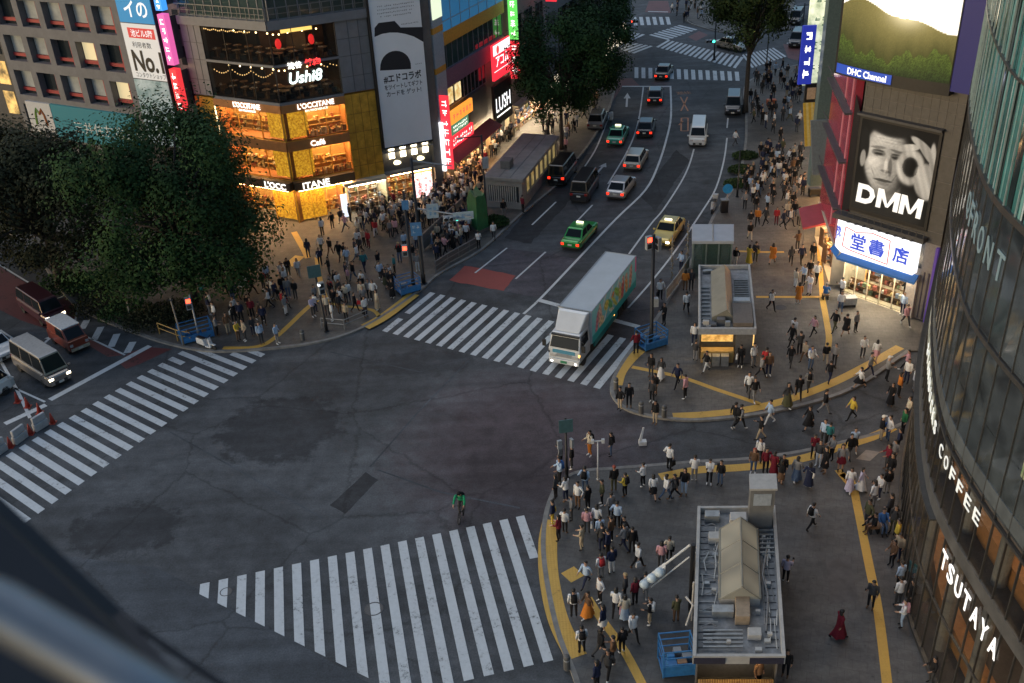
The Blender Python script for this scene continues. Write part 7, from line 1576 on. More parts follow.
    mb = MB(); mb.box(-hw*.5, L/2-.03, zb+.1, hw*.5, L/2+.015, zb+.32); mb.build('grille', m_trim, t, world=False); mb = MB(); mb.box(-.17, L/2+.015, zb+.14, .17, L/2+.03, zb+.29); mb.build('number_plate', plate, t, world=False)
    mb = MB(); mb.box(-.17, -L/2-.03, boot-.42, .17, -L/2-.012, boot-.27); mb.build('number_plate', plate, t, world=False); mb = MB(); mb.box(-hw*.8, -L/2-.02, zb+.04, hw*.8, -L/2+.02, zb+.16); mb.build('rear_bumper', m_trim, t, world=False)
    if taxi: mb = MB(); mb.box(-.3, Y(w1)-.42, zr, .3, Y(w1)-.24, zr+.14); mb.build('roof_lamp', taxi, t, world=False, bevel=.03)
    if stripe:
        for s in (-1, 1): mb = MB(); x = s*(hw+.004); mb.quad((x, Y(.12), .55), (x, Y(.9), .55), (x, Y(.9), .68), (x, Y(.12), .68)); mb.build('side_stripe', stripe, t, world=False)
    return t
up = lambda x, y, dx=9, dy=-11: (x+dx, y+dy)
G1 = 'vehicles on the road'
m_taxilamp = emit('taxi_lamp', (1.0, 0.9, 0.6), 1.6)
vehicle('taxi', 'green taxi driving away behind the big lorry', (580, 240), (600, 217), 'saloon', carpaint('green', (0.02, 0.27, 0.05)), tl=True, taxi=m_taxilamp, stripe=mat('stripe_yellow', (0.5, 0.42, 0.05), 0.4), group=G1)
vehicle('taxi', 'yellow taxi with headlights on coming towards the lorry', (668, 237), (656, 254), 'saloon', carpaint('yellow', (0.48, 0.36, 0.08)), hl=True, taxi=m_taxilamp, group=G1)
vehicle('taxi', 'teal green taxi following the grey estate car lane', (618, 140), (626, 124), 'saloon', carpaint('teal', (0.04, 0.30, 0.20)), tl=True, taxi=m_taxilamp, group=G1)
vehicle('parked_car', 'small silver hatchback driving away just ahead of the green taxi', (621.5, 192), (635, 174), 'hatch', carpaint('silver', (0.42, 0.41, 0.41), 0.6), tl=True, group=G1) ['category'] = 'car'
vehicle('estate_car', 'beige silver estate car ahead of the small silver hatchback', (636, 164), (646, 146), 'wagon', carpaint('champagne', (0.42, 0.36, 0.29), 0.6), tl=True, group=G1)
vehicle('small_car', 'black hatchback with red rear lights beside the teal taxi', (646, 132), (651, 114), 'hatch', carpaint('black', (0.02, 0.02, 0.024), 0.3), tl=True, group=G1)
vehicle('small_car', 'dark hatchback stopped at the far white stop line', (655, 100), (656, 88), 'hatch', carpaint('black', ()), tl=True, group=G1)
vehicle('saloon_car', 'black saloon car crossing the far crosswalk', (664, 76), (670, 66), 'saloon', carpaint('black', ()), tl=True, group=G1)
vehicle('silver_suv', 'grey off road car parked at the kerb under the roadside tree', (597.5, 125), (603, 112), 'suv', carpaint('grey', (0.24, 0.24, 0.24), 0.5), group=G1)['category'] = 'car'
vehicle('black_van', 'black van with red rear lights beside the underground entrance', (563, 178), (578, 158), 'van', carpaint('vanblack', (0.010, 0.010, 0.012), 0.2), tl=True, cat='van', group=G1)
vehicle('black_van', 'matt dark van in the second lane with unlit rear lights', (585, 194), (597, 175), 'van', carpaint('vanmatt', (0.022, 0.022, 0.026), 0.1), cat='van', group=G1)
vehicle('white_minivan', 'white van facing the camera on the inner lane', (698, 140), (696, 157), 'van', carpaint('white', (0.62, 0.63, 0.62), 0.05), cat='van', H_=1.95, group=G1)
vehicle('black_minivan', 'black people carrier facing the camera near the bare trunked tree', (733, 110), (732, 122), 'minivan', carpaint('black', ()), cat='car', group=G1)
vehicle('saloon_car', 'beige saloon half hidden by the far tree crown', (731, 49), (745, 52), 'saloon', carpaint('champagne', ()), group=G1)
vehicle('dark_car', 'dark car waiting by the far right crosswalk', (797, 44), (792, 52), 'minivan', carpaint('navy', (0.02, 0.025, 0.04), 0.3), group=G1)
vehicle('dark_car', 'darkest car farthest up the right side street', (796, 22), (791, 30), 'minivan', carpaint('black', ()), group=G1)
vehicle('box_van', 'maroon boxy van with round headlights on the left road', (44, 315), (66, 330), 'van', carpaint('maroon', (0.06, 0.018, 0.028), 0.2), hl=True, cat='van', H_=1.95, group=G1)
vehicle('minibus', 'silver minibus with headlights on at the left stop line', (44, 374), (66, 388), 'van', carpaint('bronze', (0.27, 0.24, 0.215), 0.5), hl=True, roof=mat('roof_pale', (0.30, 0.30, 0.30), 0.4), cat='minibus', H_=2.2, L_=5.2, group=G1)
vehicle('white_car', 'white car cut by the left edge beside the minibus', (-4, 352), (18, 367), 'hatch', carpaint('white', ()), group=G1)
vehicle('white_van', 'white van cut by the left edge by the cones', (-22, 404), (5, 388), 'van', carpaint('white', ()), cat='van', group=G1)
# small red lorry with a white roof
def place_root(name, label, px, px2, cat, group=G1):
    a, b = g(*px), g(*px2); return thing(name, label, cat, (a[0], a[1], 0), atan2(b[1]-a[1], b[0]-a[0])-pi/2, group)
t = place_root('mini_truck', 'small brick red cab lorry with pale roof on the left road', (71, 345), (92, 359), 'lorry'); pr = carpaint('brick', (0.20, 0.045, 0.025), 0.1)
mb = MB(); mb.hexa([(-.72, -1.75, .3), (.72, -1.75, .3), (.72, 1.65, .3), (-.72, 1.65, .3), (-.72, -1.75, 1.05), (.72, -1.75, 1.05), (.72, 1.6, 1.05), (-.72, 1.6, 1.05)]); mb.hexa([(-.7, -1.6, 1.05), (.7, -1.6, 1.05), (.7, 1.4, 1.05), (-.7, 1.4, 1.05), (-.64, -1.55, 1.75), (.64, -1.55, 1.75), (.64, .85, 1.75), (-.64, .85, 1.75)]); mb.build('body', pr, t, world=False, bevel=.04)
mb = MB(); mb.box(-.67, -1.58, 1.752, .67, .88, 1.84); mb.build('roof', mat('roof_white', (0.52, 0.54, 0.56), 0.4), t, world=False, bevel=.03)
mb = MB(); mb.quad((-.6, 1.385, 1.1), (.6, 1.385, 1.1), (.56, .9, 1.7), (-.56, .9, 1.7)); mb.build('windscreen', m_cglass, t, world=False)
for s in (-1, 1):
    mb = MB(); mb.quad((s*.705, -.2, 1.12), (s*.705, 1.1, 1.12), (s*.655, .75, 1.68), (s*.655, -.2, 1.68)); mb.build('side_window', m_cglass, t, world=False)
    mb = MB(); mb.box(min(s*.45, s*.66), 1.6, .65, max(s*.45, s*.66), 1.68, .82); mb.build('headlight', m_hl_off, t, world=False)
    for y in (-1.1, 1.05): wheel(t, s*.62, y, .27)
mb = MB(); mb.box(-.66, 1.6, .32, .66, 1.72, .52); mb.build('bumper', mat('bumper_cream', (0.38, 0.35, 0.27), 0.5), t, world=False); mb = MB(); mb.box(-.17, 1.72, .36, .17, 1.735, .5); mb.build('number_plate', m_plate, t, world=False)
# big lorry
fC, rC = Vector((4.15, 57.0)), Vector((8.1, 65.0)); dv = (fC-rC).normalized(); LB = 8.85
t = thing('lorry', 'big white box lorry with a teal picture side stopped on the crosswalk', 'lorry', (rC.x, rC.y, 0), atan2(dv.y, dv.x)-pi/2)
HB = 3.35; mw_ = carpaint('lorry_white', (0.55, 0.58, 0.61), 0.05)
mb = MB(); mb.box(-1.16, 0.0, 0.95, 1.16, LB, HB); bx = mb.build('cargo_box', mat('box_white', (0.42, 0.46, 0.49), 0.5, 0, 0.06, 0.8), t, world=False, bevel=.03)
mb = MB(); 
for x in (-1.16, 1.10):
    mb.box(x-.004, -.01, HB-.02, x+.064, LB+.01, HB+.03)
mb.box(-1.1, LB-.05, HB-.02, 1.1, LB+.012, HB+.03); mb.box(-1.1, -.012, HB-.02, 1.1, .05, HB+.03); mb.build('edge_rail', m_siggrey, bx, world=False)
def ad(u, v):
    c = lerp((0.08, 0.40, 0.44), (0.26, 0.56, 0.58), v)
    if sin((u*2.9+v*.75)*14) > .78 and .3 < u < .78: c = (.58, .60, .30) if sin(u*40) > 0 else (.62, .64, .6)
    def el(cx, cy, rx, ry, ro=0): dx, dy = (u-cx), (v-cy)*0.33; k, s_ = cos(ro), sin(ro); x, y = (dx*k+dy*s_)/rx, (-dx*s_+dy*k)/ry; return x*x+y*y
    for k, (cx, cy, rx, ry, ro, col_) in enumerate([(0.45, .62, .10, .035, .8, (.30, .52, .08)), (.52, .45, .12, .02, .9, (.62, .60, .10)), (.62, .55, .09, .03, .9, (.12, .42, .14)), (.70, .66, .05, .05, .3, (.66, .55, .12)),
            (.14, .55, .035, .13, .15, (.62, .30, .20)), (.15, .80, .022, .035, 0, (.70, .46, .34)), (.24, .50, .032, .12, -.1, (.66, .36, .10)), (.235, .76, .021, .034, 0, (.66, .44, .32)), (.33, .52, .035, .13, .1, (.55, .12, .10)), (.33, .80, .022, .034, 0, (.70, .48, .36)), (.395, .5, .03, .11, 0, (.60, .50, .16)), (.40, .76, .02, .032, 0, (.66, .44, .33)),
            (.83, .50, .04, .15, -.1, (.68, .42, .30)), (.84, .82, .026, .045, 0, (.72, .50, .38)), (.80, .35, .05, .05, .6, (.64, .52, .30)), (.90, .45, .028, .12, .2, (.60, .20, .24)), (.55, .72, .03, .03, 0, (.7, .3, .1)), (.58, .30, .07, .016, .5, (.7, .66, .5))]):
        if el(cx, cy, rx, ry, ro) < 1: c = lerp(col_, (col_[0]*.6, col_[1]*.6, col_[2]*.6), ((sin(u*90+k)*sin(v*40)) > .2)*1.0)
    if v < 0.24: c = (0.02, 0.30, 0.29)
    if u < 0.03 and v > 0.5: c = (0.62, 0.10, 0.26)
    return c
# local +Y is forward, so the lorry's left side is -X
PL = lambda a, b, d: (-1.172-d, LB/2-a, (HB+0.95)/2+b)
pic = picture('side_picture', PL, LB-.02, HB-.97, 150, 50, lambda u, v: tuple(min(1, x*1.5) for x in ad(1-u, v)), vcol_mat('lorry_print', 0, 0.4), None); pic.parent = bx
PR = lambda a, b, d: (1.172+d, LB/2+a, (HB+0.95)/2+b)
pic = picture('side_picture', PR, LB-.02, HB-.97, 100, 40, ad, vcol_mat('lorry_print'), None); pic.parent = bx
cab = MB(); y0 = LB+.12; y1 = LB+2.0
cab.hexa([(-1.08, y0, .55), (1.08, y0, .55), (1.08, y1, .55), (-1.08, y1, .55), (-1.08, y0, 1.5), (1.08, y0, 1.5), (1.08, y1, 1.42), (-1.08, y1, 1.42)]); cab.hexa([(-1.07, y0, 1.5), (1.07, y0, 1.5), (1.07, y1-.01, 1.42), (-1.07, y1-.01, 1.42), (-.98, y0, 2.45), (.98, y0, 2.45), (.98, y1-.38, 2.4), (-.98, y1-.38, 2.4)])
cb = cab.build('cab', mw_, t, world=False, bevel=.05)
mb = MB(); mb.hexa([(-1.0, y0+.05, 2.44), (1.0, y0+.05, 2.44), (.85, y1-.55, 2.42), (-.85, y1-.55, 2.42), (-1.08, y0+.05, 3.4), (1.08, y0+.05, 3.4), (.95, y0+.35, 3.35), (-.95, y0+.35, 3.35)]); mb.build('wind_deflector', mw_, t, world=False, bevel=.06)
mb = MB(); mb.quad((-.98, y1+.0, 1.5), (.98, y1+.0, 1.5), (.9, y1-.35, 2.3), (-.9, y1-.35, 2.3)); mb.build('windscreen', m_cglass, cb, world=False)
mb = MB(); mb.box(-.95, y1-.37, 2.25, .95, y1-.2, 2.36); mb.build('sun_visor', m_trim, cb, world=False)
for s in (-1, 1):
    mb = MB(); mb.quad((s*1.083, y0+.35, 1.55), (s*1.083, y1-.25, 1.5), (s*1.02, y1-.5, 2.25), (s*1.02, y0+.35, 2.25)); mb.build('side_window', m_cglass, cb, world=False)
    mb = MB(); mb.quad((s*1.086, y0+.25, .7), (s*1.086, y0+.28, .7), (s*1.086, y0+.28, 1.5), (s*1.086, y0+.25, 1.5)); mb.build('door_seam', m_trim, cb, world=False)
    mb = MB(); mb.tube([(s*1.05, y1-.2, 2.2), (s*1.35, y1+.05, 2.15), (s*1.35, y1+.05, 1.6)], .025, 6); mb.box(s*1.35-.12, y1+.0, 1.5, s*1.35+.12, y1+.1, 1.95); mb.build('wing_mirror', m_trim, cb, world=False)
    mb = MB(); mb.box(min(s*.55, s*.98), y1, .82, max(s*.55, s*.98), y1+.05, 1.02); mb.build('headlight', m_hl_off, cb, world=False, bevel=.02)
    mb = MB(); mb.ell((s*.82, y1+.1, .52), (.09, .05, .08), 8, 6); mb.build('fog_lamp', emit('fog_lamp', (1.0, .9, .8), 9.0), cb, world=False)
    mb = MB(); mb.box(min(s*1.0, s*1.08), y1-.05, 1.05, max(s*1.0, s*1.08), y1+.04, 1.2); mb.build('indicator', m_amberl if s < 0 else m_off, cb, world=False)
    for y in (LB+1.15, 1.9, 3.0): wheel(t, s*.92, y, .42, .28)
    mb = MB(); mb.box(min(s*1.02, s*1.12), 3.8, .45, max(s*1.02, s*1.12), LB-.6, .9); mb.build('side_guard', mat('guard_teal', (0.02, 0.19, 0.18), .5) if s < 0 else m_siggrey, t, world=False)
    mb = MB(); mb.box(min(s*.8, s*1.08), -.08, .7, max(s*.8, s*1.08), 0, .88); mb.build('tail_light', m_tl_off, t, world=False); mb = MB(); mb.ell((s*1.15, 4.6, .95), (.04, .08, .05), 8, 6); mb.build('side_marker', m_amberl, t, world=False)
mb = MB(); mb.box(-1.05, y1-.02, .38, 1.05, y1+.12, .72); bp = mb.build('bumper', mw_, cb, world=False, bevel=.04); mb = MB(); mb.box(-.22, y1+.12, .46, .22, y1+.135, .64); mb.build('number_plate', mat('plate_green', (.03, .2, .1), .5), bp, world=False)
mb = MB(); mb.box(-.52, y1, .85, .52, y1+.03, 1.08); mb.build('grille', m_siggrey, cb, world=False); mb = MB(); mb.box(-.75, y1+.0, 1.1, .8, y1+.015, 1.36); o = mb.build('front_badge', mat('badge_blue', (0.08, 0.26, 0.38), .4), cb, world=False)
mb = MB(); mb.box(-.45, .3, .5, .45, LB+1.6, .95); mb.build('chassis', m_trim, t, world=False)
# motor scooters
def scooter(label, px, px2, paint, box_=True):
    t = place_root('motor_scooter', label, px, px2, 'scooter', 'motor scooters'); 
    for y in (-.6, .62): mb = MB(); mb.lathe([(.1, -.05), (.23, -.05), (.25, 0), (.23, .05), (.1, .05)], 14, (0, y, .25), 'x'); mb.build('wheel', m_tyre, t, world=False)
    mb = MB(); mb.hexa([(-.16, -.85, .35), (.16, -.85, .35), (.18, -.05, .3), (-.18, -.05, .3), (-.14, -.85, .78), (.14, -.85, .78), (.17, -.15, .75), (-.17, -.15, .75)]); mb.hexa([(-.17, -.05, .22), (.17, -.05, .22), (.17, .4, .22), (-.17, .4, .22), (-.17, -.05, .32), (.17, -.05, .32), (.17, .4, .32), (-.17, .4, .32)]); mb.hexa([(-.18, .36, .22), (.18, .36, .22), (.14, .5, .3), (-.14, .5, .3), (-.16, .26, .95), (.16, .26, .95), (.1, .36, .98), (-.1, .36, .98)]); mb.box(-.09, .42, .48, .09, .82, .54); mb.build('body', paint, t, world=False, bevel=.03)
    mb = MB(); mb.box(-.13, -.8, .78, .13, -.12, .86); mb.build('seat', m_black, t, world=False, bevel=.03); mb = MB(); mb.tube([(-.33, .2, 1.02), (0, .3, 1.05), (.33, .2, 1.02)], .022, 6); mb.build('handlebar', m_trim, t, world=False); mb = MB(); mb.ell((0, .42, .85), (.09, .06, .08), 8, 6); mb.build('headlight', m_hl_off, t, world=False)
    if box_: mb = MB(); mb.box(-.22, -1.12, .8, .22, -.72, 1.2); mb.build('rear_box', paint, t, world=False, bevel=.03)
    return t
scooter('pale scooter parked at the kerb beside the round blue sign', (713, 211), (708, 222), mat('scooter_silver', (.4, .4, .4), .3))
scooter('white scooter waiting in the left lane below the roadside tree', (611.5, 121), (614, 110), mat('scooter_white', (.6, .6, .6), .3))
scooter('white motorbike parked by the blue rack at the left crosswalk', (208, 349), (218, 352), mat('scooter_white', ()), False)
# bicycle (its rider is built with the people)
bkp, bkf = g(462, 517), g(458, 529); BRZ = atan2(bkf[1]-bkp[1], bkf[0]-bkp[0])-pi/2
t = thing('bicycle', 'bicycle ridden across the junction by a courier', 'bicycle', (bkp[0], bkp[1], 0), BRZ)
for y in (-.52, .52):
    mb = MB(); o = len(mb.v); n, k = 24, 6
    for i in range(n):
        for j in range(k): a, b = 2*pi*i/n, 2*pi*j/k; r = .335+.022*cos(b); mb.v.append((.022*sin(b), y+r*cos(a), .357+r*sin(a)))
    for i in range(n):
        for j in range(k): mb.f.append((i*k+j, ((i+1) % n)*k+j, ((i+1) % n)*k+(j+1) % k, i*k+(j+1) % k)); mb.m.append(0)
    w_ = mb.build('wheel', m_tyre, t, world=False)
    mb = MB()
    for i in range(10): a = 2*pi*i/10; mb.tube([(0, y, .357), (0, y+.32*cos(a), .357+.32*sin(a))], .004, 4)
    mb.build('spokes', m_rim2, w_, world=False)
mb = MB()
for p in (((0, -.52, .357), (0, -.05, .30)), ((0, -.05, .30), (0, -.2, .88)), ((0, -.52, .357), (0, -.16, .72)), ((0, -.05, .30), (0, .36, .72)), ((0, -.17, .76), (0, .34, .82)), ((0, .52, .357), (0, .33, .92))): mb.tube(p, .022, 6)
mb.build('frame', mat('bike_frame', (.03, .03, .035), .4), t, world=False); mb = MB(); mb.tube([(-.27, .42, .98), (-.2, .33, 1.0), (.2, .33, 1.0), (.27, .42, .98)], .018, 6); mb.build('handlebar', m_trim, t, world=False); mb = MB(); mb.ell((0, -.22, .92), (.08, .14, .04), 8, 6); mb.build('saddle', m_black, t, world=False)

# ------------------------------------------------------------------ the rooftop the camera stands on
fg = thing('rooftop_railing', 'blurred metal handrail and dark glass screen of the rooftop viewpoint', 'railing', (-0.6, 0.4, CAMH-1.2))
def cam_point(px, py, d): r = ray(px, py).normalized(); return tuple(Vector((0, 0, CAMH))+r*d)
mb = MB(); mb.tube([cam_point(-240, 520, 1.1), cam_point(0, 610, 1.05), cam_point(110, 674, 1.02), cam_point(330, 810, 0.98)], 0.026, 20); mb.build('handrail', mat('rail_steel', (0.22, 0.235, 0.25), 0.42, 0.7, 0.1, 8), fg, smooth=True)
a, b, c, d = cam_point(-300, 215, 2.0), cam_point(122, 610, 1.9), cam_point(215, 720, 1.8), cam_point(-300, 900, 1.8)
n_ = (Vector(b)-Vector(a)).cross(Vector(d)-Vector(a)).normalized()*0.04
mb = MB(); mb.hexa([a, b, c, d]+[tuple(Vector(p)+n_) for p in (a, b, c, d)]); mb.build('screen_panel', mat('screen_dark', (0.022, 0.02, 0.023), 0.6), fg)
mb = MB(); mb.tube([cam_point(88, 592, 1.95), cam_point(122, 616, 1.9), cam_point(230, 690, 1.85), cam_point(330, 760, 1.8)], 0.006, 6); mb.build('screen_edge', m_black, fg)
mb = MB(); 
for p in (cam_point(-240, 520, 1.1), cam_point(330, 810, 0.98)): mb.tube([p, (p[0], p[1], p[2]-0.9)], 0.018, 8)
mb.build('rail_post', mat('rail_steel', ()), fg)
# ------------------------------------------------------------------ people
SKIN = [mat('skin_a', (0.42, 0.26, 0.18), 0.6, 0, 0.05), mat('skin_b', (0.34, 0.20, 0.135), 0.6, 0, 0.05)]
m_eye = mat('eye_dark', (0.02, 0.015, 0.012), 0.3, 0, 0.05); m_lip = mat('lip', (0.30, 0.10, 0.085), 0.5, 0, 0.05)
CLOTH = dict(white=(0.62, 0.63, 0.64), cream=(0.52, 0.46, 0.36), black=(0.013, 0.013, 0.015), navy=(0.018, 0.024, 0.055), grey=(0.20, 0.20, 0.205), charcoal=(0.045, 0.046, 0.05), paleblue=(0.36, 0.47, 0.62), blue=(0.05, 0.14, 0.36), denim=(0.07, 0.11, 0.19), beige=(0.38, 0.31, 0.22), brown=(0.13, 0.075, 0.045), orange=(0.48, 0.17, 0.03), yellow=(0.55, 0.40, 0.06), red=(0.38, 0.03, 0.035), maroon=(0.14, 0.014, 0.026), pink=(0.55, 0.30, 0.33), lilac=(0.45, 0.42, 0.55), green=(0.03, 0.15, 0.06), courier=(0.02, 0.26, 0.12), olive=(0.085, 0.085, 0.045), teal=(0.03, 0.16, 0.18))
WORD = dict(paleblue='pale blue', denim='denim')
_cm = {}
def cloth(c):
    if c not in _cm: _cm[c] = mat('cloth_'+c, CLOTH[c], 0.85, 0, 0.14, 14, 0.2)
    return _cm[c]
HAIR = dict(black=mat('hair_black', (0.010, 0.009, 0.009), 0.5, 0, 0.2, 20), brown=mat('hair_brown', (0.055, 0.028, 0.015), 0.5, 0, 0.2, 20), fair=mat('hair_fair', (0.32, 0.24, 0.13), 0.5, 0, 0.2, 20), red=mat('hair_red', (0.22, 0.035, 0.02), 0.5, 0, 0.2, 20), white=mat('cap_white', (0.6, 0.6, 0.58), 0.7), grey=mat('hair_grey', (0.2, 0.2, 0.2), 0.5))
def V3(*a): return Vector(a)
def skeleton(pose, rnd=None):
    """joint positions of a 1.70 m figure facing +Y"""
    J = dict(pel=V3(0, 0, 0.94), waist=V3(0, 0.01, 1.06), chest=V3(0, 0, 1.26), neck=V3(0, -0.01, 1.43), jaw=V3(0, 0.025, 1.53), head=V3(0, 0.01, 1.605), crown=V3(0, 0.0, 1.675))
    for s, n in ((-1, 'l'), (1, 'r')):
        J['hip'+n] = V3(s*0.095, 0, 0.90); J['knee'+n] = V3(s*0.10, 0.015, 0.50); J['ank'+n] = V3(s*0.105, -0.01, 0.09); J['toe'+n] = V3(s*0.12, 0.15, 0.045)
        J['sho'+n] = V3(s*0.175, -0.005, 1.385); J['elb'+n] = V3(s*0.225, -0.02, 1.11); J['wri'+n] = V3(s*0.225, 0.05, 0.87); J['han'+n] = V3(s*0.22, 0.075, 0.80)
    def leg(n, s, ang, bend):   # thigh swings forward by ang, shank folds back by bend
        h = J['hip'+n]; k = h+V3(0, sin(ang)*0.40, -cos(ang)*0.40); a = ang-bend; an = k+V3(s*0.005, sin(a)*0.41, -cos(a)*0.41); J['knee'+n] = k; J['ank'+n] = an; f = a*0.75; J['toe'+n] = an+V3(s*0.015, cos(f)*0.155+0.0, -0.045+sin(f)*0.155)
    def arm(n, s, ang, bend, out=0.05):
        h = J['sho'+n]; e = h+V3(s*out, sin(ang)*0.275, -cos(ang)*0.275); a = ang+bend; w = e+V3(-s*0.01, sin(a)*0.245, -cos(a)*0.245); J['elb'+n] = e; J['wri'+n] = w; J['han'+n] = w+(w-e).normalized()*0.075
    if pose == 'walk_a': leg('l', -1, 0.42, 0.12); leg('r', 1, -0.30, 0.42); arm('l', -1, -0.38, 0.25); arm('r', 1, 0.34, 0.35)
    elif pose == 'walk_b': leg('r', 1, 0.38, 0.10); leg('l', -1, -0.26, 0.50); arm('r', 1, -0.34, 0.2); arm('l', -1, 0.30, 0.45)
    elif pose == 'stride': leg('l', -1, 0.58, 0.14); leg('r', 1, -0.44, 0.30); arm('l', -1, -0.5, 0.35); arm('r', 1, 0.5, 0.45)
    elif pose == 'phone': arm('r', 1, 0.32, 1.65, 0.02); arm('l', -1, -0.05, 0.3); J['jaw'] += V3(0, 0.02, -0.01); J['head'] += V3(0, 0.045, -0.012); J['crown'] += V3(0, 0.06, -0.018)
    elif pose == 'phone2': arm('r', 1, 0.35, 1.5, -0.02); arm('l', -1, 0.35, 1.45, -0.02); J['head'] += V3(0, 0.04, -0.01); J['crown'] += V3(0, 0.055, -0.016); leg('l', -1, 0.1, 0.12)
    elif pose == 'hips': arm('l', -1, -0.25, 1.0, 0.14); arm('r', 1, 0.0, 0.25)
    elif pose == 'wave': arm('r', 1, 1.7, 1.1, 0.08); arm('l', -1, 0.1, 0.5)
    elif pose == 'walk_phone': leg('l', -1, 0.32, 0.08); leg('r', 1, -0.24, 0.40); arm('r', 1, 0.3, 1.6, 0.02); arm('l', -1, -0.25, 0.3)
    elif pose == 'lean': leg('l', -1, 0.12, 0.3); arm('l', -1, 0.2, 1.2); arm('r', 1, 0.2, 1.2); 
    elif pose == 'sit':
        d = V3(0, 0, -0.46)
        for k in J: J[k] = J[k]+d
        for n, s in (('l', -1), ('r', 1)): leg(n, s, 1.5, 1.5); arm(n, s, 0.45, 0.8)
    elif pose == 'cycle':
        for k in ('waist', 'chest', 'neck', 'jaw', 'head', 'crown', 'shol', 'shor'):
            p = J[k]-J['pel']; an = 0.62; J[k] = J['pel']+V3(p.x, p.y*cos(an)+p.z*sin(an), p.z*cos(an)-p.y*sin(an))
        J['head'] += V3(0, -0.03, 0.03); J['crown'] += V3(0, -0.07, 0.05)
        leg('l', -1, 1.05, 1.15); leg('r', 1, 0.55, 0.75); arm('l', -1, 0.75, 0.25, 0.06); arm('r', 1, 0.75, 0.25, 0.06)
    return J
RADII = dict(pel=(.135, .105), waist=(.118, .09), chest=(.150, .105), neck=(.052, .052), jaw=(.066, .072), head=(.083, .098), crown=(.050, .058), hip=(.092, .092), knee=(.060, .062), ank=(.041, .045), toe=(.040, .026), sho=(.062, .062), elb=(.044, .044), wri=(.031, .034), han=(.036, .024))
_body = {}
def body_mesh(pose):
    if pose in _body: return _body[pose]
    J = skeleton(pose); names = list(J); E = [('pel', 'waist'), ('waist', 'chest'), ('chest', 'neck'), ('neck', 'jaw'), ('jaw', 'head'), ('head', 'crown')]
    for n in 'lr': E += [('pel', 'hip'+n), ('hip'+n, 'knee'+n), ('knee'+n, 'ank'+n), ('ank'+n, 'toe'+n), ('chest', 'sho'+n), ('sho'+n, 'elb'+n), ('elb'+n, 'wri'+n), ('wri'+n, 'han'+n)]
    me = bpy.data.meshes.new('figure'); me.from_pydata([J[k] for k in names], [(names.index(a), names.index(b)) for a, b in E], []); ob = bpy.data.objects.new('figure', me); COL.objects.link(ob)
    sk = ob.modifiers.new('skin', 'SKIN'); sk.branch_smoothing = 0.4; sb = ob.modifiers.new('sub', 'SUBSURF'); sb.levels = 2; sb.render_levels = 2
    for i, k in enumerate(names):
        base = k if k in RADII else k[:-1]; me.skin_vertices[0].data[i].radius = RADII[base]; me.skin_vertices[0].data[i].use_root = (k == 'pel')
    bpy.context.view_layer.update(); dg = bpy.context.evaluated_depsgraph_get(); m2 = bpy.data.meshes.new_from_object(ob.evaluated_get(dg))
    bpy.data.objects.remove(ob); bpy.data.meshes.remove(me)
    segs = [(J[a], J[b], a, b) for a, b in E]; idx = []
    for p in m2.polygons:
        c = p.center; best = None
        for a, b, na, nb in segs:
            d = b-a; t = max(0, min(1, (c-a).dot(d)/max(1e-9, d.length_squared))); dist = (c-(a+d*t)).length/(0.5*(RADII[na if na in RADII else na[:-1]][0]+RADII[nb if nb in RADII else nb[:-1]][0]))
            if best is None or dist < best[0]: best = (dist, na, nb, t)
        na, nb, t = best[1:]; k = 1
        if nb in ('jaw', 'head', 'crown') or (nb == 'neck' and t > 0.75): k = 0
        elif nb[:-1] == 'han' or (nb[:-1] == 'wri' and t > 0.12): k = 0
        elif nb[:-1] in ('hip', 'knee'): k = 2
        elif nb[:-1] == 'ank': k = 2 if t < 0.85 else 3
        elif nb[:-1] == 'toe': k = 3
        elif nb == 'waist' and t < 0.35: k = 2
        idx.append(k)
    mb = MB(); mb.v = [tuple(v.co) for v in m2.vertices]; mb.f = [tuple(p.vertices) for p in m2.polygons]; mb.m = idx; bpy.data.meshes.remove(m2)
    # face: nose, ears, eyes, mouth set into the head
    hd = J['head']; up_ = (J['crown']-J['jaw']).normalized(); fw = (V3(0, 1, 0)-up_*up_.y).normalized(); rt = fw.cross(up_).normalized(); Q = lambda x, y, z: tuple(hd+rt*x+fw*y+up_*z)
    mb.add([Q(-.014, .088, -.035), Q(.014, .088, -.035), Q(0, .116, -.032), Q(0, .088, .02)], [(0, 1, 2), (1, 3, 2), (3, 0, 2)], 0)
    for s in (-1, 1):
        mb.add([Q(s*.018, .094, .004), Q(s*.046, .086, .004), Q(s*.046, .086, .018), Q(s*.018, .094, .018)], [(0, 1, 2, 3)], 4)
        mb.add([Q(s*.080, -.012, -.03), Q(s*.080, .014, -.03), Q(s*.097, -.014, .022), Q(s*.083, .014, .024)], [(0, 1, 3, 2)], 0)
    mb.add([Q(-.026, .089, -.062), Q(.026, .089, -.062), Q(.026, .092, -.053), Q(-.026, .092, -.053)], [(0, 1, 2, 3)], 5)
    # five fingers on each hand, each its own bent chain rooted in the palm
    for n, s in (('l', -1), ('r', 1)):
        w, h = J['wri'+n], J['han'+n]; d = (h-w).normalized(); side = d.cross(V3(s, 0, 0.0)); side = side.normalized() if side.length > .1 else V3(0, 1, 0); inn = d.cross(side).normalized()*(1 if d.cross(side).x*s < 0 else -1)
        for k, L in enumerate((.070, .078, .072, .055)):
            r0 = w+d*.065+side*(.027-.018*k); mb.tube([r0, r0+d*L*.55+inn*.008, r0+d*L*.9+inn*.028], [.0095, .0085, .006], 5, 0)
        r0 = w+d*.02+side*.026; mb.tube([r0, r0+side*.022+d*.03+inn*.008, r0+side*.026+d*.058+inn*.02], [.011, .0095, .007], 5, 0)
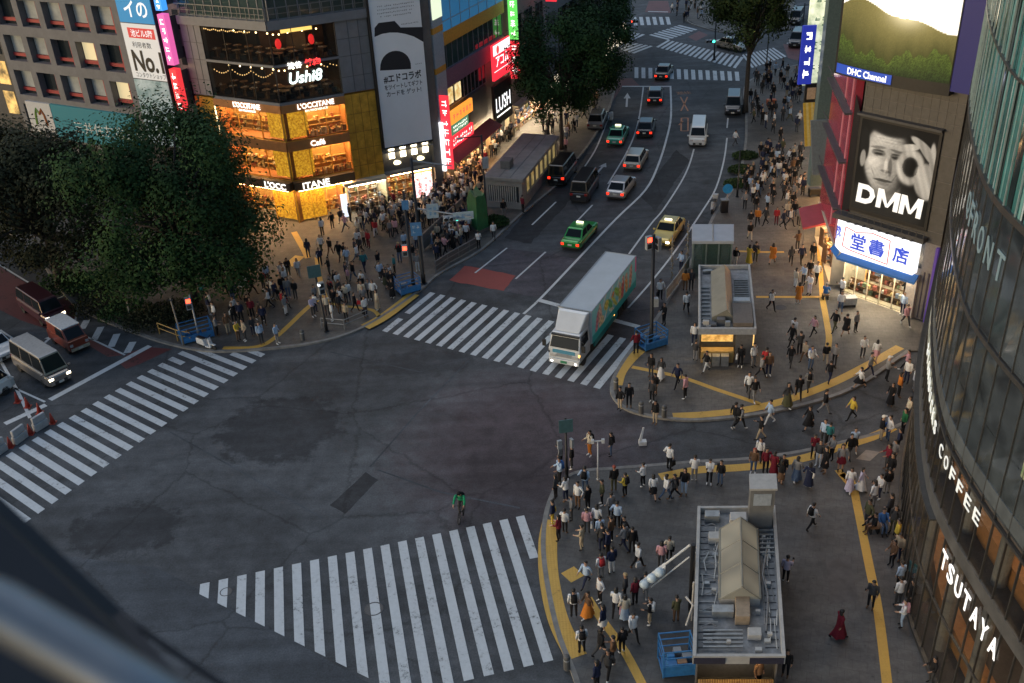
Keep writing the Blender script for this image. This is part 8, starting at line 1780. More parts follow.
    me = mb.mesh('person_'+pose, [SKIN[0], cloth('white'), cloth('black'), cloth('black'), m_eye, m_lip], smooth=True); _body[pose] = (me, J); return _body[pose]
_acc = {}
def accessory(kind, pose):
    key = (kind, pose)
    if key in _acc: return _acc[key]
    J = body_mesh(pose)[1]; mb = MB(); hd = J['head']; up_ = (J['crown']-J['jaw']).normalized(); fw = (V3(0, 1, 0)-up_*up_.y).normalized(); rt = fw.cross(up_).normalized()
    def shell(r, zmin_front, zmin_back, th=1.0, extra=0):
        nu, nv = 14, 8; V = []; F_ = []
        for j in range(nv+1):
            for i in range(nu):
                a = 2*pi*i/nu; back = 0.5-0.5*cos(a-pi/2+pi) if False else 0.5-0.5*sin(a); zlow = zmin_front+(zmin_back-zmin_front)*back; ph = j/nv; el = pi/2-(pi/2-math.asin(max(-.99, min(.99, zlow))))*ph; x, y, z = cos(a)*cos(el), sin(a)*cos(el), sin(el)
                V.append(tuple(hd+rt*(x*.092*r)+fw*(y*.108*r-.006)+up_*(z*.100*r+.012)))
        for j in range(nv):
            for i in range(nu): F_.append((j*nu+i, j*nu+(i+1) % nu, (j+1)*nu+(i+1) % nu, (j+1)*nu+i))
        mb.add(V, F_)
    if kind == 'short_hair': shell(1.04, 0.42, -0.55)
    elif kind == 'long_hair':
        shell(1.06, 0.40, -0.75); c = hd
        for k in range(5):
            a = (k-2)*0.42; p = c+rt*(sin(a)*.085)-fw*(cos(a)*.085)-up_*.02; mb.tube([p, p-up_*.12-fw*.01, p-up_*.24-fw*.02], [.035, .034, .018], 6)
    elif kind == 'cap':
        shell(1.10, 0.15, -0.1); V = [tuple(hd+rt*x+fw*y+up_*.03) for x, y in ((-.08, .07), (.08, .07), (.06, .17), (-.06, .17))]; mb.add(V+[(v[0], v[1], v[2]+.012) for v in V], [(0, 1, 2, 3), (7, 6, 5, 4), (2, 3, 7, 6), (0, 3, 7, 4), (1, 2, 6, 5)])
    elif kind == 'backpack':
        ch = J['chest']; ax = (J['neck']-J['waist']).normalized(); bk = V3(1, 0, 0).cross(ax); bk = -bk if bk.y > 0 else bk
        P = lambda x, d, z: tuple(ch+V3(x, 0, 0)+bk*d+ax*z)
        mb.hexa([P(-.15, .09, -.22), P(.15, .09, -.22), P(.13, .24, -.22), P(-.13, .24, -.22), P(-.13, .08, .17), P(.13, .08, .17), P(.10, .20, .15), P(-.10, .20, .15)])
        for s in (-1, 1): mb.tube([P(s*.10, .10, .16), P(s*.11, -.02, .19), P(s*.11, -.115, .08), P(s*.14, -.02, -.12)], .018, 5)
    elif kind in ('shoulder_bag', 'carrier_bag'):
        h = J['hanr'] if kind == 'carrier_bag' else J['hipr']+V3(.12, 0, .06)
        z0 = h.z-.42 if kind == 'carrier_bag' else h.z-.16; mb.hexa([(h.x-.05, h.y-.14, z0), (h.x+.05, h.y-.14, z0), (h.x+.05, h.y+.14, z0), (h.x-.05, h.y+.14, z0), (h.x-.04, h.y-.12, z0+.28), (h.x+.04, h.y-.12, z0+.28), (h.x+.04, h.y+.12, z0+.28), (h.x-.04, h.y+.12, z0+.28)])
        if kind == 'shoulder_bag': mb.tube([(h.x, h.y+.08, z0+.28), tuple(J['chest']+V3(.08, .1, 0)), tuple(J['shol']+V3(.06, 0, .06)), tuple(J['chest']+V3(.0, -.12, 0)), (h.x, h.y-.08, z0+.28)], .012, 5)
        else: mb.tube([(h.x, h.y-.08, z0+.28), (h.x, h.y, h.z), (h.x, h.y+.08, z0+.28)], .008, 5)
    elif kind in ('skirt', 'dress', 'long_skirt'):
        k0 = (J['kneel']+J['kneer'])/2; zb = {'skirt': .56, 'dress': .42, 'long_skirt': .20}[kind]; a0 = (J['ankl']+J['ankr'])/2; rings = []
        wz = J['waist']
        for t in (0, .25, .6, 1):
            z = wz.z+.02+(zb-wz.z)*t; yy = wz.y+(k0.y-wz.y)*t; rx = .135+(.10 if kind != 'long_skirt' else .12)*t; spread = abs(J['kneel'].y-J['kneer'].y)*.45*t; ry = .112+.09*t+spread; rings.append((yy, z, rx, ry))
        n = 16; o = [(cos(2*pi*i/n)*rx*(1+.05*t_*sin(i*2.4)), yy+sin(2*pi*i/n)*ry*(1+.05*t_*sin(i*2.4)), z) for t_, (yy, z, rx, ry) in enumerate(rings) for i in range(n)]; mb.add(o, [(j*n+i, j*n+(i+1) % n, (j+1)*n+(i+1) % n, (j+1)*n+i) for j in range(3) for i in range(n)])
    elif kind == 'jacket':
        n = 14; ax = J['neck']-J['pel']; rings = []
        for t, rx, ry in ((0.0, .175, .145), (.35, .165, .128), (.66, .170, .122), (.88, .150, .10), (.97, .085, .075)):
            c = J['pel']+ax*t; rings += [(c.x+cos(2*pi*i/n)*rx, c.y+sin(2*pi*i/n)*ry, c.z-.04*(t == 0)) for i in range(n)]
        mb.add(rings, [(j*n+i, j*n+(i+1) % n, (j+1)*n+(i+1) % n, (j+1)*n+i) for j in range(4) for i in range(n)])
        for q in 'lr': mb.tube([J['sho'+q], J['sho'+q].lerp(J['elb'+q], .5), J['elb'+q], J['elb'+q].lerp(J['wri'+q], .75)], [.066, .056, .049, .040], 8)
    elif kind == 'phone':
        h = J['hanr']; mb.box(h.x-.04, h.y-.005, h.z-.03, h.x+.04, h.y+.012, h.z+.12)
    elif kind == 'parasol':
        h = V3(.05, .1, 1.95); mb.lathe([(.55, 1.72), (.42, 1.86), (.2, 1.95), (.02, 1.98)], 16); mb.tube([(0.2, .2, .95), (0, 0, 1.95)], .012, 5)
    me = mb.mesh(kind, [m_trim], smooth=kind not in ('phone', 'carrier_bag')); _acc[key] = me; return me
_people = []; _labels = {}
ACC_NAME = dict(short_hair='hair', long_hair='hair', jacket='top', dress='dress', skirt='skirt', long_skirt='skirt')
POSE_WORD = dict(walk_a='walking', walk_b='walking', stride='striding', phone='looking at phone', phone2='holding phone', hips='standing', wave='raising an arm', stand='standing', walk_phone='walking with phone', lean='standing', sit='sitting', cycle='riding')
rp = random.Random(2024)
PREFAB = {}
def person(x, y, rz, top, bottom, pose='stand', hair='black', hairstyle='short_hair', bag=None, bagc='black', low=None, lowc=None, scale=1.0, z=0.12, jacket=True):
    """one figure; x, y on the ground"""
    me, J = body_mesh(pose); o = bpy.data.objects.new('person', me); COL.objects.link(o)
    zmin = min(J['ankl'].z-.075, J['ankr'].z-.075, J['toel'].z-.03, J['toer'].z-.03)
    o.location = (x, y, z-zmin*scale+0.005); o.rotation_euler = (0, 0, rz); o.scale = (scale*rp.uniform(.96, 1.06), scale, scale)
    bare = low in ('skirt', 'dress')
    slots = [SKIN[rp.randrange(2)], cloth(top), SKIN[0] if bare else cloth(bottom), cloth(rp.choice(['black', 'black', 'white', 'brown'])), m_eye, m_lip]
    for i, m_ in enumerate(slots): o.material_slots[i].link = 'OBJECT'; o.material_slots[i].material = m_
    def part(kind, m_):
        c = bpy.data.objects.new(ACC_NAME.get(kind, kind), accessory(kind, pose)); COL.objects.link(c); c.parent = o; c.material_slots[0].link = 'OBJECT'; c.material_slots[0].material = m_; return c
    part(hairstyle, HAIR[hair] if hairstyle != 'cap' else HAIR['white'] if hair == 'white' else cloth('black'))
    if jacket: part('jacket', cloth(top))
    if low: part(low, cloth(lowc or bottom))
    if bag: part(bag, cloth(bagc))
    if pose in ('phone', 'walk_phone', 'phone2'): part('phone', m_trim)
    return o
# the figures: feet pixel, top, bottom, then options
# zone centres used in the descriptions
ZONES = {}
def W(c): return WORD.get(c, c)
FIG = []
def fig(zone, x, y, top, bottom, pose=None, face=None, **k): FIG.append(dict(zone=zone, x=x, y=y, top=top, bottom=bottom, pose=pose, face=face, **k))
BP, SB, CB = 'backpack', 'shoulder_bag', 'carrier_bag'; SK, DR, LS_ = 'skirt', 'dress', 'long_skirt'; LH = dict(hairstyle='long_hair')
Z = 'on the near plaza by the crosswalk'
for a in [(590, 456, 'cream', 'orange', 'stand', dict(bag=BP)), (611, 456, 'black', 'denim', 'stand', dict(bag=BP)), (572, 469, 'black', 'charcoal', 'stand', {}), (561, 467, 'grey', 'black', 'phone', {}), (560, 484, 'paleblue', 'black', 'stand', dict(bag=BP, bagc='blue')), (585, 493, 'paleblue', 'denim', 'stand', dict(bag=BP)), (578, 508, 'white', 'brown', 'stand', {}), (588, 510, 'black', 'black', 'stand', {}), (602, 505, 'olive', 'black', 'stand', {}), (614, 491, 'black', 'olive', 'stand', dict(hair='red')), (625, 497, 'yellow', 'black', 'stand', dict(bag=BP)), (643, 487, 'white', 'black', 'stand', {}), (653, 499, 'white', 'denim', 'walk_a', dict(low=SK, lowc='black', **LH)), (611, 518, 'grey', 'black', 'stand', {}), (617, 528, 'paleblue', 'black', 'stand', {}), (587, 533, 'pink', 'charcoal', 'stand', dict(bag=CB, bagc='white')), (597, 531, 'white', 'black', 'stand', LH), (600, 542, 'paleblue', 'black', 'stand', {}), (565, 533, 'white', 'black', 'stand', {}), (553, 525, 'navy', 'yellow', 'stand', dict(bag=SB, bagc='yellow')), (566, 502, 'white', 'navy', 'stand', LH), (556, 499, 'charcoal', 'black', 'stand', LH), (572, 520, 'grey', 'charcoal', 'phone', {}), (559, 541, 'maroon', 'black', 'stand', LH), (624, 541, 'black', 'charcoal', 'stand', {}), (611, 543, 'brown', 'black', 'stand', {}), (582, 550, 'beige', 'beige', 'stand', {}), (602, 551, 'charcoal', 'navy', 'stand', {}), (608, 557, 'navy', 'black', 'phone', {}), (624, 550, 'grey', 'navy', 'walk_b', {}), (632, 553, 'black', 'black', 'stand', dict(bag=SB))]:
    fig(Z, *a[:5], None, **a[5])
Z = 'on the near plaza left of the kiosk'
for a in [(586, 586, 'paleblue', 'navy', 'stride', {}), (601, 579, 'white', 'grey', 'stand', dict(bag=BP, bagc='red')), (600, 602, 'white', 'black', 'stand', {}), (612, 574, 'navy', 'white', 'stand', {}), (574, 617, 'white', 'black', 'stand', dict(bag=BP)), (588, 617, 'brown', 'orange', 'walk_a', dict(low=LS_, lowc='orange', **LH)), (625, 600, 'charcoal', 'black', 'stand', dict(hair='fair')), (616, 615, 'white', 'black', 'walk_b', dict(bag=CB, bagc='pink', **LH)), (625, 621, 'cream', 'paleblue', 'stand', dict(low=LS_, lowc='paleblue', **LH)), (633, 640, 'white', 'black', 'walk_a', dict(bag=BP, bagc='white')), (650, 625, 'black', 'beige', 'stand', dict(bag=BP, bagc='white')), (582, 653, 'white', 'black', 'stand', dict(bag=BP)), (622, 653, 'black', 'black', 'stand', dict(bag=BP)), (603, 633, 'navy', 'white', 'stand', dict(low=SK, lowc='white', **LH)), (601, 657, 'black', 'charcoal', 'walk_b', LH), (608, 678, 'charcoal', 'black', 'walk_a', dict(bag=BP)), (613, 664, 'brown', 'black', 'stand', dict(bag=SB)), (597, 690, 'navy', 'black', 'stand', LH), (638, 568, 'white', 'black', 'walk_b', dict(bag=CB, bagc='white')), (661, 567, 'pink', 'charcoal', 'stand', LH), (669, 561, 'cream', 'black', 'stand', dict(bag=SB)), (676, 622, 'olive', 'brown', 'phone', {}), (635, 605, 'maroon', 'black', 'stand', LH), (645, 597, 'charcoal', 'grey', 'walk_phone', {})]:
    fig(Z, *a[:5], None, **a[5])
Z = 'along the yellow line above the kiosk'
for a in [(655, 424, 'black', 'beige', 'stand', dict(bag=BP, zone='on the far plaza kerb')), (669, 470, 'white', 'black', 'stand', dict(bag=CB)), (674, 499, 'charcoal', 'black', 'walk_a', dict(bag=BP)), (666, 500, 'white', 'denim', 'walk_b', LH), (684, 495, 'black', 'paleblue', 'stand', LH), (694, 481, 'white', 'grey', 'stand', {}), (709, 484, 'white', 'black', 'phone2', {}), (720, 485, 'black', 'denim', 'stand', {}), (759, 462, 'white', 'black', 'stand', dict(bag=BP, bagc='navy')), (753, 473, 'brown', 'denim', 'stand', dict(hair='red', **LH)), (765, 473, 'maroon', 'black', 'stand', {}), (773, 476, 'maroon', 'maroon', 'stand', dict(low=LS_, **LH)), (780, 484, 'black', 'black', 'stand', dict(low=DR, lowc='brown', **LH)), (796, 481, 'grey', 'denim', 'walk_a', dict(low=LS_, lowc='denim', **LH)), (808, 488, 'navy', 'navy', 'stand', dict(low=LS_, lowc='navy', bag=SB, bagc='white', **LH)), (823, 444, 'paleblue', 'charcoal', 'stand', {}), (828, 446, 'teal', 'black', 'stand', {}), (824, 473, 'black', 'black', 'stand', dict(low=DR, **LH)), (818, 466, 'charcoal', 'white', 'stand', {}), (813, 458, 'maroon', 'black', 'phone', {}), (831, 460, 'grey', 'black', 'stand', {}), (840, 471, 'grey', 'maroon', 'stand', dict(low=SK, lowc='maroon', **LH)), (853, 451, 'paleblue', 'black', 'walk_a', dict(low=SK, lowc='black')), (849, 458, 'black', 'charcoal', 'walk_b', {})]:
    k = dict(a[5]); fig(k.pop('zone', Z), *a[:5], None, **k)
Z = 'crossing the side road'
for a in [(734.5, 427, 'black', 'charcoal', 'walk_a', {}), (740, 429, 'grey', 'black', 'walk_b', dict(bag=BP)), (769, 424, 'paleblue', 'white', 'walk_a', {}), (760, 440, 'black', 'beige', 'walk_phone', {}), (808, 430, 'black', 'black', 'walk_a', dict(low=DR, **LH)), (824, 414, 'black', 'grey', 'walk_b', {}), (851, 420, 'yellow', 'black', 'walk_a', LH), (859, 389, 'white', 'black', 'stride', dict(low=SK, lowc='black', **LH)), (886, 381, 'grey', 'black', 'stand', dict(hairstyle='cap', hair='white')), (890, 406, 'black', 'charcoal', 'stand', dict(low=LS_, lowc='black', **LH)), (898, 397, 'orange', 'black', 'stand', LH), (906, 383, 'white', 'navy', 'stand', {}), (906, 371, 'pink', 'black', 'stride', {}), (913, 392, 'white', 'grey', 'stand', {}), (880, 441, 'black', 'beige', 'stand', dict(hairstyle='cap', hair='white')), (887, 441, 'white', 'denim', 'stand', dict(bag=SB, bagc='blue')), (902, 434, 'green', 'black', 'stand', {}), (907, 419, 'cream', 'charcoal', 'stand', LH), (869, 376, 'grey', 'navy', 'walk_b', {})]:
    fig(Z, *a[:5], None, **a[5])
Z = 'on the far plaza above the curved yellow line'
for a in [(790, 366, 'black', 'charcoal', 'walk_a', dict(bag=BP)), (799, 355, 'charcoal', 'black', 'stand', {}), (804, 362, 'beige', 'brown', 'walk_b', {}), (810, 370, 'white', 'denim', 'stand', dict(bag=BP, bagc='blue')), (825, 364, 'black', 'beige', 'walk_a', {}), (834, 365, 'grey', 'black', 'stand', {}), (829, 382, 'black', 'navy', 'stride', {}), (862, 358, 'white', 'charcoal', 'stand', {}), (875, 361, 'white', 'pink', 'walk_a', dict(low=SK, lowc='pink', **LH)), (786.5, 407, 'charcoal', 'olive', 'walk_b', dict(low=LS_, lowc='olive', **LH)), (798, 399, 'black', 'black', 'walk_a', {}), (808, 391, 'grey', 'charcoal', 'walk_b', dict(bag=BP)), (782, 479, 'black', 'navy', 'stand', dict(zone='along the yellow line above the kiosk'))]:
    k = dict(a[5]); fig(k.pop('zone', Z), *a[:5], None, **k)
Z = 'on the open pavement right of the kiosk'
for a in [(811, 529, 'white', 'black', 'walk_a', dict(bag=BP)), (870, 608, 'charcoal', 'black', 'phone', {}), (838, 638, 'maroon', 'maroon', 'walk_b', dict(low=LS_, lowc='maroon', **LH)), (785, 582, 'lilac', 'black', 'phone', {}), (849, 491, 'white', 'lilac', 'walk_a', dict(low=LS_, lowc='lilac', **LH)), (860, 491, 'lilac', 'white', 'walk_b', dict(low=LS_, lowc='white', **LH)), (757, 688, 'brown', 'black', 'stand', {}), (785, 676, 'black', 'black', 'stand', {})]:
    fig(Z, *a[:5], None, **a[5])
Z = 'beside the curved glass front'
for a in [(866, 527, 'olive', 'charcoal', 'stand', {}), (873, 532, 'black', 'brown', 'sit', {}), (881, 530, 'blue', 'denim', 'sit', {}), (888, 520, 'charcoal', 'black', 'stand', {}), (878, 499, 'white', 'navy', 'stand', {}), (872, 508, 'white', 'grey', 'phone', LH), (886, 494, 'black', 'grey', 'stand', {}), (891, 566, 'brown', 'black', 'stand', LH), (895, 546, 'yellow', 'black', 'stand', {}), (897, 560, 'beige', 'navy', 'phone', {}), (892, 533, 'charcoal', 'olive', 'stand', dict(bag=BP)), (898, 589, 'paleblue', 'black', 'stand', {}), (909, 584, 'teal', 'charcoal', 'stand', {}), (897, 606, 'white', 'charcoal', 'phone', {}), (901, 627, 'white', 'paleblue', 'stand', dict(bag=BP, bagc='pink')), (909, 608, 'black', 'black', 'stand', {}), (930, 684, 'black', 'charcoal', 'stand', {}), (889, 480, 'black', 'black', 'stand', {}), (893, 463, 'grey', 'charcoal', 'phone', LH), (897, 452, 'navy', 'black', 'stand', dict(bag=SB)), (886, 470, 'maroon', 'charcoal', 'stand', LH)]:
    fig(Z, *a[:5], None, **a[5])
Z = 'at the crosswalk corner of the far plaza'
for a in [(636, 354, 'maroon', 'black', 'stand', {}), (620, 410, 'black', 'beige', 'stand', dict(bag=SB)), (629, 407, 'black', 'black', 'stand', {}), (651, 377, 'black', 'charcoal', 'stand', LH), (661, 379, 'charcoal', 'white', 'walk_a', dict(low=LS_, lowc='white', **LH)), (677, 387, 'navy', 'black', 'stride', {}), (685, 399, 'pink', 'black', 'phone', {}), (652, 402, 'charcoal', 'black', 'stand', {}), (655, 395, 'black', 'brown', 'phone', LH), (660, 300, 'white', 'black', 'stand', dict(bag=CB, zone='beside the white guard rail')), (664, 325, 'black', 'black', 'stand', dict(zone='beside the white guard rail')), (686, 313, 'white', 'black', 'walk_a', dict(bag=CB, zone='beside the white guard rail')), (685, 291, 'orange', 'brown', 'stand', dict(zone='beside the white guard rail', **LH)), (681, 272, 'paleblue', 'navy', 'stand', dict(zone='beside the white guard rail')), (691, 290, 'charcoal', 'black', 'stand', dict(zone='beside the white guard rail'))]:
    k = dict(a[5]); fig(k.pop('zone', Z), *a[:5], None, **k)
Z = 'around the small far kiosk'
for a in [(706, 372, 'black', 'white', 'walk_a', {}), (695, 361, 'charcoal', 'grey', 'stand', {}), (694, 345, 'white', 'navy', 'stand', LH), (740, 367, 'black', 'black', 'phone', dict(bag=CB, bagc='white')), (753, 367, 'white', 'grey', 'stand', dict(bag=BP, bagc='charcoal')), (761, 378, 'grey', 'black', 'walk_b', {}), (765, 371, 'red', 'charcoal', 'stand', {}), (768, 376, 'brown', 'navy', 'stand', LH), (748, 396, 'white', 'charcoal', 'walk_a', dict(bag=SB)), (754, 401, 'black', 'grey', 'walk_b', {}), (771, 311, 'white', 'black', 'walk_a', dict(bag=BP)), (793, 340, 'white', 'charcoal', 'walk_b', {}), (791, 346, 'black', 'black', 'walk_a', {}), (749.5, 241, 'black', 'cream', 'walk_a', {}), (748.5, 265, 'yellow', 'yellow', 'stand', dict(low=LS_, lowc='yellow', **LH)), (755, 262, 'charcoal', 'olive', 'stand', dict(bag=SB, bagc='yellow')), (772, 264, 'orange', 'brown', 'walk_b', dict(low=SK, lowc='orange', **LH)), (735, 266, 'black', 'white', 'stand', {})]:
    fig(Z, *a[:5], None, **a[5])
Z = 'before the bookshop'
for a in [(790.5, 265, 'charcoal', 'black', 'walk_a', LH), (797, 251, 'brown', 'charcoal', 'stand', LH), (801, 264, 'navy', 'black', 'walk_b', {}), (812, 263, 'black', 'charcoal', 'stand', {}), (795, 288, 'cream', 'white', 'stand', LH), (798, 304, 'orange', 'brown', 'stand', dict(low=DR, lowc='orange', **LH)), (809, 295, 'white', 'lilac', 'stand', {}), (816, 283, 'white', 'black', 'walk_a', {}), (809, 278, 'black', 'brown', 'walk_b', {}), (803, 285, 'paleblue', 'charcoal', 'stand', LH), (825, 299, 'blue', 'grey', 'sit', dict(hair='grey')), (841, 299, 'white', 'charcoal', 'phone', {}), (840, 312, 'white', 'denim', 'walk_a', LH), (855, 332, 'grey', 'black', 'stand', {}), (845, 336, 'black', 'black', 'walk_b', dict(low=SK, lowc='black')), (834, 332, 'black', 'olive', 'walk_a', {}), (813, 336, 'pink', 'black', 'walk_a', LH), (905, 326, 'pink', 'charcoal', 'stride', {}), (902, 315, 'paleblue', 'navy', 'stand', {}), (904, 300, 'black', 'brown', 'stand', {})]:
    fig(Z, *a[:5], None, **a[5])
Z = 'below the lift house crowd on the far pavement'
for a in [(750, 229, 'black', 'grey', 'walk_a', {}), (757, 227, 'orange', 'black', 'walk_b', {}), (765, 226, 'charcoal', 'black', 'walk_a', {}), (776, 225, 'red', 'maroon', 'stand', LH), (783, 229, 'navy', 'black', 'walk_b', {}), (790, 227, 'white', 'charcoal', 'walk_a', {}), (798, 226, 'grey', 'black', 'stand', LH), (787, 220, 'cream', 'navy', 'walk_a', {}), (794, 219, 'black', 'denim', 'walk_b', LH), (735, 146, 'white', 'charcoal', 'walk_a', dict(zone='walking in the road by the far kerb'))]:
    k = dict(a[5]); fig(k.pop('zone', Z), *a[:5], None, **k)
Z = 'on the left corner by the dark trees'
for a in [(285, 284, 'white', 'black', 'stand', {}), (299, 277, 'white', 'grey', 'walk_a', LH), (296, 299, 'black', 'charcoal', 'stand', {}), (289, 298, 'grey', 'denim', 'stand', LH), (243, 297, 'white', 'grey', 'stand', {}), (237, 300, 'grey', 'navy', 'walk_a', {}), (270, 308, 'white', 'black', 'walk_b', dict(bag=SB)), (276, 300, 'charcoal', 'grey', 'phone', {}), (284, 310, 'red', 'brown', 'stand', {}), (286.5, 315, 'grey', 'white', 'stand', LH), (268, 283, 'paleblue', 'charcoal', 'stand', {}), (235, 323, 'black', 'black', 'stand', dict(bag=SB, bagc='white')), (242, 322, 'navy', 'black', 'stand', {}), (250, 315, 'black', 'olive', 'phone', {}), (239, 341, 'yellow', 'brown', 'stand', {}), (246, 341, 'beige', 'charcoal', 'stand', {}), (254, 336, 'charcoal', 'navy', 'stand', LH), (262, 344, 'paleblue', 'charcoal', 'stand', dict(bag=BP)), (278, 344, 'paleblue', 'grey', 'stand', {}), (229, 334, 'brown', 'beige', 'stand', LH), (218, 336, 'grey', 'black', 'stand', {}), (216, 322, 'white', 'charcoal', 'stand', {}), (210, 315, 'navy', 'grey', 'stand', {}), (204, 300, 'teal', 'black', 'stand', {})]:
    fig(Z, *a[:5], None, **a[5])
Z = 'at the crowded corner by the black signal poles'
for a in [(314, 317, 'lilac', 'charcoal', 'stand', {}), (316, 304, 'grey', 'black', 'stand', LH), (347, 322, 'beige', 'black', 'stand', {}), (333, 321, 'white', 'white', 'stand', LH), (328, 315, 'cream', 'charcoal', 'stand', {}), (349, 302, 'white', 'navy', 'stand', LH), (340, 313, 'charcoal', 'brown', 'stand', {}), (335, 308, 'black', 'black', 'stand', LH), (366, 317, 'white', 'navy', 'stand', dict(bag=CB)), (363, 302, 'cream', 'charcoal', 'stand', {}), (378, 310, 'cream', 'cream', 'stand', dict(low=LS_, lowc='beige', **LH)), (370, 300, 'grey', 'black', 'stand', {}), (363, 289, 'white', 'black', 'walk_a', {}), (381, 281, 'paleblue', 'charcoal', 'walk_b', {}), (395, 273, 'teal', 'black', 'stand', {}), (386, 285, 'black', 'navy', 'stand', {}), (393, 298, 'black', 'black', 'stand', dict(low=LS_, lowc='black', **LH)), (389, 289, 'charcoal', 'charcoal', 'stand', {}), (339, 291, 'white', 'black', 'walk_a', {}), (349, 285, 'pink', 'beige', 'stand', LH), (354, 281, 'black', 'denim', 'walk_b', {}), (348, 266, 'paleblue', 'grey', 'walk_a', {}), (365, 271, 'teal', 'navy', 'walk_b', {}), (330, 276, 'black', 'charcoal', 'stand', LH), (405, 250, 'paleblue', 'black', 'stand', {}), (417, 249, 'paleblue', 'navy', 'stand', {}), (418, 271, 'grey', 'white', 'stand', {}), (414, 262, 'black', 'grey', 'stand', dict(bag=BP))]:
    fig(Z, *a[:5], None, **a[5])
Z = 'outside the gold shop'
for a in [(323, 236, 'white', 'black', 'stand', dict(low=SK, lowc='black', **LH)), (333, 229, 'black', 'black', 'stand', {}), (346, 232, 'pink', 'navy', 'stride', {}), (342, 226, 'charcoal', 'grey', 'walk_a', {}), (309, 258, 'navy', 'navy', 'stand', dict(low=LS_, lowc='navy', **LH)), (322, 254, 'white', 'olive', 'walk_a', {}), (331, 256, 'black', 'brown', 'walk_b', {}), (340, 261, 'black', 'charcoal', 'walk_a', dict(bag=BP)), (361, 254, 'charcoal', 'black', 'walk_b', {}), (369, 248, 'red', 'maroon', 'stand', LH), (359, 237, 'cream', 'grey', 'walk_a', {}), (376, 237, 'red', 'white', 'walk_b', LH), (384, 230, 'white', 'black', 'walk_a', {}), (391, 237, 'grey', 'charcoal', 'stand', {}), (396, 237, 'pink', 'black', 'walk_b', LH), (363, 230, 'black', 'denim', 'stand', {})]:
    fig(Z, *a[:5], None, **a[5])
Z = 'at the kerb by the red bus lane'
for a in [(479, 249, 'white', 'black', 'stand', {}), (494, 240, 'white', 'charcoal', 'walk_a', {}), (504, 218, 'black', 'grey', 'stand', {}), (523, 213, 'maroon', 'black', 'stand', {}), (566, 153, 'pink', 'black', 'stand', LH), (574, 133, 'grey', 'charcoal', 'walk_a', {})]:
    fig(Z, *a[:5], None, **a[5])
# dense parts of the crowd, figure by figure
def inside(p, poly):
    c = False; n = len(poly)
    for i in range(n):
        (x0, y0), (x1, y1) = poly[i], poly[(i+1) % n]
        if (y0 > p[1]) != (y1 > p[1]) and p[0] < (x1-x0)*(p[1]-y0)/(y1-y0)+x0: c = not c
    return c
TOPS = ['white']*11+['black']*12+['grey']*3+['charcoal']*5+['paleblue']*2+['cream']+['navy']*4+['brown', 'beige', 'pink', 'olive', 'maroon']
BOTS = ['black']*12+['charcoal']*6+['navy']*4+['denim']*3+['grey', 'beige', 'brown', 'olive']
TOPS2 = ['white']*6+['black']*15+['charcoal']*7+['navy']*6+['grey']*3+['paleblue', 'brown', 'olive']
def crowd(zone, poly, n, seed, mind=0.5):
    TT = TOPS2 if 'far' in zone else TOPS
    r = random.Random(seed); W_ = []; xs = [p[0] for p in poly]; ys = [p[1] for p in poly]; tries = 0
    while len(W_) < n and tries < n*80:
        tries += 1; x, y = r.uniform(min(xs), max(xs)), r.uniform(min(ys), max(ys))
        if not inside((x, y), poly): continue
        q = g(x, y, .12)
        if any(hypot(q[0]-f[0], q[1]-f[1]) < mind for f in W_): continue
        W_.append(q); low = None; k = {}
        if r.random() < .4: k.update(hairstyle='long_hair')
        if r.random() < .16: k.update(low=r.choice([SK, LS_, DR]))
        if r.random() < .45: k.update(bag=r.choice([BP, BP, SB, CB]), bagc=r.choice(['black', 'black', 'white', 'navy', 'brown', 'red']))
        fig(zone, x, y, r.choice(TT), r.choice(BOTS), r.choice(['walk_a', 'walk_b', 'stand', 'phone', 'hips', 'walk_phone', 'stand']), None, hair=r.choice(['black', 'black', 'brown', 'black', 'fair']), **k)
crowd('between the hoarding and the road railing', [(428, 250), (440, 236), (462, 218), (474, 238), (450, 254), (438, 264)], 34, 101, .4)
crowd('at the crowded corner by the black signal poles', [(305, 275), (345, 245), (400, 245), (420, 262), (408, 285), (380, 308), (345, 326), (318, 322)], 22, 111)
crowd('on the left corner by the dark trees', [(205, 300), (240, 285), (300, 275), (305, 300), (270, 338), (225, 340)], 18, 112)
crowd('before the billboard shop', [(350, 222), (385, 210), (425, 204), (432, 230), (400, 232), (360, 238)], 52, 102, .42)
crowd('in the pedestrian street mouth under the red signs', [(430, 205), (445, 182), (470, 165), (484, 150), (488, 190), (470, 206), (455, 216), (438, 230), (428, 228)], 80, 103, .4)
crowd('in the middle of the far pavement crowd', [(745, 215), (742, 195), (752, 165), (768, 150), (800, 158), (806, 190), (800, 210)], 64, 104, .45)
crowd('on the upper far pavement near the tree', [(750, 130), (748, 96), (756, 72), (790, 66), (800, 90), (800, 135), (775, 146)], 50, 105, .5)
crowd('beside the underground entrance along the shops', [(489, 148), (500, 128), (516, 112), (530, 108), (526, 124), (508, 146), (492, 160)], 44, 106, .4)
crowd('beside the underground entrance along the shops', [(532, 148), (548, 126), (578, 103), (600, 90), (597, 106), (572, 138), (550, 163)], 22, 113, .5)
crowd('waiting at the distant corner', [(668, 22), (672, 5), (690, 2), (704, 10), (700, 26), (686, 24)], 16, 107, .5)
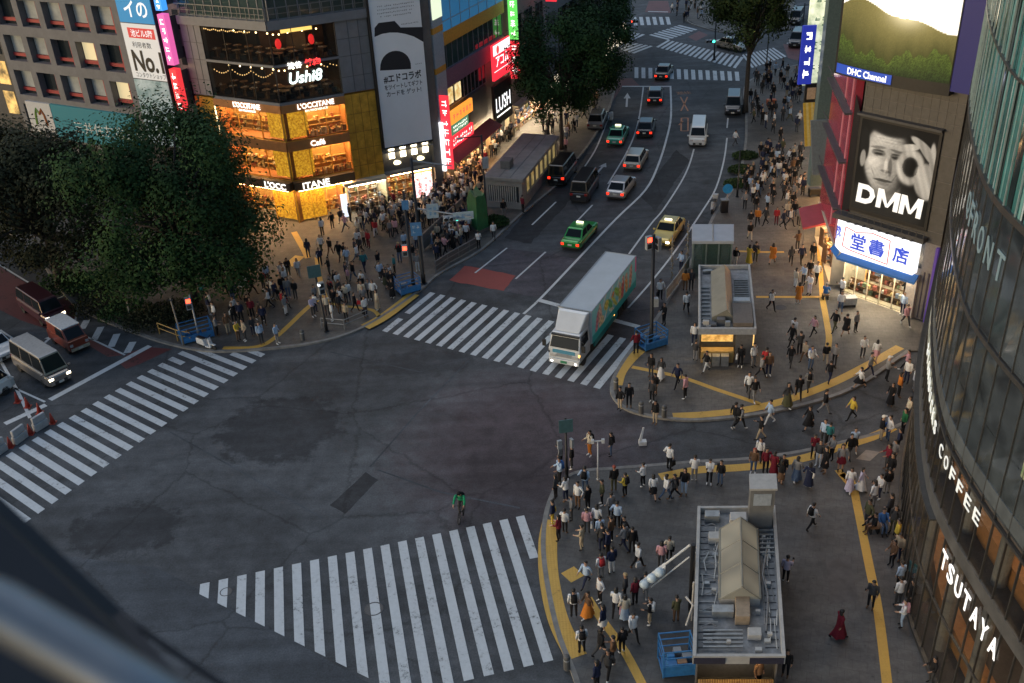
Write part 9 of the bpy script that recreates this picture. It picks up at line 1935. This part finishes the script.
# nearest figures become people; the farthest, smallest ones one crowd
def depth(f): q = g(f['x'], f['y'], .12); return hypot(q[0], q[1], CAMH)
FIG.sort(key=depth)
LIMIT = 292
ZSHORT = {'on the near plaza by the crosswalk': 'near plaza by crosswalk', 'on the near plaza left of the kiosk': 'near plaza left of kiosk', 'along the yellow line above the kiosk': 'yellow line behind near kiosk', 'crossing the side road': 'on the side road', 'on the far plaza above the curved yellow line': 'far plaza by curved line',
 'on the open pavement right of the kiosk': 'pavement right of near kiosk', 'beside the curved glass front': 'beside curved glass front', 'at the crosswalk corner of the far plaza': 'far plaza crosswalk corner', 'around the small far kiosk': 'around small far kiosk', 'before the bookshop': 'before the bookshop', 'below the lift house crowd on the far pavement': 'far pavement behind lift house', 'on the left corner by the dark trees': 'left corner by dark trees',
 'at the crowded corner by the black signal poles': 'corner by leaning black pole', 'outside the gold shop': 'outside gold shop', 'at the kerb by the red bus lane': 'kerb beside bus lane', 'between the hoarding and the road railing': 'between hoarding and railing', 'before the billboard shop': 'before billboard shop', 'in the pedestrian street mouth under the red signs': 'street mouth under red signs', 'in the middle of the far pavement crowd': 'far pavement crowd', 'on the upper far pavement near the tree': 'upper far pavement near tree',
 'on the far plaza kerb': 'far plaza kerb', 'beside the white guard rail': 'beside white guard rail', 'walking in the road by the far kerb': 'in road by far kerb', 'beside the underground entrance along the shops': 'beside underground entrance', 'waiting at the distant corner': 'at distant corner'}
PW = dict(walk_a='walking', walk_b='walking', stride='striding', phone='using phone', phone2='using phone', walk_phone='walking with phone', sit='sitting', wave='waving')
def base_label(f):
    low = f.get('low'); c = f.get('lowc') or f['bottom']
    bot = {SK: 'short %s skirt', DR: '%s knee skirt', LS_: 'long %s skirt'}[low] % W(c) if low else ('blue jeans' if f['bottom'] == 'denim' else W(f['bottom'])+' trousers')
    s = 'person in %s top, %s' % (W(f['top']), bot)
    if f.get('bag'): s += ', %s %s' % (W(f.get('bagc', 'black')), f['bag'].replace('_', ' '))
    return s
def extras(f, near):
    hair = ', %s %s hair' % ('long' if f.get('hairstyle') == 'long_hair' else 'short', {'black': 'dark', 'red': 'reddish'}.get(f.get('hair', 'black'), f.get('hair', 'black'))); hair = ', wearing cap' if f.get('hairstyle') == 'cap' else hair
    ps = ', '+PW[f['pose']] if f['pose'] in PW else ', standing'
    yield hair if f.get('hair', 'black') in ('fair', 'red', 'white') else ''
    yield ps; yield hair
    for n in near: yield ', beside %s top' % W(n['top'])
    yield ps+hair
    for n in near: yield ps+', beside %s top' % W(n['top'])
used_l = {}
PEOPLE = FIG[:LIMIT]
for f in PEOPLE: f['q'] = g(f['x'], f['y'], .12)
def try_label(f):
    near = sorted((n for n in FIG if n is not f and n['top'] != f['top'] and n['zone'] == f['zone']), key=lambda n: hypot(f['x']-n['x'], f['y']-n['y']))[:3]
    for e in extras(f, near):
        lab = base_label(f)+e+', '+ZSHORT[f['zone']]
        if lab not in used_l and len(lab.split()) <= 16: return lab
rl = random.Random(4)
for f in PEOPLE:
    lab = try_label(f)
    while lab is None: f['top'], f['bottom'] = rl.choice(TOPS), rl.choice(BOTS); lab = try_label(f)
    used_l[lab] = 1; f['label'] = lab
face_r = random.Random(55)
def facing(f):
    """headings seen in the photograph: walkers go along the pavements, waiting people look at the junction"""
    q = g(f['x'], f['y']); z = f['zone']; p = f['pose']
    toj = atan2(48-q[1], -4-q[0])-pi/2
    if 'near plaza' in z and not p.startswith('walk') and p != 'stride': return toj+face_r.gauss(0, .8)
    if 'waiting' in z or 'corner' in z: return toj+face_r.gauss(0, .9)
    if 'side road' in z: return face_r.choice([RAD(-75), RAD(105)])+face_r.gauss(0, .4)
    if 'glass front' in z: return RAD(80)+face_r.gauss(0, .8)
    return face_r.choice([RAD(-20), RAD(160), RAD(150), RAD(-35)])+face_r.gauss(0, .6)
ROAD_ZONES = ('crossing the side road', 'walking in the road by the far kerb')
GROUPS = {}
crowd_mb = MB(); crowd_mats = []; crowd_idx = {}
for i, f in enumerate(FIG):
    zz = 0.0 if f['zone'] in ROAD_ZONES and f['y'] > 390 or f['zone'] == ROAD_ZONES[1] else 0.12
    q = g(f['x'], f['y'], zz); pose = f['pose']
    if pose == 'stand': pose = face_r.choice(['stand', 'stand', 'hips', 'lean'])
    rz = f['face'] if f['face'] is not None else facing(f)
    kw = {k: f[k] for k in ('hair', 'hairstyle', 'bag', 'bagc', 'low', 'lowc') if k in f}
    if f.get('low') and pose == 'sit': pose = 'stand'
    if i < LIMIT:
        o = person(q[0], q[1], rz, f['top'], f['bottom'], pose, scale=face_r.uniform(.93, 1.06), z=zz if pose != 'sit' else zz, **kw)
        tag(o, f['label'], 'person', 'pedestrians around the junction')
    else:
        me, J = body_mesh(pose); s = face_r.uniform(.93, 1.05); cs, sn = cos(rz)*s, sin(rz)*s; o0 = len(crowd_mb.v)
        slots = [SKIN[0], cloth(f['top']), cloth(f['bottom']), cloth('black'), m_eye, m_lip]
        def ci(m_):
            if m_.name not in crowd_idx: crowd_idx[m_.name] = len(crowd_mats); crowd_mats.append(m_)
            return crowd_idx[m_.name]
        for m2, sl_ in ((me, slots), (accessory(f.get('hairstyle', 'short_hair'), pose), [HAIR[f.get('hair', 'black')]]), (accessory('jacket', pose), [cloth(f['top'])])):
            o0 = len(crowd_mb.v); crowd_mb.v += [(q[0]+v.co.x*cs-v.co.y*sn, q[1]+v.co.x*sn+v.co.y*cs, zz+v.co.z*s) for v in m2.vertices]
            for p in m2.polygons: crowd_mb.f.append(tuple(o0+k for k in p.vertices)); crowd_mb.m.append(ci(sl_[p.material_index]))
if crowd_mb.v:
    cr = crowd_mb.build('distant_crowd', crowd_mats, None, smooth=True); cr['kind'] = 'stuff'
# stools under the three sitting people
for f in FIG:
    if f['pose'] == 'sit':
        q = g(f['x'], f['y'], .12); t = thing('low_seat', 'low dark seat under the person in %s top %s' % (W(f['top']), f['zone']), 'seat', (q[0], q[1], .12)); mb = MB(); mb.box(-.22, -.2, .34, .22, .2, .4); mb.build('seat_top', m_wood, t, world=False)
        for sx in (-.17, .17): mb = MB(); mb.box(sx-.03, -.18, 0, sx+.03, .18, .34); mb.build('leg', m_pole, t, world=False)
# the courier on the bicycle
o = person(bkp[0]-0.22*-sin(BRZ)*0+sin(BRZ)*0.22, bkp[1]-cos(BRZ)*0.22, BRZ, 'courier', 'charcoal', 'cycle', hairstyle='cap', hair='black', bag=BP, bagc='black', z=0.0); o.location.z = 0.06; o.scale = (1.2, 1.08, 1.08)
tag(o, 'courier in green jacket with black backpack bent over a bicycle in the open junction', 'person', 'pedestrians around the junction')
